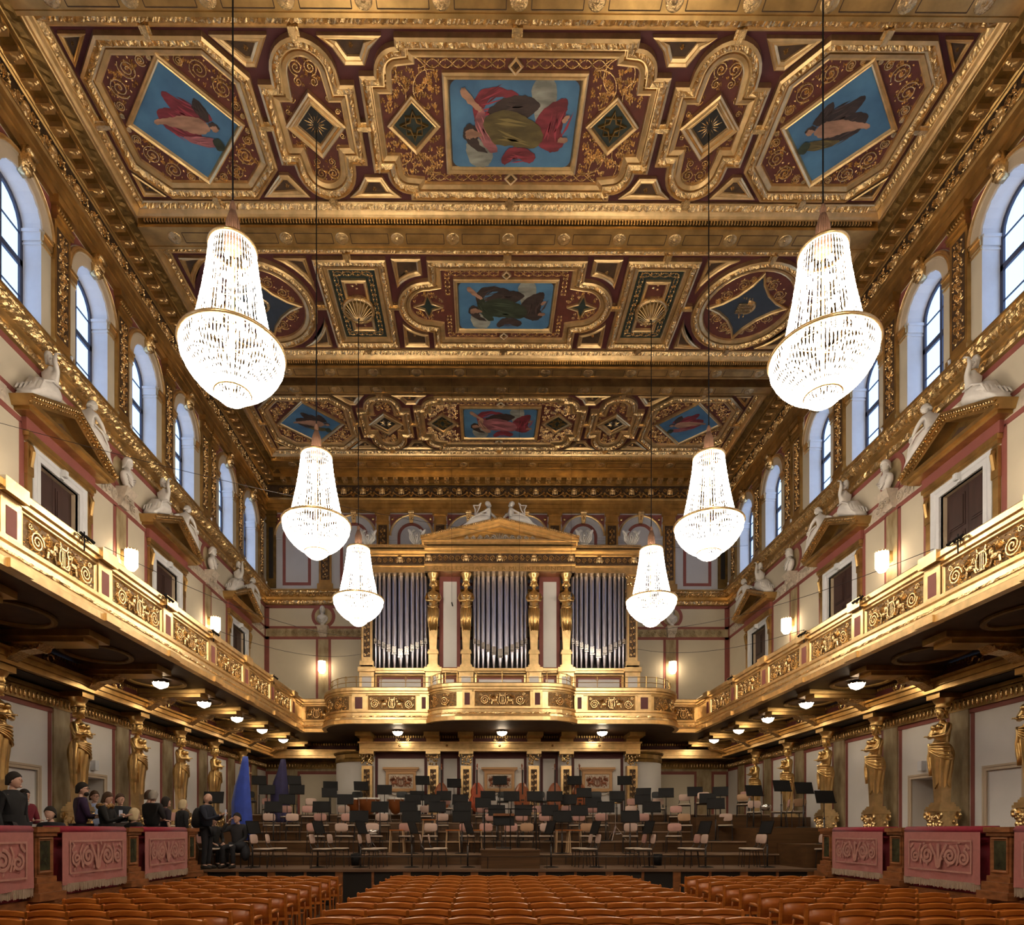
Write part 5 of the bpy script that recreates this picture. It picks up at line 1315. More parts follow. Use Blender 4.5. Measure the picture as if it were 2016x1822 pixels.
RAD = dict(pel=(.15,.11), sp=(.135,.10), ch=(.16,.115), nk=.058, hd=.055, hl=.09, hr=.09, kl=.06, kr=.06, al=.042, ar=.042, tl=.035, tr=.035, sl=.062, sr=.062, el=.043, er=.043, wl=.028, wr=.028)
EDG = [('pel','sp'),('sp','ch'),('ch','nk'),('nk','hd'),('pel','hl'),('pel','hr'),('hl','kl'),('hr','kr'),('kl','al'),('kr','ar'),('al','tl'),('ar','tr'),('ch','sl'),('ch','sr'),('sl','el'),('sr','er'),('el','wl'),('er','wr')]
def limb(J, keys, edges, k=1.0, rad=None, sub=1):
    R = rad or RAD; ix = {n: i for i, n in enumerate(keys)}
    rr = [tuple(a*k for a in R[n]) if isinstance(R[n], tuple) else R[n]*k for n in keys]
    return skin([J[n] for n in keys], [(ix[a], ix[b]) for a, b in edges if a in ix and b in ix], rr, sub)
SIT = dict(ST); SIT.update(pel=(0,0,.50), sp=(0,.01,.70), ch=(0,.02,.89), nk=(0,.02,1.05), hd=(0,.0,1.12), hl=(-.09,-.02,.49), hr=(.09,-.02,.49), kl=(-.13,-.45,.50), kr=(.13,-.45,.50), al=(-.13,-.42,.09), ar=(.13,-.42,.09), tl=(-.13,-.57,.035), tr=(.13,-.57,.035),
 sl=(-.185,.02,.97), sr=(.185,.02,.97), el=(-.24,-.02,.70), er=(.24,-.02,.70), wl=(-.13,-.24,.60), wr=(.13,-.24,.60))
_clothes = {}
def cmat(col, rough=.85):
    k = tuple(col)
    if k not in _clothes: _clothes[k] = mat('cloth_%d' % len(_clothes), col, rough, noise=.15, nscale=10)
    return _clothes[k]
HAIRC = {'dark': (.018,.012,.009), 'brown': (.07,.035,.018), 'grey': (.30,.27,.23), 'blond': (.60,.47,.28)}
def person(x, y, z, rz, label, J=ST, top=(.012,.012,.015), bot=(.01,.01,.014), hair='dark', style='short', yaw=0, pitch=0, h=1.0, ov=None, long_coat=False, extra=None, grp='visitors gathered in the left-hand box', shoes=(.02,.015,.012), sleeve='long'):
    J = dict(J); 
    if ov: J.update(ov)
    e = empty('person', (x, y, z), rz); e.scale = (h, h, h)
    rbd = dict(RAD); rbd.update(pel=(.10,.07), sp=(.09,.065), ch=(.09,.065), sl=.045, sr=.045, hl=.07, hr=.07)
    b = limb(J, list(ST.keys()), EDG, .92, rbd)
    hc = Vector(J['hd'])+Vector((0,-.018,.078)); b.add(head_mb(hc, 1.06, yaw, pitch))
    for s_, w_, el in ((1,'wl','el'),(-1,'wr','er')):
        d = Vector(J[w_])-Vector(J[el]); b.add(hand_mb(J[w_], d, 1.0, s_))
    b.build('body', SKIN, e, True)
    tk = ['pel','sp','ch','nk','sl','sr','el','er','wl','wr'] if sleeve == 'long' else ['pel','sp','ch','nk','sl','sr','el','er']
    JJ = dict(J); JJ['nk'] = tuple(Vector(J['ch']).lerp(Vector(J['nk']), 1.0))
    for a, b_ in (('wl','el'),('wr','er')): JJ[a] = tuple(Vector(J[b_]).lerp(Vector(J[a]), .93))
    rad = dict(RAD); rad['nk'] = .074; rad['pel'] = (.165,.125); rad['ch'] = (.165,.12); rad['wl'] = rad['wr'] = .034; rad['sl'] = rad['sr'] = .078
    limb(JJ, tk, EDG, 1.10, rad).build('coat' if long_coat else 'top', cmat(top), e, True)
    if long_coat:
        c = MB(); p = J['pel']; c.loft([[(p[0]+rx*cos(2*pi*k/16), p[1]+ry*sin(2*pi*k/16), p[2]+dz) for k in range(16)] for rx, ry, dz in ((.18,.14,.15),(.20,.16,0),(.22,.18,-.2),(.24,.19,-.4))]); c.build('coat_skirt', cmat(top), e, True)
    bk = ['pel','hl','hr','kl','kr','al','ar']; rb = dict(RAD); rb['pel'] = (.15,.12); rb['al'] = rb['ar'] = .055
    limb(J, bk, EDG, 1.12, rb).build('trousers', cmat(bot), e, True)
    for sd, a, t in ((-1,'al','tl'),(1,'ar','tr')):
        s_ = MB(); A, T = Vector(J[a]), Vector(J[t]); s_.tube([tuple(A+Vector((0,.05,-.04))), tuple(A+Vector((0,-.02,-.035))), tuple(T+Vector((0,-.03,0)))], [.045,.05,.035], 8); s_.build('shoe', cmat(shoes), e, True)
    if hair: hair_mb(hc, 1.10, yaw, style, pitch).build('hair', cmat(HAIRC.get(hair, (.02,.01,.01))), e, True)
    if extra: extra(e, J, hc, yaw)
    tag(e, label, 'person', grp); return e
# ================================================================ CARYATIDS (gilded, along the side walls)
def cary_mb():
    """origin at shaft foot z=0 ; head top about 2.2; faces -y"""
    J = dict(pel=(0,0,1.18), sp=(0,-.01,1.36), ch=(0,0,1.55), nk=(0,.01,1.70), hd=(0,.0,1.78), sl=(-.19,.0,1.62), sr=(.19,.0,1.62), el=(-.25,-.10,1.40), er=(.25,-.10,1.40), wl=(.05,-.23,1.44), wr=(-.07,-.24,1.40))
    rad = dict(RAD); rad.update(pel=(.19,.15), sp=(.145,.115), ch=(.175,.13), nk=.065, hd=.06, sl=.075, sr=.075, el=.058, er=.058, wl=.04, wr=.04)
    ks = list(J.keys()); m = limb(J, ks, EDG, 1.0, rad)
    for sx in (-1, 1): m.sph((sx*.085,-.12,1.60), .07,.06,.065,8,6)
    m.add(hand_mb(J['wl'], (1,.1,.3), .9, 1)); m.add(hand_mb(J['wr'], (-1,.1,.3), .9, -1))
    m.add(head_mb((0,-.02,1.90), 1.15, .25, .1)); h = hair_mb((0,-.02,1.91), 1.2, .25, 'bob', .1); m.add(h)
    for k in range(10): a = pi*.1+pi*1.3*k/9; m.sph((.10*cos(a), .03, 1.93+.09*sin(a)), .035,.05,.035,6,4)
    m.lathe([(.13,2.0),(.15,2.04),(.13,2.08),(.17,2.14),(.20,2.2)], 14, (0,.02,0)); return m
def drape_mb(seed=3):
    rnd = random.Random(seed); m = MB(); n = 44; rings = []
    for j, (z, rx, ry) in enumerate([(1.28,.165,.135),(1.22,.20,.165),(1.12,.225,.185),(1.0,.225,.185),(.85,.205,.17),(.7,.185,.155),(.55,.165,.14),(.45,.15,.13)]):
        ring = []
        for k in range(n):
            b = 2*pi*k/n; f = 1+.10*sin(9*b+j*.55)*(.35+j*.13)+.05*sin(17*b+j)*(.4+.1*j); dz = (-.16*abs(sin(2.5*b)) if j == 7 else -.06*sin(b*1+.8))
            ring.append((rx*f*cos(b), ry*f*sin(b), z+dz))
        rings.append(ring)
    m.loft(rings, True)
    for q in range(5): 
        a0 = -pi*.95+q*.12; m.tube([(.24*cos(a)*(1+.02*q), .19*sin(a)-.01, 1.24-.05*q-.10*sin(-(a))*0-.035*q*cos(a)) for a in [a0+(pi*.9)*t/10 for t in range(11)]], .022, 5)
    for k in range(6):
        x = -.26+.02*k; pts = [(x+.015*sin(j*1.3+k), -.10+.02*k-.0*j, 1.28-.10*j) for j in range(8)]; m.tube(pts, [.03,.034,.03,.035,.028,.03,.022,.012], 5)
    return m
CM = cary_mb().mesh('figure', GOLDF, True); DMs = drape_mb().mesh('drapery', GOLDF, True)
sh = MB(); sh.loft([[(-.11,-.10,0),(.11,-.10,0),(.11,.10,0),(-.11,.10,0)],[(-.155,-.13,1.05),(.155,-.13,1.05),(.155,.12,1.05),(-.155,.12,1.05)]], True, True, True)
for (w_, z0, z1) in ((.15,-.04,.0),(.17,-.09,-.04),(.21,-.14,-.09),(.23,-.19,-.14)): sh.box(-w_,w_,-w_,w_,z0,z1)
SHM = sh.mesh('tapered_shaft', GOLDB)
pdm = MB(); pdm.box(-.19,.19,-.19,.19,-.60,-.19); pdm.box(-.22,.22,-.22,.22,-1.6,-.60)
for sx in (-1, 1):
    for sy in (-1, 1): pdm.tube([(sx*(.20+.05*cos(a)), sy*.20, -.28+.06*sin(a)) for a in [2*pi*j/10 for j in range(11)]], .03, 5); 
for k in range(22): pdm.sph((random.uniform(-.18,.18), -.19, random.uniform(-.55,-.28)), .04,.03,.05,5,4); pdm.sph((random.choice((-.19,.19)), random.uniform(-.18,.18), random.uniform(-.55,-.28)), .03,.04,.05,5,4)
PDM = pdm.mesh('carved_pedestal', GOLDC)
blk = MB(); blk.box(-.20,.20,-.20,.30,2.2,2.32); blk.box(-.24,.24,-.24,.34,2.32,2.40); BLK = blk.mesh('impost_block', GOLD)
CY = [11.22, 13.5, 15.78, 18.06, 20.34, 22.75]
nth = ['nearest','second','third','fourth','fifth','sixth']
for s in (-1, 1):
    for k, y in enumerate(CY):
        e = empty('caryatid', (s*9.15, y, 2.24), -s*pi/2)
        for me in (CM, DMs, SHM, PDM, BLK): o = bpy.data.objects.new(me.name, me); COL.objects.link(o); o.parent = e
        tag(e, 'gilded caryatid with crossed arms and draped hips, %s along the %s wall' % (nth[k], 'left' if s < 0 else 'right'), 'statue', 'gilded caryatids under the balcony')
# ================================================================ WHITE SCULPTURES
def recline_mb(seed=1, arm='up'):
    """reclining draped figure, x from 0 (feet end) to 1.25 (back), local z up, front -y ; resting on z=0 sloping"""
    J = dict(pel=(.85,0,.16), sp=(.95,-.02,.34), ch=(1.02,-.02,.50), nk=(1.04,-.03,.64), hd=(1.03,-.05,.71), hl=(.80,-.10,.15), hr=(.80,.08,.15), kl=(.42,-.14,.30), kr=(.45,.08,.20), al=(.15,-.12,.06), ar=(.12,.06,.05),
     tl=(.02,-.12,.04), tr=(.0,.06,.04), sl=(1.00,-.17,.56), sr=(1.04,.13,.56), el=(.85,-.27,.42), er=(1.18,.18,.38), wl=(.66,-.25,.40), wr=(1.22,.08,.16))
    if arm == 'up': J.update(el=(.92,-.22,.78), wl=(1.08,-.18,.92))
    rad = dict(RAD); rad.update(pel=(.14,.14), hl=.12, hr=.12, kl=.095, kr=.095, al=.06, ar=.06, sp=(.12,.11), ch=(.14,.12), el=.045, er=.045)
    m = limb(J, list(J.keys()), EDG, 1.0, rad)
    m.add(head_mb((1.02,-.07,.82), .95, -.9 if arm == 'up' else -.5, .1)); m.add(hair_mb((1.02,-.06,.83), 1.0, -.9, 'bob', .1))
    m.add(hand_mb(J['wl'], (1,-.1,.3) if arm == 'up' else (-1,0,-.3), .9, 1)); m.add(hand_mb(J['wr'], (.4,-.2,-1), .9, -1)); return m
def rdrape_mb(seed=1):
    rnd = random.Random(seed); m = MB(); rings = []; n = 24
    for j, (x, rz_, ry, zc) in enumerate([(1.0,.12,.16,.16),(.88,.18,.22,.18),(.72,.20,.24,.20),(.55,.20,.23,.21),(.40,.21,.21,.19),(.25,.13,.20,.13),(.10,.09,.18,.09),(-.02,.06,.15,.06)]):
        rings.append([(x+.02*sin(6*b), ry*cos(b)*(1+.10*sin(7*b+j*1.2)), max(-.02, zc+rz_*sin(b)*(1+.12*sin(8*b+j)))) for b in [2*pi*k/n for k in range(n)]])
    m.loft(rings, True, True, True)
    for k in range(7): m.tube([(.95-.03*k, -.2+.05*k, .30), (.70-.04*k, -.22+.06*k, .38-.02*k), (.42-.05*k, -.2+.06*k, .34-.02*k), (.2-.04*k, -.18+.05*k, .14)], [.02,.026,.024,.015], 5)
    return m
RF = {a: recline_mb(1, a).mesh('reclining_body', MARBLE, True) for a in ('up', 'low')}; RD = rdrape_mb().mesh('drapery', MARBLE, True)
def harp_mb():
    m = MB(); m.tube([(0,0,0),(.05,0,.25),(.02,0,.45)], .02, 6); m.tube([(.02,0,.45),(.18,0,.40),(.28,0,.48)], .018, 6); m.tube([(0,0,0),(.15,0,.2),(.28,0,.48)], .022, 6)
    for k in range(4): m.tube([(.06+.05*k,0,.43-.0*k),(.03+.05*k,0,.04+.08*k)], .004, 4)
    return m
HARP = harp_mb().mesh('lyre', MARBLE)
def sculpt(loc, rz, flip, arm, label, slope, sc=1.0, lyre=False, zs=1.0, grp='white reclining sculptures on the door pediments'):
    e = empty('reclining_statue', loc, rz); e.rotation_euler = (0, 0, rz)
    M = Matrix.Diagonal((-1 if flip else 1, 1, 1, 1)) @ Matrix.Rotation(-slope, 4, 'Y')
    for me in (RF[arm], RD): o = bpy.data.objects.new(me.name.split('.')[0], me); COL.objects.link(o); o.parent = e; o.matrix_local = Matrix.Diagonal((sc, sc, sc*zs, 1)) @ M
    if lyre: o = bpy.data.objects.new('lyre', HARP); COL.objects.link(o); o.parent = e; o.matrix_local = Matrix.Diagonal((sc, sc, sc*zs, 1)) @ M @ Matrix.Translation((.55,-.16,.46))
    tag(e, label, 'statue', grp)
for s in (-1, 1):
    for k, yd in enumerate(DOORS_UP):
        if yd < 12: continue
        sd = 'left' if s < 0 else 'right'; dn = {2:'the nearest', 3:'the second', 4:'the farthest'}[k]
        # local x runs along the wall ; rz so that -y faces the hall
        rz = -s*pi/2
        sl = math.atan2(.62, 1.40)
        # feet far from the apex, back toward apex
        for fl in (False, True):
            # local +x -> world: for rz=+90 (s=-1) +x -> +Y
            base = yd + ((-1.30 if not fl else 1.30)*(1 if s < 0 else -1))
            near = (base < yd)
            sculpt((s*(W-.22), base, 9.92), rz, fl, 'up' if near else 'low', 'white reclining statue on %s %s-wall door pediment, %s slope' % (dn, sd, 'near' if near else 'far'), sl, .98, False)
for fl, n in ((False,'left'),(True,'right')):
    sculpt(((-1.36 if not fl else 1.36), YO-.30, 12.38), 0, fl, 'low', 'white reclining figure with lyre on the %s slope of the organ pediment' % n, .22, 1.10, True, .72, 'white sculptures crowning the organ')
# winged shields on the organ cornice
def shield_mb():
    m = MB(); m.sph((0,.05,.06), .16,.08,.06,10,5)
    for sx in (-1, 1):
        m.loft([[(sx*.02,0,.08),(sx*.10,-.04,.08),(sx*.10,.04,.08)],[(sx*.16,-.02,.20),(sx*.24,-.06,.22),(sx*.22,.05,.22)],[(sx*.14,-.02,.44),(sx*.25,-.05,.42),(sx*.22,.04,.42)],[(sx*.03,0,.52),(sx*.12,-.03,.56),(sx*.10,.03,.55)]], True, True, True)
        for k in range(4): m.tube([(sx*.05*k*.9,-.06,.12),(sx*(.06*k+.05),-.08,.3),(sx*(.05*k+.01),-.05,.46)], [.018,.02,.01], 5)
    for sx in (-1, 1):
        for k in range(5): m.sph((sx*(.10+.025*k), -.01*k, .20+.06*k), .075-.006*k, .035, .13, 7, 6, Matrix.Rotation(sx*(.25+.10*k), 3, 'Y'))
    m.sph((0,0,.22), .06,.06,.12,8,6); m.sph((0,-.05,.36), .035,.05,.035,7,5); return m
SHD = shield_mb().mesh('eagle_body', MARBLE, True)
for x, n in ((-2.98,'left edge of the organ pediment'),(3.05,'right edge of the organ pediment'),(-4.75,'left end of the organ cornice'),(4.75,'right end of the organ cornice')):
    o = bpy.data.objects.new('eagle_statue', SHD); COL.objects.link(o); o.location = (x, YO-.12, 11.84 if abs(x) > 4 else 11.86); o.scale = (1.15,1,1.15)
    tag(o, 'white spread-winged eagle standing on the %s' % n, 'statue', 'white sculptures crowning the organ')
# busts
def bust_mb(seed):
    m = MB(); rings = []
    for z, rx, ry in ((.0,.07,.06),(.05,.08,.07),(.08,.06,.05),(.12,.12,.09),(.22,.21,.12),(.33,.22,.12),(.40,.17,.10),(.44,.07,.07),(.52,.06,.065)):
        rings.append([(rx*cos(2*pi*k/16), ry*sin(2*pi*k/16), z) for k in range(16)])
    m.loft(rings, True, True, True); m.add(head_mb((0,-.02,.63), 1.15, .1*seed)); m.add(hair_mb((0,-.02,.635), 1.2, .1*seed, 'short' if seed % 2 else 'bob'))
    for k in range(4): m.tube([(-.18+.03*k,-.10,.30-.05*k),(0,-.13,.22-.04*k),(.18-.03*k,-.10,.33-.05*k)], .02, 5)
    return m
BU = [bust_mb(k).mesh('bust_body', MARBLE, True) for k in (0, 1)]
cns = MB(); cns.loft([[(-.14,0,-.42),(.14,0,-.42),(.14,-.10,-.42),(-.14,-.10,-.42)],[(-.20,0,-.1),(.20,0,-.1),(.20,-.26,-.1),(-.20,-.26,-.1)],[(-.24,0,0),(.24,0,0),(.24,-.32,0),(-.24,-.32,0)]], True, True, True)
q = MB(); volute(q, -.1, -.25, .09, 0, 1, 1.5, .015, .05); volute(q, .1, -.25, .09, pi, -1, 1.5, .015, .05); cns.add(q, lambda a, b, c: (a, -.2-c, b)); CNS = cns.mesh('wall_console', STONE)
def bust(x, y, rz, k, label):
    e = empty('portrait_bust', (x, y, 10.02), rz)
    o = bpy.data.objects.new('bust_body', BU[k % 2]); COL.objects.link(o); o.parent = e; o.location = (0,-.17,0); o.scale = (1.05,)*3
    o = bpy.data.objects.new('wall_console', CNS); COL.objects.link(o); o.parent = e
    tag(e, label, 'bust', 'white portrait busts in round niches')
for s in (-1, 1):
    for k, ys in enumerate(SCON):
        if ys < 9: continue
        bust(s*W, ys, -s*pi/2, k+(s > 0), 'white marble bust on the %s wall, %s' % ('left' if s < 0 else 'right', ['','before the nearest pediment','between the nearest and second pediments','between the second and farthest pediments'][k]))
    bust(s*7.17, YB, 0, 0, 'white marble bust in a niche on the back wall, %s of the organ' % ('left' if s < 0 else 'right'))
# ================================================================ STAGE
NOSE = mat('pale_nosing', (0.40, 0.27, 0.18), 0.4, noise=.4, nscale=5, stretch=(.5,1,1))  # edge strips in a paler tone than the stage boards
TIER = [(15.2, ZS), (17.0, 1.017), (18.4, 1.33), (19.8, 1.615), (21.1, 1.907), (22.2, 2.204)]
tz = lambda k: TIER[k][1]
for k, (y, z) in enumerate(TIER):
    y1 = TIER[k+1][0] if k < 5 else 26.2; xa = 9.4 if k else 7.45
    m = MB(); m.box(-xa, xa, y+.03, y1+.02, z-.05, z); o = S(m.build('stage_floor' if k == 0 else 'stage_tier', STAGEW))
    if k:
        m = MB(); m.box(-xa, xa, y, y+.03, TIER[k-1][1], z-.02); m.build('riser_panel', STAGER, o); m = MB(); m.box(-xa, xa, y-.03, y+.05, z-.035, z+.002); m.build('riser_nosing', NOSE, o)
        ln = MB()
        for q in range(-6, 7): ln.box(q*1.4-.01+.2*k, q*1.4+.01+.2*k, y-.004, y, TIER[k-1][1]+.02, z-.05)
        ln.build('riser_joint', BLACK, o)
m = MB(); m.box(-9.4, -7.45, 15.2, 17.0, ZS-.05, ZS); m.box(7.45, 9.4, 15.2, 17.0, ZS-.05, ZS); S(m.build('stage_wing', STAGEW))
m = MB(); m.box(7.3, 9.4, 15.6, 17.1, ZS, 1.30); m.box(7.0, 9.4, 17.1, 19.4, ZS, 1.72); m.box(5.9, 9.4, 19.4, 22.1, ZS, 2.05); S(m.build('side_platform', STAGER))
m = MB(); m.box(-9.4, -7.9, 15.9, 17.1, ZS, 1.30); m.box(-9.4, -7.7, 17.1, 19.4, ZS, 1.66); S(m.build('side_platform', STAGER))
# apron front
m = MB(); m.box(-7.5, 7.5, 15.22, 15.3, ZF, ZS-.05); A = S(m.build('stage_apron', BLACK))
m = MB(); m.box(-7.5, 7.5, 15.14, 15.26, ZS-.06, ZS); m.box(-7.5,7.5,15.18,15.24,ZF,ZF+.12); m.build('apron_edge', STAGEW, A)
pw = MB(); pw.box(-.09,.09,-.05,0,ZF,ZS-.06); sweep(pw, [(0,0)]*0 or [(-.05,0),(.05,0)], [(0,0)]) if False else None
PWM = pw.mesh('apron_post', BOXWOOD); pn = MB(); pn.box(-.03,.03,-.04,0,ZF,ZS-.06); PNM = pn.mesh('apron_post', BOXWOOD)
for k in range(-4, 6):
    x = -.82+1.61*k
    if abs(x) < 7.4: putm(PWM, 'apron_post', Matrix.Translation((x, 15.22, 0)), A)
    if abs(x+.8) < 7.4: putm(PNM, 'apron_post', Matrix.Translation((x+.8, 15.22, 0)), A)
m = MB(); m.tube([(-6.2,15.35,1.01),(5.2,15.35,1.01)], .008, 4)
for k in range(60): m.tube([(-6.2+.193*k,15.35,ZS),(-6.2+.193*k,15.35,.86)], .005, 3, cap=False) if False else None
for k in range(9): m.tube([(-6.2+1.425*k,15.35,ZS),(-6.2+1.425*k,15.35,1.01)], .008, 4)
tag(m.build('guard_rail', DARKCH), 'thin low guard rail along the front edge of the stage', 'railing')
# ---- orchestra chair
def chair_parts(backmat, seatmat):
    s = MB(); s.loft([[(x*k_, y*k_-.02, z) for x, y in [(.21,.18),(.20,-.17),(.14,-.20),(-.14,-.20),(-.20,-.17),(-.21,.18)]] for z, k_ in ((.445,.9),(.455,1.0),(.475,1.0),(.485,.9))], True, True, True)
    b = MB()
    rows = []
    for j in range(2):
        pass
    n = 14; out = [(.19*math.copysign(abs(cos(a))**.45, cos(a)), .715+.115*math.copysign(abs(sin(a))**.5, sin(a))) for a in [2*pi*k/20 for k in range(20)]]
    cv = lambda x: .24-.35*x*x*1.0
    b.loft([[(x*f, cv(x)+dy+(z-.6)*.12, .715+(z-.715)*f) for x, z in out] for f, dy in ((.90,-.012),(1.0,-.004),(1.0,.010),(.90,.018))], True, True, True)
    fr = []
    for sx in (-1, 1):
        m = MB(); m.tube([(sx*.20,.20,.0),(sx*.195,.16,.42),(sx*.19,.17,.47),(sx*.17,.235,.56),(sx*.165,.255,.70)], .011, 6); m.tube([(sx*.195,.16,.43),(sx*.195,-.17,.43),(sx*.20,-.20,.0)], .011, 6); fr.append(m)
    cr = MB(); cr.tube([(-.19,.15,.42),(.19,.15,.42)], .009, 5); cr.tube([(-.19,-.15,.425),(.19,-.15,.425)], .009, 5)
    return [('seat', s.mesh('seat', seatmat, True)), ('backrest', b.mesh('backrest', backmat, True)), ('leg_frame', fr[0].mesh('leg_frame', DARKCH)), ('leg_frame', fr[1].mesh('leg_frame', DARKCH)), ('cross_bar', cr.mesh('cross_bar', DARKCH))]
TANPAD = mat('tan_wood_back', (.42,.25,.14), .6, noise=.15); GREYB = mat('charcoal_back', (.04,.045,.05), .7)
CHP = {'pink': chair_parts(PINKPAD, SEATPAD), 'beige': chair_parts(mat('pale_rose_backrest', (.58,.42,.35), .7, noise=.1), SEATPAD), 'tan': chair_parts(TANPAD, SEATPAD), 'dark': chair_parts(GREYB, GREYB)}
CX, CF = -0.645, 1254.4
def wx(px, Y): return -0.645+((px-955.35)/CF+.0055)*Y
nchair = {}
def ochair(x, y, z, rz, kind, label):
    e = empty('orchestra_chair', (x, y, z), rz)
    for n, me in CHP[kind]: o = bpy.data.objects.new(n, me); COL.objects.link(o); o.parent = e
    tag(e, label, 'chair', 'orchestra chairs on the stage')
KN = {'pink': 'dusty pink', 'beige': 'pale rose', 'tan': 'tan wooden', 'dark': 'charcoal'}
ORD = ['first','second','third','fourth','fifth','sixth','seventh','eighth','ninth','tenth','eleventh','twelfth','thirteenth','fourteenth','fifteenth','sixteenth','seventeenth','eighteenth','nineteenth','twentieth']
fr_ = [404,419,508,536,623,657,717,733,837,853]; fl_ = [1155,1170,1261,1278,1366,1380,1487,1495,1616,1627]
for i, px in enumerate(fr_):
    Y = 15.75 if i % 2 == 0 else 16.25
    ochair(wx(px+11, Y), Y, ZS, pi/2+random.uniform(-.15,.1), 'pink' if i in (0,) else 'beige', 'front-row orchestra chair seen side-on facing right, %s from the left' % ORD[i])
for i, px in enumerate(fl_):
    Y = 16.25 if i % 2 == 0 else 15.75
    ochair(wx(px-11, Y), Y, ZS, -pi/2+random.uniform(-.1,.15), 'pink' if i in (2,4) else 'beige', 'front-row orchestra chair seen side-on facing left, %s from the centre' % ORD[i])
TC = {1: (17.78, [(622,'pink'),(678,'beige'),(737,'beige'),(800,'pink'),(847,'beige'),(919,'pink'),(961,'pink'),(1004,'pink'),(1036,'tan'),(1076,'beige'),(1158,'tan'),(1241,'beige'),(1327,'pink'),(418,'beige')]),
 2: (19.15, [(535,'beige'),(577,'beige'),(633,'pink'),(685,'pink'),(754,'beige'),(869,'beige'),(968,'pink'),(1030,'pink'),(1074,'pink'),(1136,'pink'),(1184,'pink'),(1268,'pink'),(1349,'tan'),(1429,'beige'),(1486,'beige')]),
 3: (20.35, [(482,'tan'),(568,'pink'),(607,'pink'),(678,'beige'),(841,'beige'),(949,'pink'),(1059,'pink'),(1114,'pink'),(1168,'pink'),(1241,'beige'),(1331,'pink'),(1385,'beige')]),
 4: (21.5, [(531,'pink'),(616,'beige'),(878,'pink'),(1244,'pink'),(1297,'beige'),(1348,'beige'),(916,'beige'),(1464,'tan')]),
 5: (22.5, [(493,'dark'),(705,'dark'),(791,'dark'),(950,'dark'),(990,'dark'),(1065,'dark'),(1174,'dark'),(1213,'dark'),(1294,'dark'),(1467,'pink')])}
for t, (Y, L) in TC.items():
    for i, (px, kd) in enumerate(sorted(L)):
        y = Y+random.uniform(-.08,.08); x = wx(px, y); rz = math.atan2(x, y-12)*-1*.6+random.uniform(-.2,.2)
        zz = tz(t)
        if x > 5.9 and 19.4 < y < 22.1: zz = 2.05
        elif x > 7.0 and 17.1 < y < 19.4: zz = 1.72
        ochair(x, y, zz, rz, kd, 'orchestra chair with %s backrest on %s riser, %s from the left' % (KN[kd], ['','first','second','third','fourth','top'][t], ORD[i]))
for px, Y, kd, rz, lb in ((1536, 18.6, 'pink', -1.9, 'dusty pink orchestra chair on the right side platform, holding a metal bowl'), (1568, 18.4, 'tan', pi, 'tan orchestra chair seen from behind on the right side platform'), (341, 16.9, 'pink', .3, 'orchestra chair with dusty pink back, beyond the visitors on the left platform')):
    ochair(wx(px, Y), Y, 1.72 if px > 900 else 1.30, rz, kd, lb)
# ---- music stands
def stand_parts(tilt):
    d = MB(); c, s_ = cos(tilt), sin(tilt)
    f = lambda u, v, w: (u, v*s_+w*c-.0, v*c-w*s_)
    d = MB(f); d.box(-.25,.25,-.17,.17,0,.006); d.box(-.25,.25,-.17,-.155,-.05,.006); d.box(-.25,.25,.162,.17,-.008,.012); d.box(-.25,-.243,-.17,.17,-.008,.012); d.box(.243,.25,-.17,.17,-.008,.012); d.box(-.07,.07,-.03,.02,.006,.03)
    return d
DSK = stand_parts(.30).mesh('music_desk', BLACKM)
POLES = {}
def mstand(x, y, z, hz, rz, label, w_=1.0):
    e = empty('music_stand', (x, y, z), rz); h = round(hz-z, 1)
    if h not in POLES:
        p = MB(); p.tube([(0,.03,0),(0,.03,h*.55)], .022, 8); p.tube([(0,.03,h*.5),(0,.03,h-.02)], .012, 6); p.sph((0,.03,h*.55), .028, None, None, 8, 5)
        b = MB(); b.lathe([(.0,.03),(.06,.03),(.17,.015),(.20,.0)], 16, (0,.03,0))
        POLES[h] = (p.mesh('stand_pole', DARKCH, True), b.mesh('stand_base', BLACKM, True))
    for me, nm in zip(POLES[h], ('stand_pole','stand_base')): o = bpy.data.objects.new(nm, me); COL.objects.link(o); o.parent = e
    o = bpy.data.objects.new('music_desk', DSK); COL.objects.link(o); o.parent = e; o.location = (0,0,h); o.scale = (w_,1,1)
    tag(e, label, 'music stand', 'black music stands on the stage')
DK = [(511,1537),(527,1558),(579,1539),(585,1558),(566,1572),(539,1589),(633,1587),(651,1547),(649,1562),(680,1574),(711,1546),(757,1556),(832,1538),(822,1566),(748,1588),(804,1590),(813,1573),(851,1573),(707,1612),(810,1611),(861,1591),(874,1565),(894,1540),(906,1573),(911,1590),(909,1609),
 (984,1538),(961,1566),(1007,1568),(1053,1568),(1092,1570),(1120,1576),(951,1580),(978,1593),(1030,1596),(1083,1596),(1107,1612),(1131,1536),(1230,1536),(1150,1561),(1215,1566),(1267,1560),(1312,1561),(1168,1580),(1141,1593),(1193,1592),(1266,1576),(1284,1590),(1241,1612),(1369,1560),(1419,1556),(1394,1574),(1410,1584)]
rowsT = {}
for px, py in DK:
    t = 1 if py > 1600 else 2 if py >= 1584 else 3 if py >= 1568 else 4 if py >= 1550 else 5
    rowsT.setdefault(t, []).append((px, py))
for t, L in rowsT.items():
    Y = {1:17.15, 2:18.6, 3:20.0, 4:21.35, 5:22.4}[t]
    for i, (px, py) in enumerate(sorted(L)):
        x = wx(px, Y); hz = 1.65+(1635.3-py)*Y/CF
        zz = tz(t)
        if x > 5.9 and 19.4 < Y < 22.1: zz = 2.05
        mstand(x, Y, zz, hz, -x*.05+random.uniform(-.18,.18), 'black music stand on %s riser, %s from the left' % (['','the first','the second','the third','the fourth','the top'][t], ORD[i]))
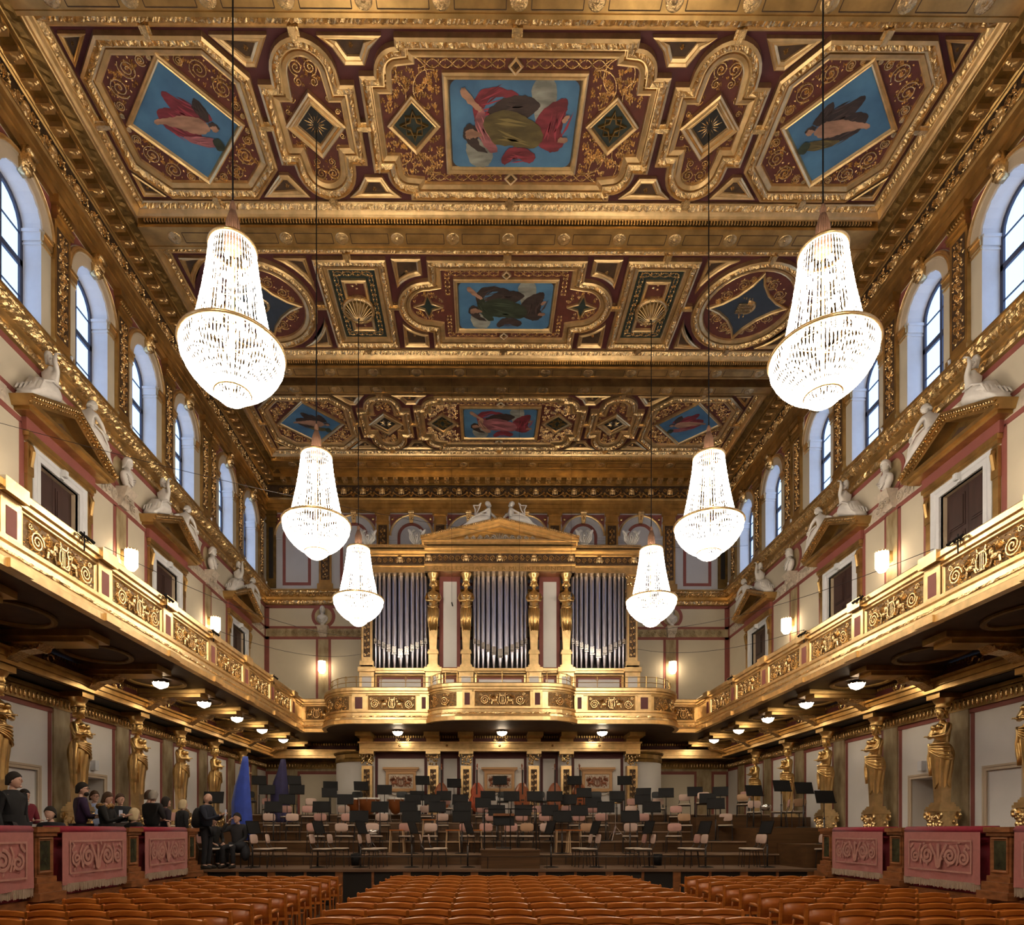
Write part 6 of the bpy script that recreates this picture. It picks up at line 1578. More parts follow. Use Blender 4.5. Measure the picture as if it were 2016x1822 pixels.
for px, py, Y, z, lb in ((1486,1556,18.8,1.72,'leftmost of the four stands on the right side platform'),(1541,1550,18.2,1.72,'second of the four stands on the right side platform'),(1585,1550,17.6,1.72,'third of the four stands on the right side platform'),(1626,1568,16.2,1.30,'rightmost stand, just behind the right parapet'),(422,1571,17.7,1.66,'leftmost stand, behind the bald man in the navy jacket')):
    mstand(wx(px, Y), Y, z, 1.65+(1635.3-py)*Y/CF, .15, 'black music stand, '+lb, 1.05)
# side-on stands between the front-row chairs
for i, (px, rz) in enumerate(((500,1.2),(628,1.25),(712,1.25),(813,1.25),(923,1.2),(1083,-1.2),(1172,-1.3),(1277,-1.3),(1388,-1.25),(1510,-1.3))):
    Y = 15.95; mstand(wx(px, Y), Y, ZS, 1.76, rz, 'low music stand seen edge-on among front-row chairs, %s from the left' % ORD[i], .9)
# ---- podium, conductor's rail and desk
m = MB(); m.box(-.66,.76,15.4,16.6,ZS,1.14); m.box(-.68,.78,15.38,16.62,1.14,1.18); o = m.build('conductor_podium', STAGER); tag(o, 'dark brown wooden conductor podium at the centre of the stage front', 'podium')
r = MB(); 
for x in (-.58, .68): r.tube([(x,15.5,1.18),(x,15.5,2.17),(x,16.0,2.17)], .014, 6)
r.tube([(-.58,15.5,2.17),(.68,15.5,2.17)], .014, 6); r.tube([(.05,15.5,1.18),(.05,15.5,2.17)], .012, 6); tag(r.build('podium_rail', BLACKM), 'black metal safety rail standing on the conductor podium', 'railing')
e = empty('conductor_desk', (wx(992,16.3), 16.4, 1.18)); o = bpy.data.objects.new('music_desk', DSK); COL.objects.link(o); o.parent = e; o.location = (0,0,.72); o.scale = (1.1,1,.8)
p = MB(); p.tube([(-.05,.03,0),(-.05,.03,.7)], .012, 6); p.tube([(.05,.03,0),(.05,.03,.7)], .012, 6); p.box(-.2,.2,-.12,.18,0,.03); p.build('stand_pole', DARKCH, e)
m = MB(); m.box(-.27,.27,-.02,.0,.84,.90); m.build('desk_ledge', BOXWOOD, e); tag(e, 'black conductor score desk with wooden ledge on the podium', 'music stand')
# ---- timpani
def timp(x, y, z, R, lb):
    e = empty('kettledrum', (x, y, z)); b = MB(); b.lathe([(.05,.28),(R*.45,.32),(R*.8,.48),(R*.95,.66),(R,.80)], 24); b.build('kettle', COPPER, e, True)
    h = MB(); h.lathe([(0,.83),(R*.96,.83),(R*1.03,.81),(R*1.03,.775),(R*.98,.775)], 24); h.build('drumhead', DRUMSKIN, e)
    l = MB()
    for k in range(4): a = pi/4+k*pi/2; l.tube([(R*1.02*cos(a),R*1.02*sin(a),.8),(R*1.0*cos(a),R*1.0*sin(a),.1),(R*.8*cos(a),R*.8*sin(a),.0)], .012, 5)
    for k in range(8): a = k*pi/4; l.tube([(R*1.05*cos(a),R*1.05*sin(a),.84),(R*1.05*cos(a),R*1.05*sin(a),.70)], .008, 4)
    l.tube([(-R*.5,0,.1),(R*.5,0,.1)], .015, 5); l.build('drum_stand', CHROME, e); tag(e, lb, 'drum', 'copper kettledrums')
timp(wx(700,21.7), 21.75, tz(4), .33, 'copper kettledrum, left of the three, partly hidden'); timp(wx(727,21.5), 21.45, tz(4), .38, 'copper kettledrum, large middle one of the three'); timp(wx(779,21.5), 21.5, tz(4), .28, 'copper kettledrum, right one of the three with white drumhead')
# ---- covered harps
def harp_cover(x, y, z, mt, w_, h, lean, lb):
    m = MB(); rings = []; n = 26
    for j, (t, rx, ry, dx) in enumerate([(0,.36,.24,0),(.08,.34,.22,0),(.25,.30,.18,-.01),(.45,.28,.15,-.03),(.65,.22,.12,.0),(.8,.15,.09,.05),(.93,.11,.07,.08),(1.0,.08,.05,.09)]):
        rings.append([(x+lean*(dx)+rx*w_*cos(b)*(1+.07*sin(6*b+j*.5)), y+ry*w_*sin(b)*(1+.07*sin(6*b+j*.5)), z+t*h+.02*sin(3*b)*(1 if j == 7 else 0)) for b in [2*pi*k/n for k in range(n)]])
    m.loft(rings, True, True, True); f = m.build('cloth_cover', mt, None, True); 
    e = empty('covered_harp', (0,0,0)); f.parent = e; q = MB(); q.box(x-.22*w_,x+.22*w_,y-.16,y+.16,z,z+.05); q.build('harp_foot', BOXWOOD, e); tag(e, lb, 'harp'); return e
harp_cover(wx(478,19.2), 19.2, 1.66-.30, BLUEC, 1.0, 2.5, 1, 'harp under a bright blue cloth cover on the left of the stage')
harp_cover(wx(552,21.7), 21.75, tz(4), NAVYC, 1.05, 2.15, 1, 'harp under a dark navy cloth cover behind the stands')
# ---- double basses leaning at the back
def bass(x, y, z, lb, rz=0, tone=VIOLW):
    e = empty('double_bass', (x, y, z), rz); out = []
    for k in range(36):
        a = 2*pi*k/36; zz = .62+.52*sin(a); 
        wd = .30*abs(cos(a))**.7 if abs(cos(a)) > 1e-3 else 0
        t = (zz-.1)/1.04; prof = .31*sin(pi*min(1, max(0, t))*.98+.02)**.45*(1-.28*max(0, t-.35)*1.3) - .075*math.exp(-((t-.56)/.10)**2)
        out.append((math.copysign(max(.04, prof), cos(a)), zz))
    b = MB(lambda u, v, w: (u, w, v)); b.prism(out, -.09, .09); b.loft([[(u, v, -.09) for u, v in out], [(u*.8, .62+(v-.62)*.85, -.12) for u, v in out]], True, False, True); b.build('bass_body', tone, e)
    n = MB(); n.tube([(0,-.11,1.08),(0,-.09,1.45),(0,-.05,1.72)], [.03,.024,.02], 6); n.tube([(0,-.05+.05*sin(a),1.76-.0+.05*cos(a)) for a in [pi*1.6*j/10 for j in range(11)]], .02, 6); n.build('bass_neck', tone, e)
    f = MB(); f.box(-.022,.022,-.145,-.125,.72,1.6); f.box(-.03,.03,-.14,-.125,.18,.42); f.box(-.06,.06,-.16,-.12,.50,.54); f.build('fingerboard', BLACK, e)
    g = MB(); 
    for sx in (-1, 1): g.box(sx*.12-.008,sx*.12+.008,-.124,-.118,.45,.65); g.tube([(sx*.045,-.05,1.66),(sx*.08,-.05,1.66)], .012, 5)
    g.build('sound_hole', BLACK, e); pn_ = MB(); pn_.tube([(0,0,.12),(0,0,.0)], .01, 5); pn_.build('end_pin', CHROME, e); tag(e, lb, 'double bass', 'double basses leaning at the back of the stage')
RED = mat('red_varnish', (.50,.08,.02), .3, noise=.3, nscale=4, coat=.5)
for px, mt, lb in ((869,VIOLW,'varnished brown double bass behind the stage, leftmost of five'),(940,RED,'bright orange-red double bass behind the stage, second of five'),(1027,VIOLW,'honey brown double bass behind the stage, middle of five'),(1092,VIOLW,'dark reddish double bass behind the stage, fourth of five'),(1140,VIOLW,'brown double bass behind the stage, rightmost of five')):
    bass(wx(px,22.8), 22.8, tz(5), lb, random.uniform(-.2,.2), mt)
# ---- small things
def cyl_drum(x, y, z, R, h, lb, zs):
    e = empty('snare_drum', (x, y, z)); m = MB(); m.lathe([(0,zs),(R,zs),(R,zs+h),(0,zs+h)], 20); m.build('drum_shell', CHROME, e, True); m = MB(); m.lathe([(0,zs+h+.004),(R*.97,zs+h+.004)], 20); m.build('drumhead', DRUMSKIN, e)
    m = MB()
    for k in range(3): a = 2*pi*k/3; m.tube([(0,0,zs*.6),(.25*cos(a),.25*sin(a),0)], .01, 4)
    m.tube([(0,0,zs*.3),(0,0,zs)], .012, 5); m.build('drum_stand', CHROME, e); tag(e, lb, 'drum')
cyl_drum(wx(1073,20.9), 20.9, tz(3), .19, .14, 'chrome snare drum on a stand behind the centre stands', .62)
cyl_drum(wx(731,18.0), 18.05, tz(1), .19, .13, 'black-topped chrome stool-like drum beside the front riser chairs', .52)
m = MB(lambda u, v, w: (wx(1135,21.2)+u, 21.2+v, tz(4)+w)); m.tube([(0,0,.85),(0,0,.35),(.03,0,.26),(.09,0,.26),(.12,0,.36),(.14,0,.55)], [.012,.03,.045,.055,.07,.10], 10); m.tube([(0,0,.85),(-.05,0,.92),(-.12,0,.90)], .011, 6); m.tube([(0,0,.25),(0,0,.0)], .01, 4)
tag(m.build('saxophone', GOLDB, None, True), 'golden brass saxophone standing upright among the rear stands', 'saxophone')
e = empty('cymbal_stand', (wx(1212,19.3), 19.3, tz(2))); m = MB(); m.tube([(0,0,.25),(0,0,1.15)], .012, 6)
for k in range(3): a = 2*pi*k/3; m.tube([(0,0,.45),(.35*cos(a),.35*sin(a),0)], .012, 5); m.tube([(0,0,.2),(.18*cos(a),.18*sin(a),.22)], .008, 4)
m.build('tripod', CHROME, e); m = MB(); m.lathe([(0,1.17),(.03,1.17),(.05,1.15),(.20,1.13)], 20); m.build('cymbal', GOLD, e, True); tag(e, 'chrome cymbal stand on tripod legs right of centre', 'cymbal')
def stool(px, Y, t, lb):
    e = empty('wooden_stool', (wx(px, Y), Y, tz(t))); s_ = MB(); s_.box(-.2,.2,-.17,.17,.62,.65); s_.build('seat', SEATW, e)
    for sx in (-1, 1):
        for sy in (-1, 1): l = MB(); l.tube([(sx*.17,sy*.14,.62),(sx*.20,sy*.17,0)], .016, 6); l.build('leg', mat('pale_beech', (.62,.42,.24), .5) if 'pale_beech' not in MATS else MATS['pale_beech'], e)
    r_ = MB(); r_.tube([(-.18,-.16,.3),(.18,-.16,.3)], .010, 5); r_.tube([(-.18,.16,.3),(.18,.16,.3)], .010, 5); r_.build('rung', MATS['pale_beech'], e); tag(e, lb, 'stool', 'tall wooden stools on the risers')
for i, (px, Y, t) in enumerate(((782,17.9,1),(892,17.95,1),(935,17.95,1),(1108,17.9,1),(1130,17.95,1),(845,19.3,2))): stool(px, Y, t, 'tall pale wooden stool on the risers, %s from the left' % ORD[i] if i < 5 else 'tall pale wooden stool on the second riser')
b = MB(lambda u, v, w: (wx(1515,18.3)+u, 18.5+v, 1.72+w)); b.lathe([(.0,.50),(.10,.50),(.15,.57),(.16,.63),(.12,.68),(.0,.70)], 16); tag(b.build('metal_bowl', CHROME, None, True), 'shiny metal bowl resting beside the pink chair on the platform', 'bowl')
b = MB(); b.box(wx(1600,17.3),wx(1600,17.3)+.6,17.3,17.8,1.72,1.95) if False else None
# small black bins by the riser
for px, n in ((700,'left'),(1295,'right')):
    m = MB(); m.lathe([(0,0),(.10,0),(.12,.30),(.11,.30),(.095,.02),(0,.02)], 14, (wx(px,16.85), 16.82, ZS)); tag(m.build('waste_bin', BLACKM, None, True), 'small black bin against the first riser, %s of the podium' % n, 'bin')
# double-bass style cases / microphones hanging and their thin wires
def wire(p0, p1, sag, lb, r=.006):
    m = MB(); pts = [tuple(Vector(p0).lerp(Vector(p1), t)-Vector((0,0,sag*4*t*(1-t)))) for t in [k/16 for k in range(17)]]; m.tube(pts, r, 4); tag(m.build('suspension_wire', DARKCH), lb, 'wire', 'thin wires strung across the hall')
wire((-6.9,10.6,6.35),(-4.9,23.0,8.6),.35,'thin wire from the left balcony rail to the organ, upper one')
wire((-6.9,14.9,6.35),(-5.0,23.0,8.0),.3,'thin wire from the left balcony rail to the organ, lower one')
wire((6.9,10.6,6.35),(5.0,23.0,8.9),.35,'thin wire from the right balcony rail to the organ, upper one')
wire((6.9,14.9,6.35),(5.0,23.0,8.2),.3,'thin wire from the right balcony rail to the organ, lower one')
wire((-9.4,11.5,9.0),(9.4,24.0,12.4),.8,'thin wire crossing the hall from the left wall to the far right window')
for x, z, lb in ((-1.6,8.9,'left'),(.55,9.6,'middle'),(2.2,9.2,'right')):
    m = MB(); m.tube([(x,20.27,16.19),(x,20.27,z)], .0035, 4); m.tube([(x,20.27,z),(x+.03,20.27,z-.12)], .02, 6); tag(m.build('hanging_microphone', BLACKM), 'tiny black microphone hanging in front of the organ, %s one' % lb, 'microphone', 'hanging microphones')
# railing on top of the organ gallery
def grail(pts, lb):
    m = MB(); 
    for dz in (.38, .20): m.tube([(x, y, 6.27+dz) for x, y in pts], .012, 5)
    for x, y in pts[::2]: m.tube([(x, y, 6.27),(x, y, 6.68)], .012, 5); m.tube([(x+.05*cos(a), y, 6.58+.05*sin(a)) for a in [2*pi*j/8 for j in range(9)]], .006, 4)
    tag(m.build('gallery_railing', GOLD), lb, 'railing', 'slim brass railings above the organ gallery parapet')
idx = [p for p in BP if p[1] > 19.8 and abs(p[0]) < 6.5]
c0 = [(x*.985, y+.15) for x, y in idx if x < -2.3 and abs(x) < 6.05]; c1 = [(x*.97, y+.12) for x, y in idx if abs(x) <= 2.36]; c2 = [(x*.985, y+.15) for x, y in idx if x > 2.3 and abs(x) < 6.05]
grail(resample(c0, .4), 'slim brass railing above the left part of the organ gallery'); grail(resample(c1, .4), 'slim brass railing above the middle bow of the organ gallery'); grail(resample(c2, .4), 'slim brass railing above the right part of the organ gallery')
# clip-on spot lamps on the balcony rails
def spot(x, y, s, lb):
    e = empty('clip_spotlight', (x, y, 6.27)); m = MB(); m.tube([(0,0,-.25),(0,0,.05)], .012, 5); m.tube([(0,-.18,-.06),(0,.18,-.06)], .010, 5); m.build('clamp_arm', BLACKM, e)
    for dy in (-.13, .0, .13): q = MB(); q.tube([(-s*.02,dy,-.02),(-s*.07,dy,-.07)], [.022,.028], 8); q.build('lamp_can', BLACKM, e)
    tag(e, lb, 'spotlight', 'black clip-on spotlights on the balcony rail')
for s in (-1, 1):
    for k, y in enumerate((10.0, 12.6, 14.8, 19.1)): spot(s*6.86, y, s, 'black clip-on spotlight on the %s balcony rail, %s from the viewer' % ('left' if s < 0 else 'right', ORD[k]))
# ================================================================ AUDIENCE SEATS
HT = .90
def seat_parts():
    bf = MB(); rows = []
    # top rail: arched and curved
    def cv(x): return -.06+.05*(x/.26)**2
    pr = []
    for k in range(9):
        x = -.262+.524*k/8; zt = HT+.002-.034*(x/.262)**2; y = cv(x)
        pr.append([(x, y-.018, zt-.068),(x, y-.022, zt-.008),(x, y, zt),(x, y+.014, zt-.01),(x, y+.014, zt-.068)])
    bf.loft(pr, True, True, True)
    lr = MB(); lr.loft([[(x, cv(x)-.014, .44),(x, cv(x)-.014, .49),(x, cv(x)+.012, .49),(x, cv(x)+.012, .44)] for x in [-.25+.1*k for k in range(6)]], True, True, True)
    ups = []
    for sx in (-1, 1):
        u = MB(); x = sx*.262; u.loft([[(x-.018, -.035+dy, z),(x+.018, -.035+dy, z),(x+.018, .012+dy, z),(x-.018, .012+dy, z)] for z, dy in ((0,.06),(.40,.03),(.70,.0),(HT-.025,-.012))], True, True, True); u.sph((x, -.02, HT-.028), .019, .024, .016, 8, 5); ups.append(u)
    pn_ = MB(); pn_.loft([[(x, cv(x)-.002, .49),(x, cv(x)-.002, HT-.05),(x, cv(x)+.008, HT-.05),(x, cv(x)+.008, .49)] for x in [-.245+.49*k/6 for k in range(7)]], True, True, True)
    st = MB(); st.loft([[(-.22,.08,.44),(.22,.08,.44),(.22,.12,.44),(-.22,.12,.44)],[(-.21,.14,.80),(.21,.14,.80),(.21,.17,.80),(-.21,.17,.80)]], True, True, True)
    arm = []
    for sx in (-1, 1):
        a = MB(); x = sx*.262; a.tube([(x,-.01,.66),(x,.16,.67),(x,.34,.655)], [.022,.026,.03], 8, flat=1.2); a.tube([(x,.33,.64),(x,.36,.52),(x,.30,.40),(x,.26,.0)], .018, 6); a.tube([(x,-.0,.46),(x,.16,.44),(x,.30,.42)], .016, 6); arm.append(a)
    return [('top_rail', bf, SEATW, False), ('lower_rail', lr, SEATW, False), ('upright', ups[0], SEATW, False), ('upright', ups[1], SEATW, False), ('back_panel', pn_, SEATP, True), ('folded_seat', st, SEATP, False), ('armrest', arm[0], SEATW, True), ('armrest', arm[1], SEATW, True)]
SP = [(n, m.mesh(n, mt, sm)) for n, m, mt, sm in seat_parts()]
def hseat(x, y, kx, lab):
    e = empty('hall_seat', (x, y, ZF)); e.scale = (kx, 1, 1)
    for n, me in SP: o = bpy.data.objects.new(n, me); COL.objects.link(o); o.parent = e
    tag(e, lab, 'seat', 'orange wooden seats of the parterre')
RN = ['tenth','ninth','eighth','seventh','sixth','fifth','fourth','third','second','front']
for k in range(10):
    yc = 7.56+.765*k; ys = 7.44+.76*k
    for j in range(10): hseat(-2.70+.546*(j+.5), yc, .546/.53, 'orange wooden seat in the centre block, %s row, %s from left' % (RN[k], ORD[j]))
    for j in range(6):
        hseat(-3.86-.52*(j+.5), ys, .52/.53, 'orange wooden seat in the left block, %s row, %s from the aisle' % (RN[k], ORD[j]))
        hseat(3.92+.52*(j+.5), ys, .52/.53, 'orange wooden seat in the right block, %s row, %s from the aisle' % (RN[k], ORD[j]))
# ================================================================ PARTERRE BOXES
ZB = .75
PIER = [7.20, 9.63, 12.06, 14.49]
for s in (-1, 1):
    X = s*7.33; sd = 'left' if s < 0 else 'right'
    f = lambda u, v, w: (X-s*w, u, v)      # u=Y, v=z, w toward hall
    m = MB(); m.box(min(s*7.45,s*9.55), max(s*7.45,s*9.55), Y0, 15.2, ZB-.1, ZB); S(m.build('box_floor', STAGEW))
    e = empty('box_parapet', (X, 0, 0)); g = lambda u, v, w: (-s*w, u, v)
    b = MB(g); b.box(5.2,14.72,ZF,.50,-.15,.02); b.build('lower_plinth', VERDE, e)
    b = MB(g); b.box(5.2,14.75,.42,.52,-.15,.10); b.box(5.2,14.75,.52,.62,-.15,.06); b.box(5.2,14.72,ZF,ZF+.14,.0,.05)
    y = 5.5
    while y < 14.7: b.box(y-.035,y+.035,ZF,.42,.02,.05); y += .61
    b.build('plinth_frame', BOXWOOD, e)
    b = MB(g); b.box(5.2,14.6,.60,1.62,-.12,-.02); b.build('velvet_panel', VELVET, e)
    for k, yp in enumerate(PIER):
        p = MB(g); hw = .20
        p.box(yp-hw,yp+hw,.95,1.60,-.1,.10); p.box(yp-hw-.02,yp+hw+.02,.86,.95,-.1,.14); p.box(yp-hw-.06,yp+hw+.06,.72,.86,-.1,.19); p.box(yp-hw-.10,yp+hw+.10,.60,.72,-.1,.24); p.box(yp-hw-.03,yp+hw+.03,1.56,1.62,-.1,.14); p.box(yp-hw-.05,yp+hw+.05,1.62,1.70,-.12,.17)
        sweep(p, ccw(rect(yp, 1.27, hw-.04, .27)), [(0,.10),(0,.125),(.02,.13),(.04,.10)], True)
        po = p.build('pier', BOXWOOD, e); q = MB(g); q.box(yp-hw+.085,yp+hw-.085,1.05,1.49,.10,.108); q.build('marble_inset', VERDE, po)
    r = MB(g); ys = 5.2
    for yp in PIER+[15.0]:
        a, b_ = ys, yp-.26
        if b_ > a+.2: r.loft([[(a, 1.62, -.14),(a,1.60,.10),(a,1.66,.13),(a,1.715,.08),(a,1.72,-.10)],[(b_, 1.62, -.14),(b_,1.60,.10),(b_,1.66,.13),(b_,1.715,.08),(b_,1.72,-.10)]], True, True, True)
        ys = yp+.26
    r.build('velvet_rail', VELVET, e, True)
    tag(e, '%s parterre box parapet of carved wood, marble insets and crimson velvet rail' % sd, 'parapet')
    # tapestries over the rail
    for k, (y0, y1) in enumerate(((7.50,9.33),(9.93,11.77),(12.36,14.20))):
        t = MB(); n = 24; rows = []
        for j, z in enumerate((1.62,1.55,1.4,1.2,1.0,.86,.80)):
            rows.append([(X-s*(.155+.012*sin(i*.9+k)*(j/6)+.01*sin(i*.37+1)), y0+(y1-y0)*i/n+(.012*(1-j/6)*(1 if i < n/2 else -1)), z-.012*sin(i*.5+k)*(j/6)) for i in range(n+1)])
        t.loft(rows, False); to = t.build('tapestry', PINK, None, True)
        c, hw = (y0+y1)/2, (y1-y0)/2
        q = MB(lambda u, v, w: (X-s*(.179+w*.03), c+u, v)); sweep(q, ccw(rect(0, 1.22, hw-.17, .27)), [(0,0),(0,.03),(.03,.03),(.03,0)], True); q.build('woven_border', PINKL, to)
        q = MB(lambda u, v, w: (X-s*(.1785+w*.03), c+u, 1.22+v))
        for sg in (-1, 1):
            q.ribbon(spiral(sg*.27,.0,.16,1.9,pi*.5,-sg), .026, .05); q.ribbon(spiral(sg*.57,-.03,.12,1.7,pi*.5,-sg), .022, .05); q.ribbon([(sg*.03,-.2),(sg*.07,0),(sg*.20,.20)], .025, .05); q.ribbon([(sg*.42,.20),(sg*.48,.08),(sg*.42,-.15)], .018, .05); q.ribbon([(sg*.62,.2),(sg*.7,.12)], .022, .05)
            for j in range(14): leaf(q, sg*random.uniform(.08,.68), random.uniform(-.22,.22), random.uniform(0,6.3), .075, .022, .05)
        q.ribbon([(0,-.22),(0,.2)], .03, .05)
        q.build('woven_motif', PINKL, to)
        fr = MB(); 
        for i in range(int((y1-y0)/.018)):
            yy = y0+.01+i*.018; x = X-s*(.16+.010*sin(i*.24)); dz = random.uniform(-.015,.015)
            fr.loft([[(x-.004, yy, .81),(x+.004, yy, .81),(x, yy+.014, .81)],[(x-.006+random.uniform(-.008,.008), yy+random.uniform(-.006,.006), .68+dz),(x+.004, yy, .68+dz),(x, yy+.012, .68+dz)]], True, False, True)
        fo = fr.build('fringe', FRINGE, to); fo['kind'] = 'stuff'
        tag(to, 'pink woven tapestry with scroll motif on the %s parapet, %s' % (sd, ['nearest the viewer','middle one','next to the stage'][k]), 'tapestry', 'pink tapestries on the box parapets')
# ================================================================ PEOPLE (left box and stage edge)
FOLD = dict(el=(-.24,-.06,1.13), er=(.24,-.06,1.13), wl=(.06,-.24,1.16), wr=(-.06,-.25,1.12))
PHONE = dict(el=(-.23,-.12,1.14), er=(.23,-.12,1.14), wl=(-.06,-.38,1.26), wr=(.05,-.38,1.27))
def phone(e, J, hc, yaw):
    p = MB(); w = Vector(J['wl'])+Vector((.03,-.10,.06)); p.box(w.x-.035,w.x+.035,w.y-.005,w.y+.005,w.z-.07,w.z+.07); p.build('phone', mat('phone_glass', (.55,.6,.75), .2) if 'phone_glass' not in MATS else MATS['phone_glass'], e)
def beard(e, J, hc, yaw):
    m = MB(); m.sph((0,-.065,-.085), .058,.045,.045,10,6); R = Matrix.Rotation(yaw,3,'Z'); m.v = [tuple(R @ Vector(v)+hc) for v in m.v]; m.build('beard', cmat(HAIRC['dark']), e, True)
def glasses(e, J, hc, yaw):
    m = MB()
    for sx in (-1,1): m.tube([(sx*.032+.024*cos(a),-.098,.014+.018*sin(a)) for a in [2*pi*j/10 for j in range(11)]], .003, 4); m.tube([(sx*.056,-.095,.016),(sx*.08,.0,.01)], .003, 4)
    R = Matrix.Rotation(yaw,3,'Z'); m.v = [tuple(R @ Vector(v)+hc) for v in m.v]; m.build('glasses', BLACKM, e)
def fur(e, J, hc, yaw):
    m = MB()
    for k in range(16): a = 2*pi*k/16; m.sph((.13*cos(a), .03+.12*sin(a), 1.47+.02*sin(3*a)), .055,.055,.045,6,5)
    m.build('fur_collar', cmat((.30,.16,.05)), e, True)
def paper(e, J, hc, yaw):
    m = MB(); m.loft([[(-.16,-.36,1.12),(.14,-.36,1.14),(.14,-.12,.98),(-.16,-.12,.96)],[(-.16,-.355,1.125),(.14,-.355,1.145),(.14,-.115,.985),(-.16,-.115,.965)]], True, True, True); m.build('paper_sheet', cmat((.8,.8,.82)), e); phone(e, J, hc, yaw)
def both(*fs): return lambda e, J, hc, yaw: [f(e, J, hc, yaw) for f in fs]
def backpack(e, J, hc, yaw):
    m = MB(); m.sph((0,.22,1.18), .17,.12,.26,12,8); m.sph((0,.30,1.08), .12,.06,.13,10,6); m.build('backpack', cmat((.008,.008,.01)), e, True)
person(-8.19,10.3,ZB, 1.45, 'standing man in a long black coat at far left, seen from behind, looking right', ov=dict(), yaw=.35, top=(.008,.008,.010), hair='dark', h=1.04, long_coat=True)
person(-8.95,11.6,ZB, 1.2, 'woman in a dark red coat beside the man in black', ov=FOLD, yaw=.2, top=(.16,.008,.02), hair='dark', style='bob', h=.93, extra=lambda e,J,hc,y: (lambda m: m.build('scarf', cmat((.5,.42,.38)), e, True))(MB().lathe([(.07,1.44),(.10,1.47),(.09,1.53),(.06,1.55)], 12)))
person(-8.4,11.5,ZB, .1, 'seated woman with dark hair tied back, facing the viewer', J=SIT, top=(.012,.012,.02), hair='dark', style='short', h=1.0, extra=lambda e,J,hc,y: [ (lambda m: m.build('chair_under_sitter', BOXWOOD, e))(MB().box(-.22,.22,-.22,.24,.38,.42).box(-.22,-.18,-.22,-.18,0,.38).box(.18,.22,-.22,-.18,0,.38).box(-.22,.22,.22,.26,.0,.75))])
person(-8.35,12.3,ZB, 2.35, 'bearded man with glasses in a dark purple shirt, arms folded, back turned', ov=FOLD, yaw=-.6, top=(.030,.010,.045), hair='dark', h=1.03, extra=both(beard, glasses))
person(-8.98,13.75,ZB, .9, 'person with glasses and light blue shirt behind the bearded man', ov={}, yaw=.1, top=(.25,.30,.45), hair='brown', style='short', h=.99, extra=glasses)
person(-7.95,12.45,ZB, 1.7, 'woman in a black coat with brown fur collar looking down', ov=PHONE, yaw=-.3, pitch=.25, top=(.006,.006,.007), hair='brown', style='bob', h=.93, extra=fur, long_coat=True)
person(-8.17,13.3,ZB, .6, 'man holding up a phone and a white sheet of paper', ov=PHONE, yaw=.3, top=(.01,.012,.018), hair='brown', h=.94, extra=paper)
person(-8.14,14.4,ZB, 1.9, 'man with close-cropped hair in a maroon shirt, partly hidden', ov={}, yaw=.2, top=(.06,.008,.018), hair='brown', h=1.02)
person(-7.75,13.8,ZB, 2.9, 'balding man in a black T-shirt standing with his back to the viewer', ov=FOLD, yaw=.3, top=(.006,.006,.007), hair='grey', h=1.0, sleeve='short')
person(-7.8,13.15,ZB, 2.7, 'blonde person seated at the box rail, seen from behind', J=SIT, top=(.008,.008,.010), hair='blond', style='bob', h=1.02, extra=lambda e,J,hc,y: (lambda m: m.build('chair_under_sitter', BOXWOOD, e))(MB().box(-.22,.22,-.22,.24,.38,.42).box(-.22,-.18,-.22,-.18,0,.38).box(.18,.22,-.22,-.18,0,.38)))
person(-8.0,14.85,ZB, 2.4, 'dark-haired woman standing behind the man in the black T-shirt', ov={}, yaw=0, top=(.02,.012,.02), hair='dark', style='bob', h=.95, sleeve='short')
person(-7.95,15.6,ZS, 2.5, 'person with short blond-grey hair behind the man in the navy jacket', ov={}, yaw=0, top=(.02,.02,.025), hair='blond', style='bob', h=.95)
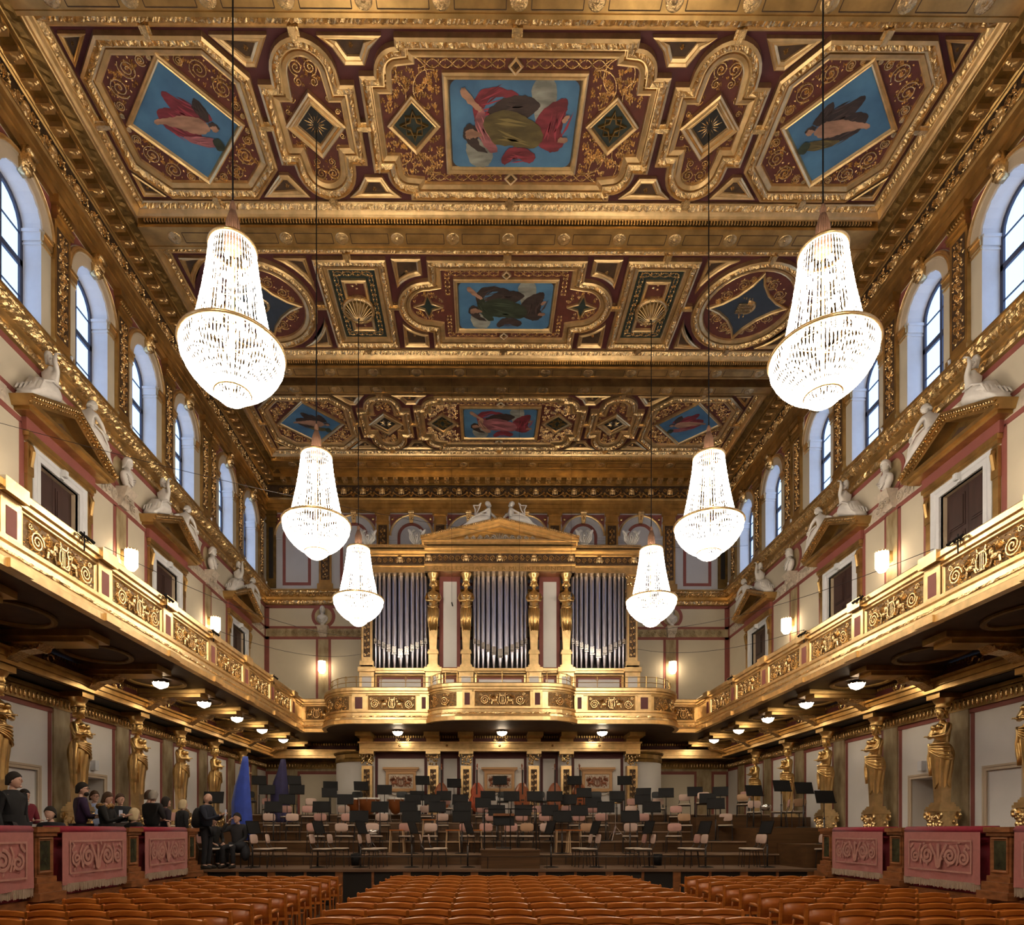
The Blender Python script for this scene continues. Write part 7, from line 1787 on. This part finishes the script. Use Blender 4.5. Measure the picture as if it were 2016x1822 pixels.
person(-7.25,15.35,ZS, 1.45, 'bald man in a navy jacket with a black backpack looking at his phone', ov=PHONE, yaw=0, pitch=.3, top=(.012,.016,.032), hair=None, h=1.03, extra=both(phone, backpack, beard), grp='visitors at the left edge of the stage')
person(wx(467,15.95),16.0,ZS, -.15, 'seated man in a dark grey sweater raising his right hand to his head', J=SIT, ov=dict(el=(-.34,-.16,.86), wl=(-.17,-.12,1.10), wr=(.10,-.26,.56), er=(.25,-.04,.72)), top=(.035,.035,.042), hair='dark', h=1.03, grp='visitors at the left edge of the stage', extra=lambda e,J,hc,y: [(lambda m: m.build('coat_on_lap', cmat((.02,.022,.03)), e, True))(MB().sph((.2,-.2,.52), .16,.2,.12,10,6).sph((.32,-.2,.36), .10,.14,.2,10,6)) , (lambda m: m.build('paper_sheet', cmat((.8,.8,.82)), e))(MB().box(.03,.10,-.42,-.36,.52,.56)), (lambda m: m.build('chair_under_sitter', DARKCH, e))(MB().box(-.2,.2,-.2,.2,.38,.41).box(-.2,-.18,-.2,-.18,0,.38).box(.18,.2,-.2,-.18,0,.38).box(-.2,-.18,.18,.2,0,.8).box(.18,.2,.18,.2,0,.8))])
person(-7.55,16.45,ZS, .9, 'seated person in black half hidden behind the man in the navy jacket', J=SIT, ov=dict(), top=(.008,.008,.009), hair='brown', style='bob', h=.98, pitch=.3, grp='visitors at the left edge of the stage', extra=lambda e,J,hc,y: (lambda m: m.build('chair_under_sitter', DARKCH, e))(MB().box(-.2,.2,-.2,.2,.38,.41).box(-.2,-.18,-.2,-.18,0,.38).box(.18,.2,-.2,-.18,0,.38).box(-.2,-.18,.18,.2,0,.8).box(.18,.2,.18,.2,0,.8)))
# carved masses too fine to pick apart
for o in bpy.data.objects:
    if o.type == 'MESH' and o.parent and 'kind' not in o.keys() and o.name.split('.')[0] in {'scrollwork','leaf_moulding','pilaster_relief','frieze_relief','garland','dentil_row','tongue','tongue_moulding','egg_moulding','bead_moulding','coffer_link','scroll_frieze','capital_relief','tympanum_relief','relief_panel','plaque_relief','woven_motif','gilt_wreath','carved_pedestal','incised_line','painted_stripe','cyma_leaf_moulding','roundel','emblem','rosette_rib','sunburst','festoon','fur_collar'}:
        o['kind'] = 'stuff'
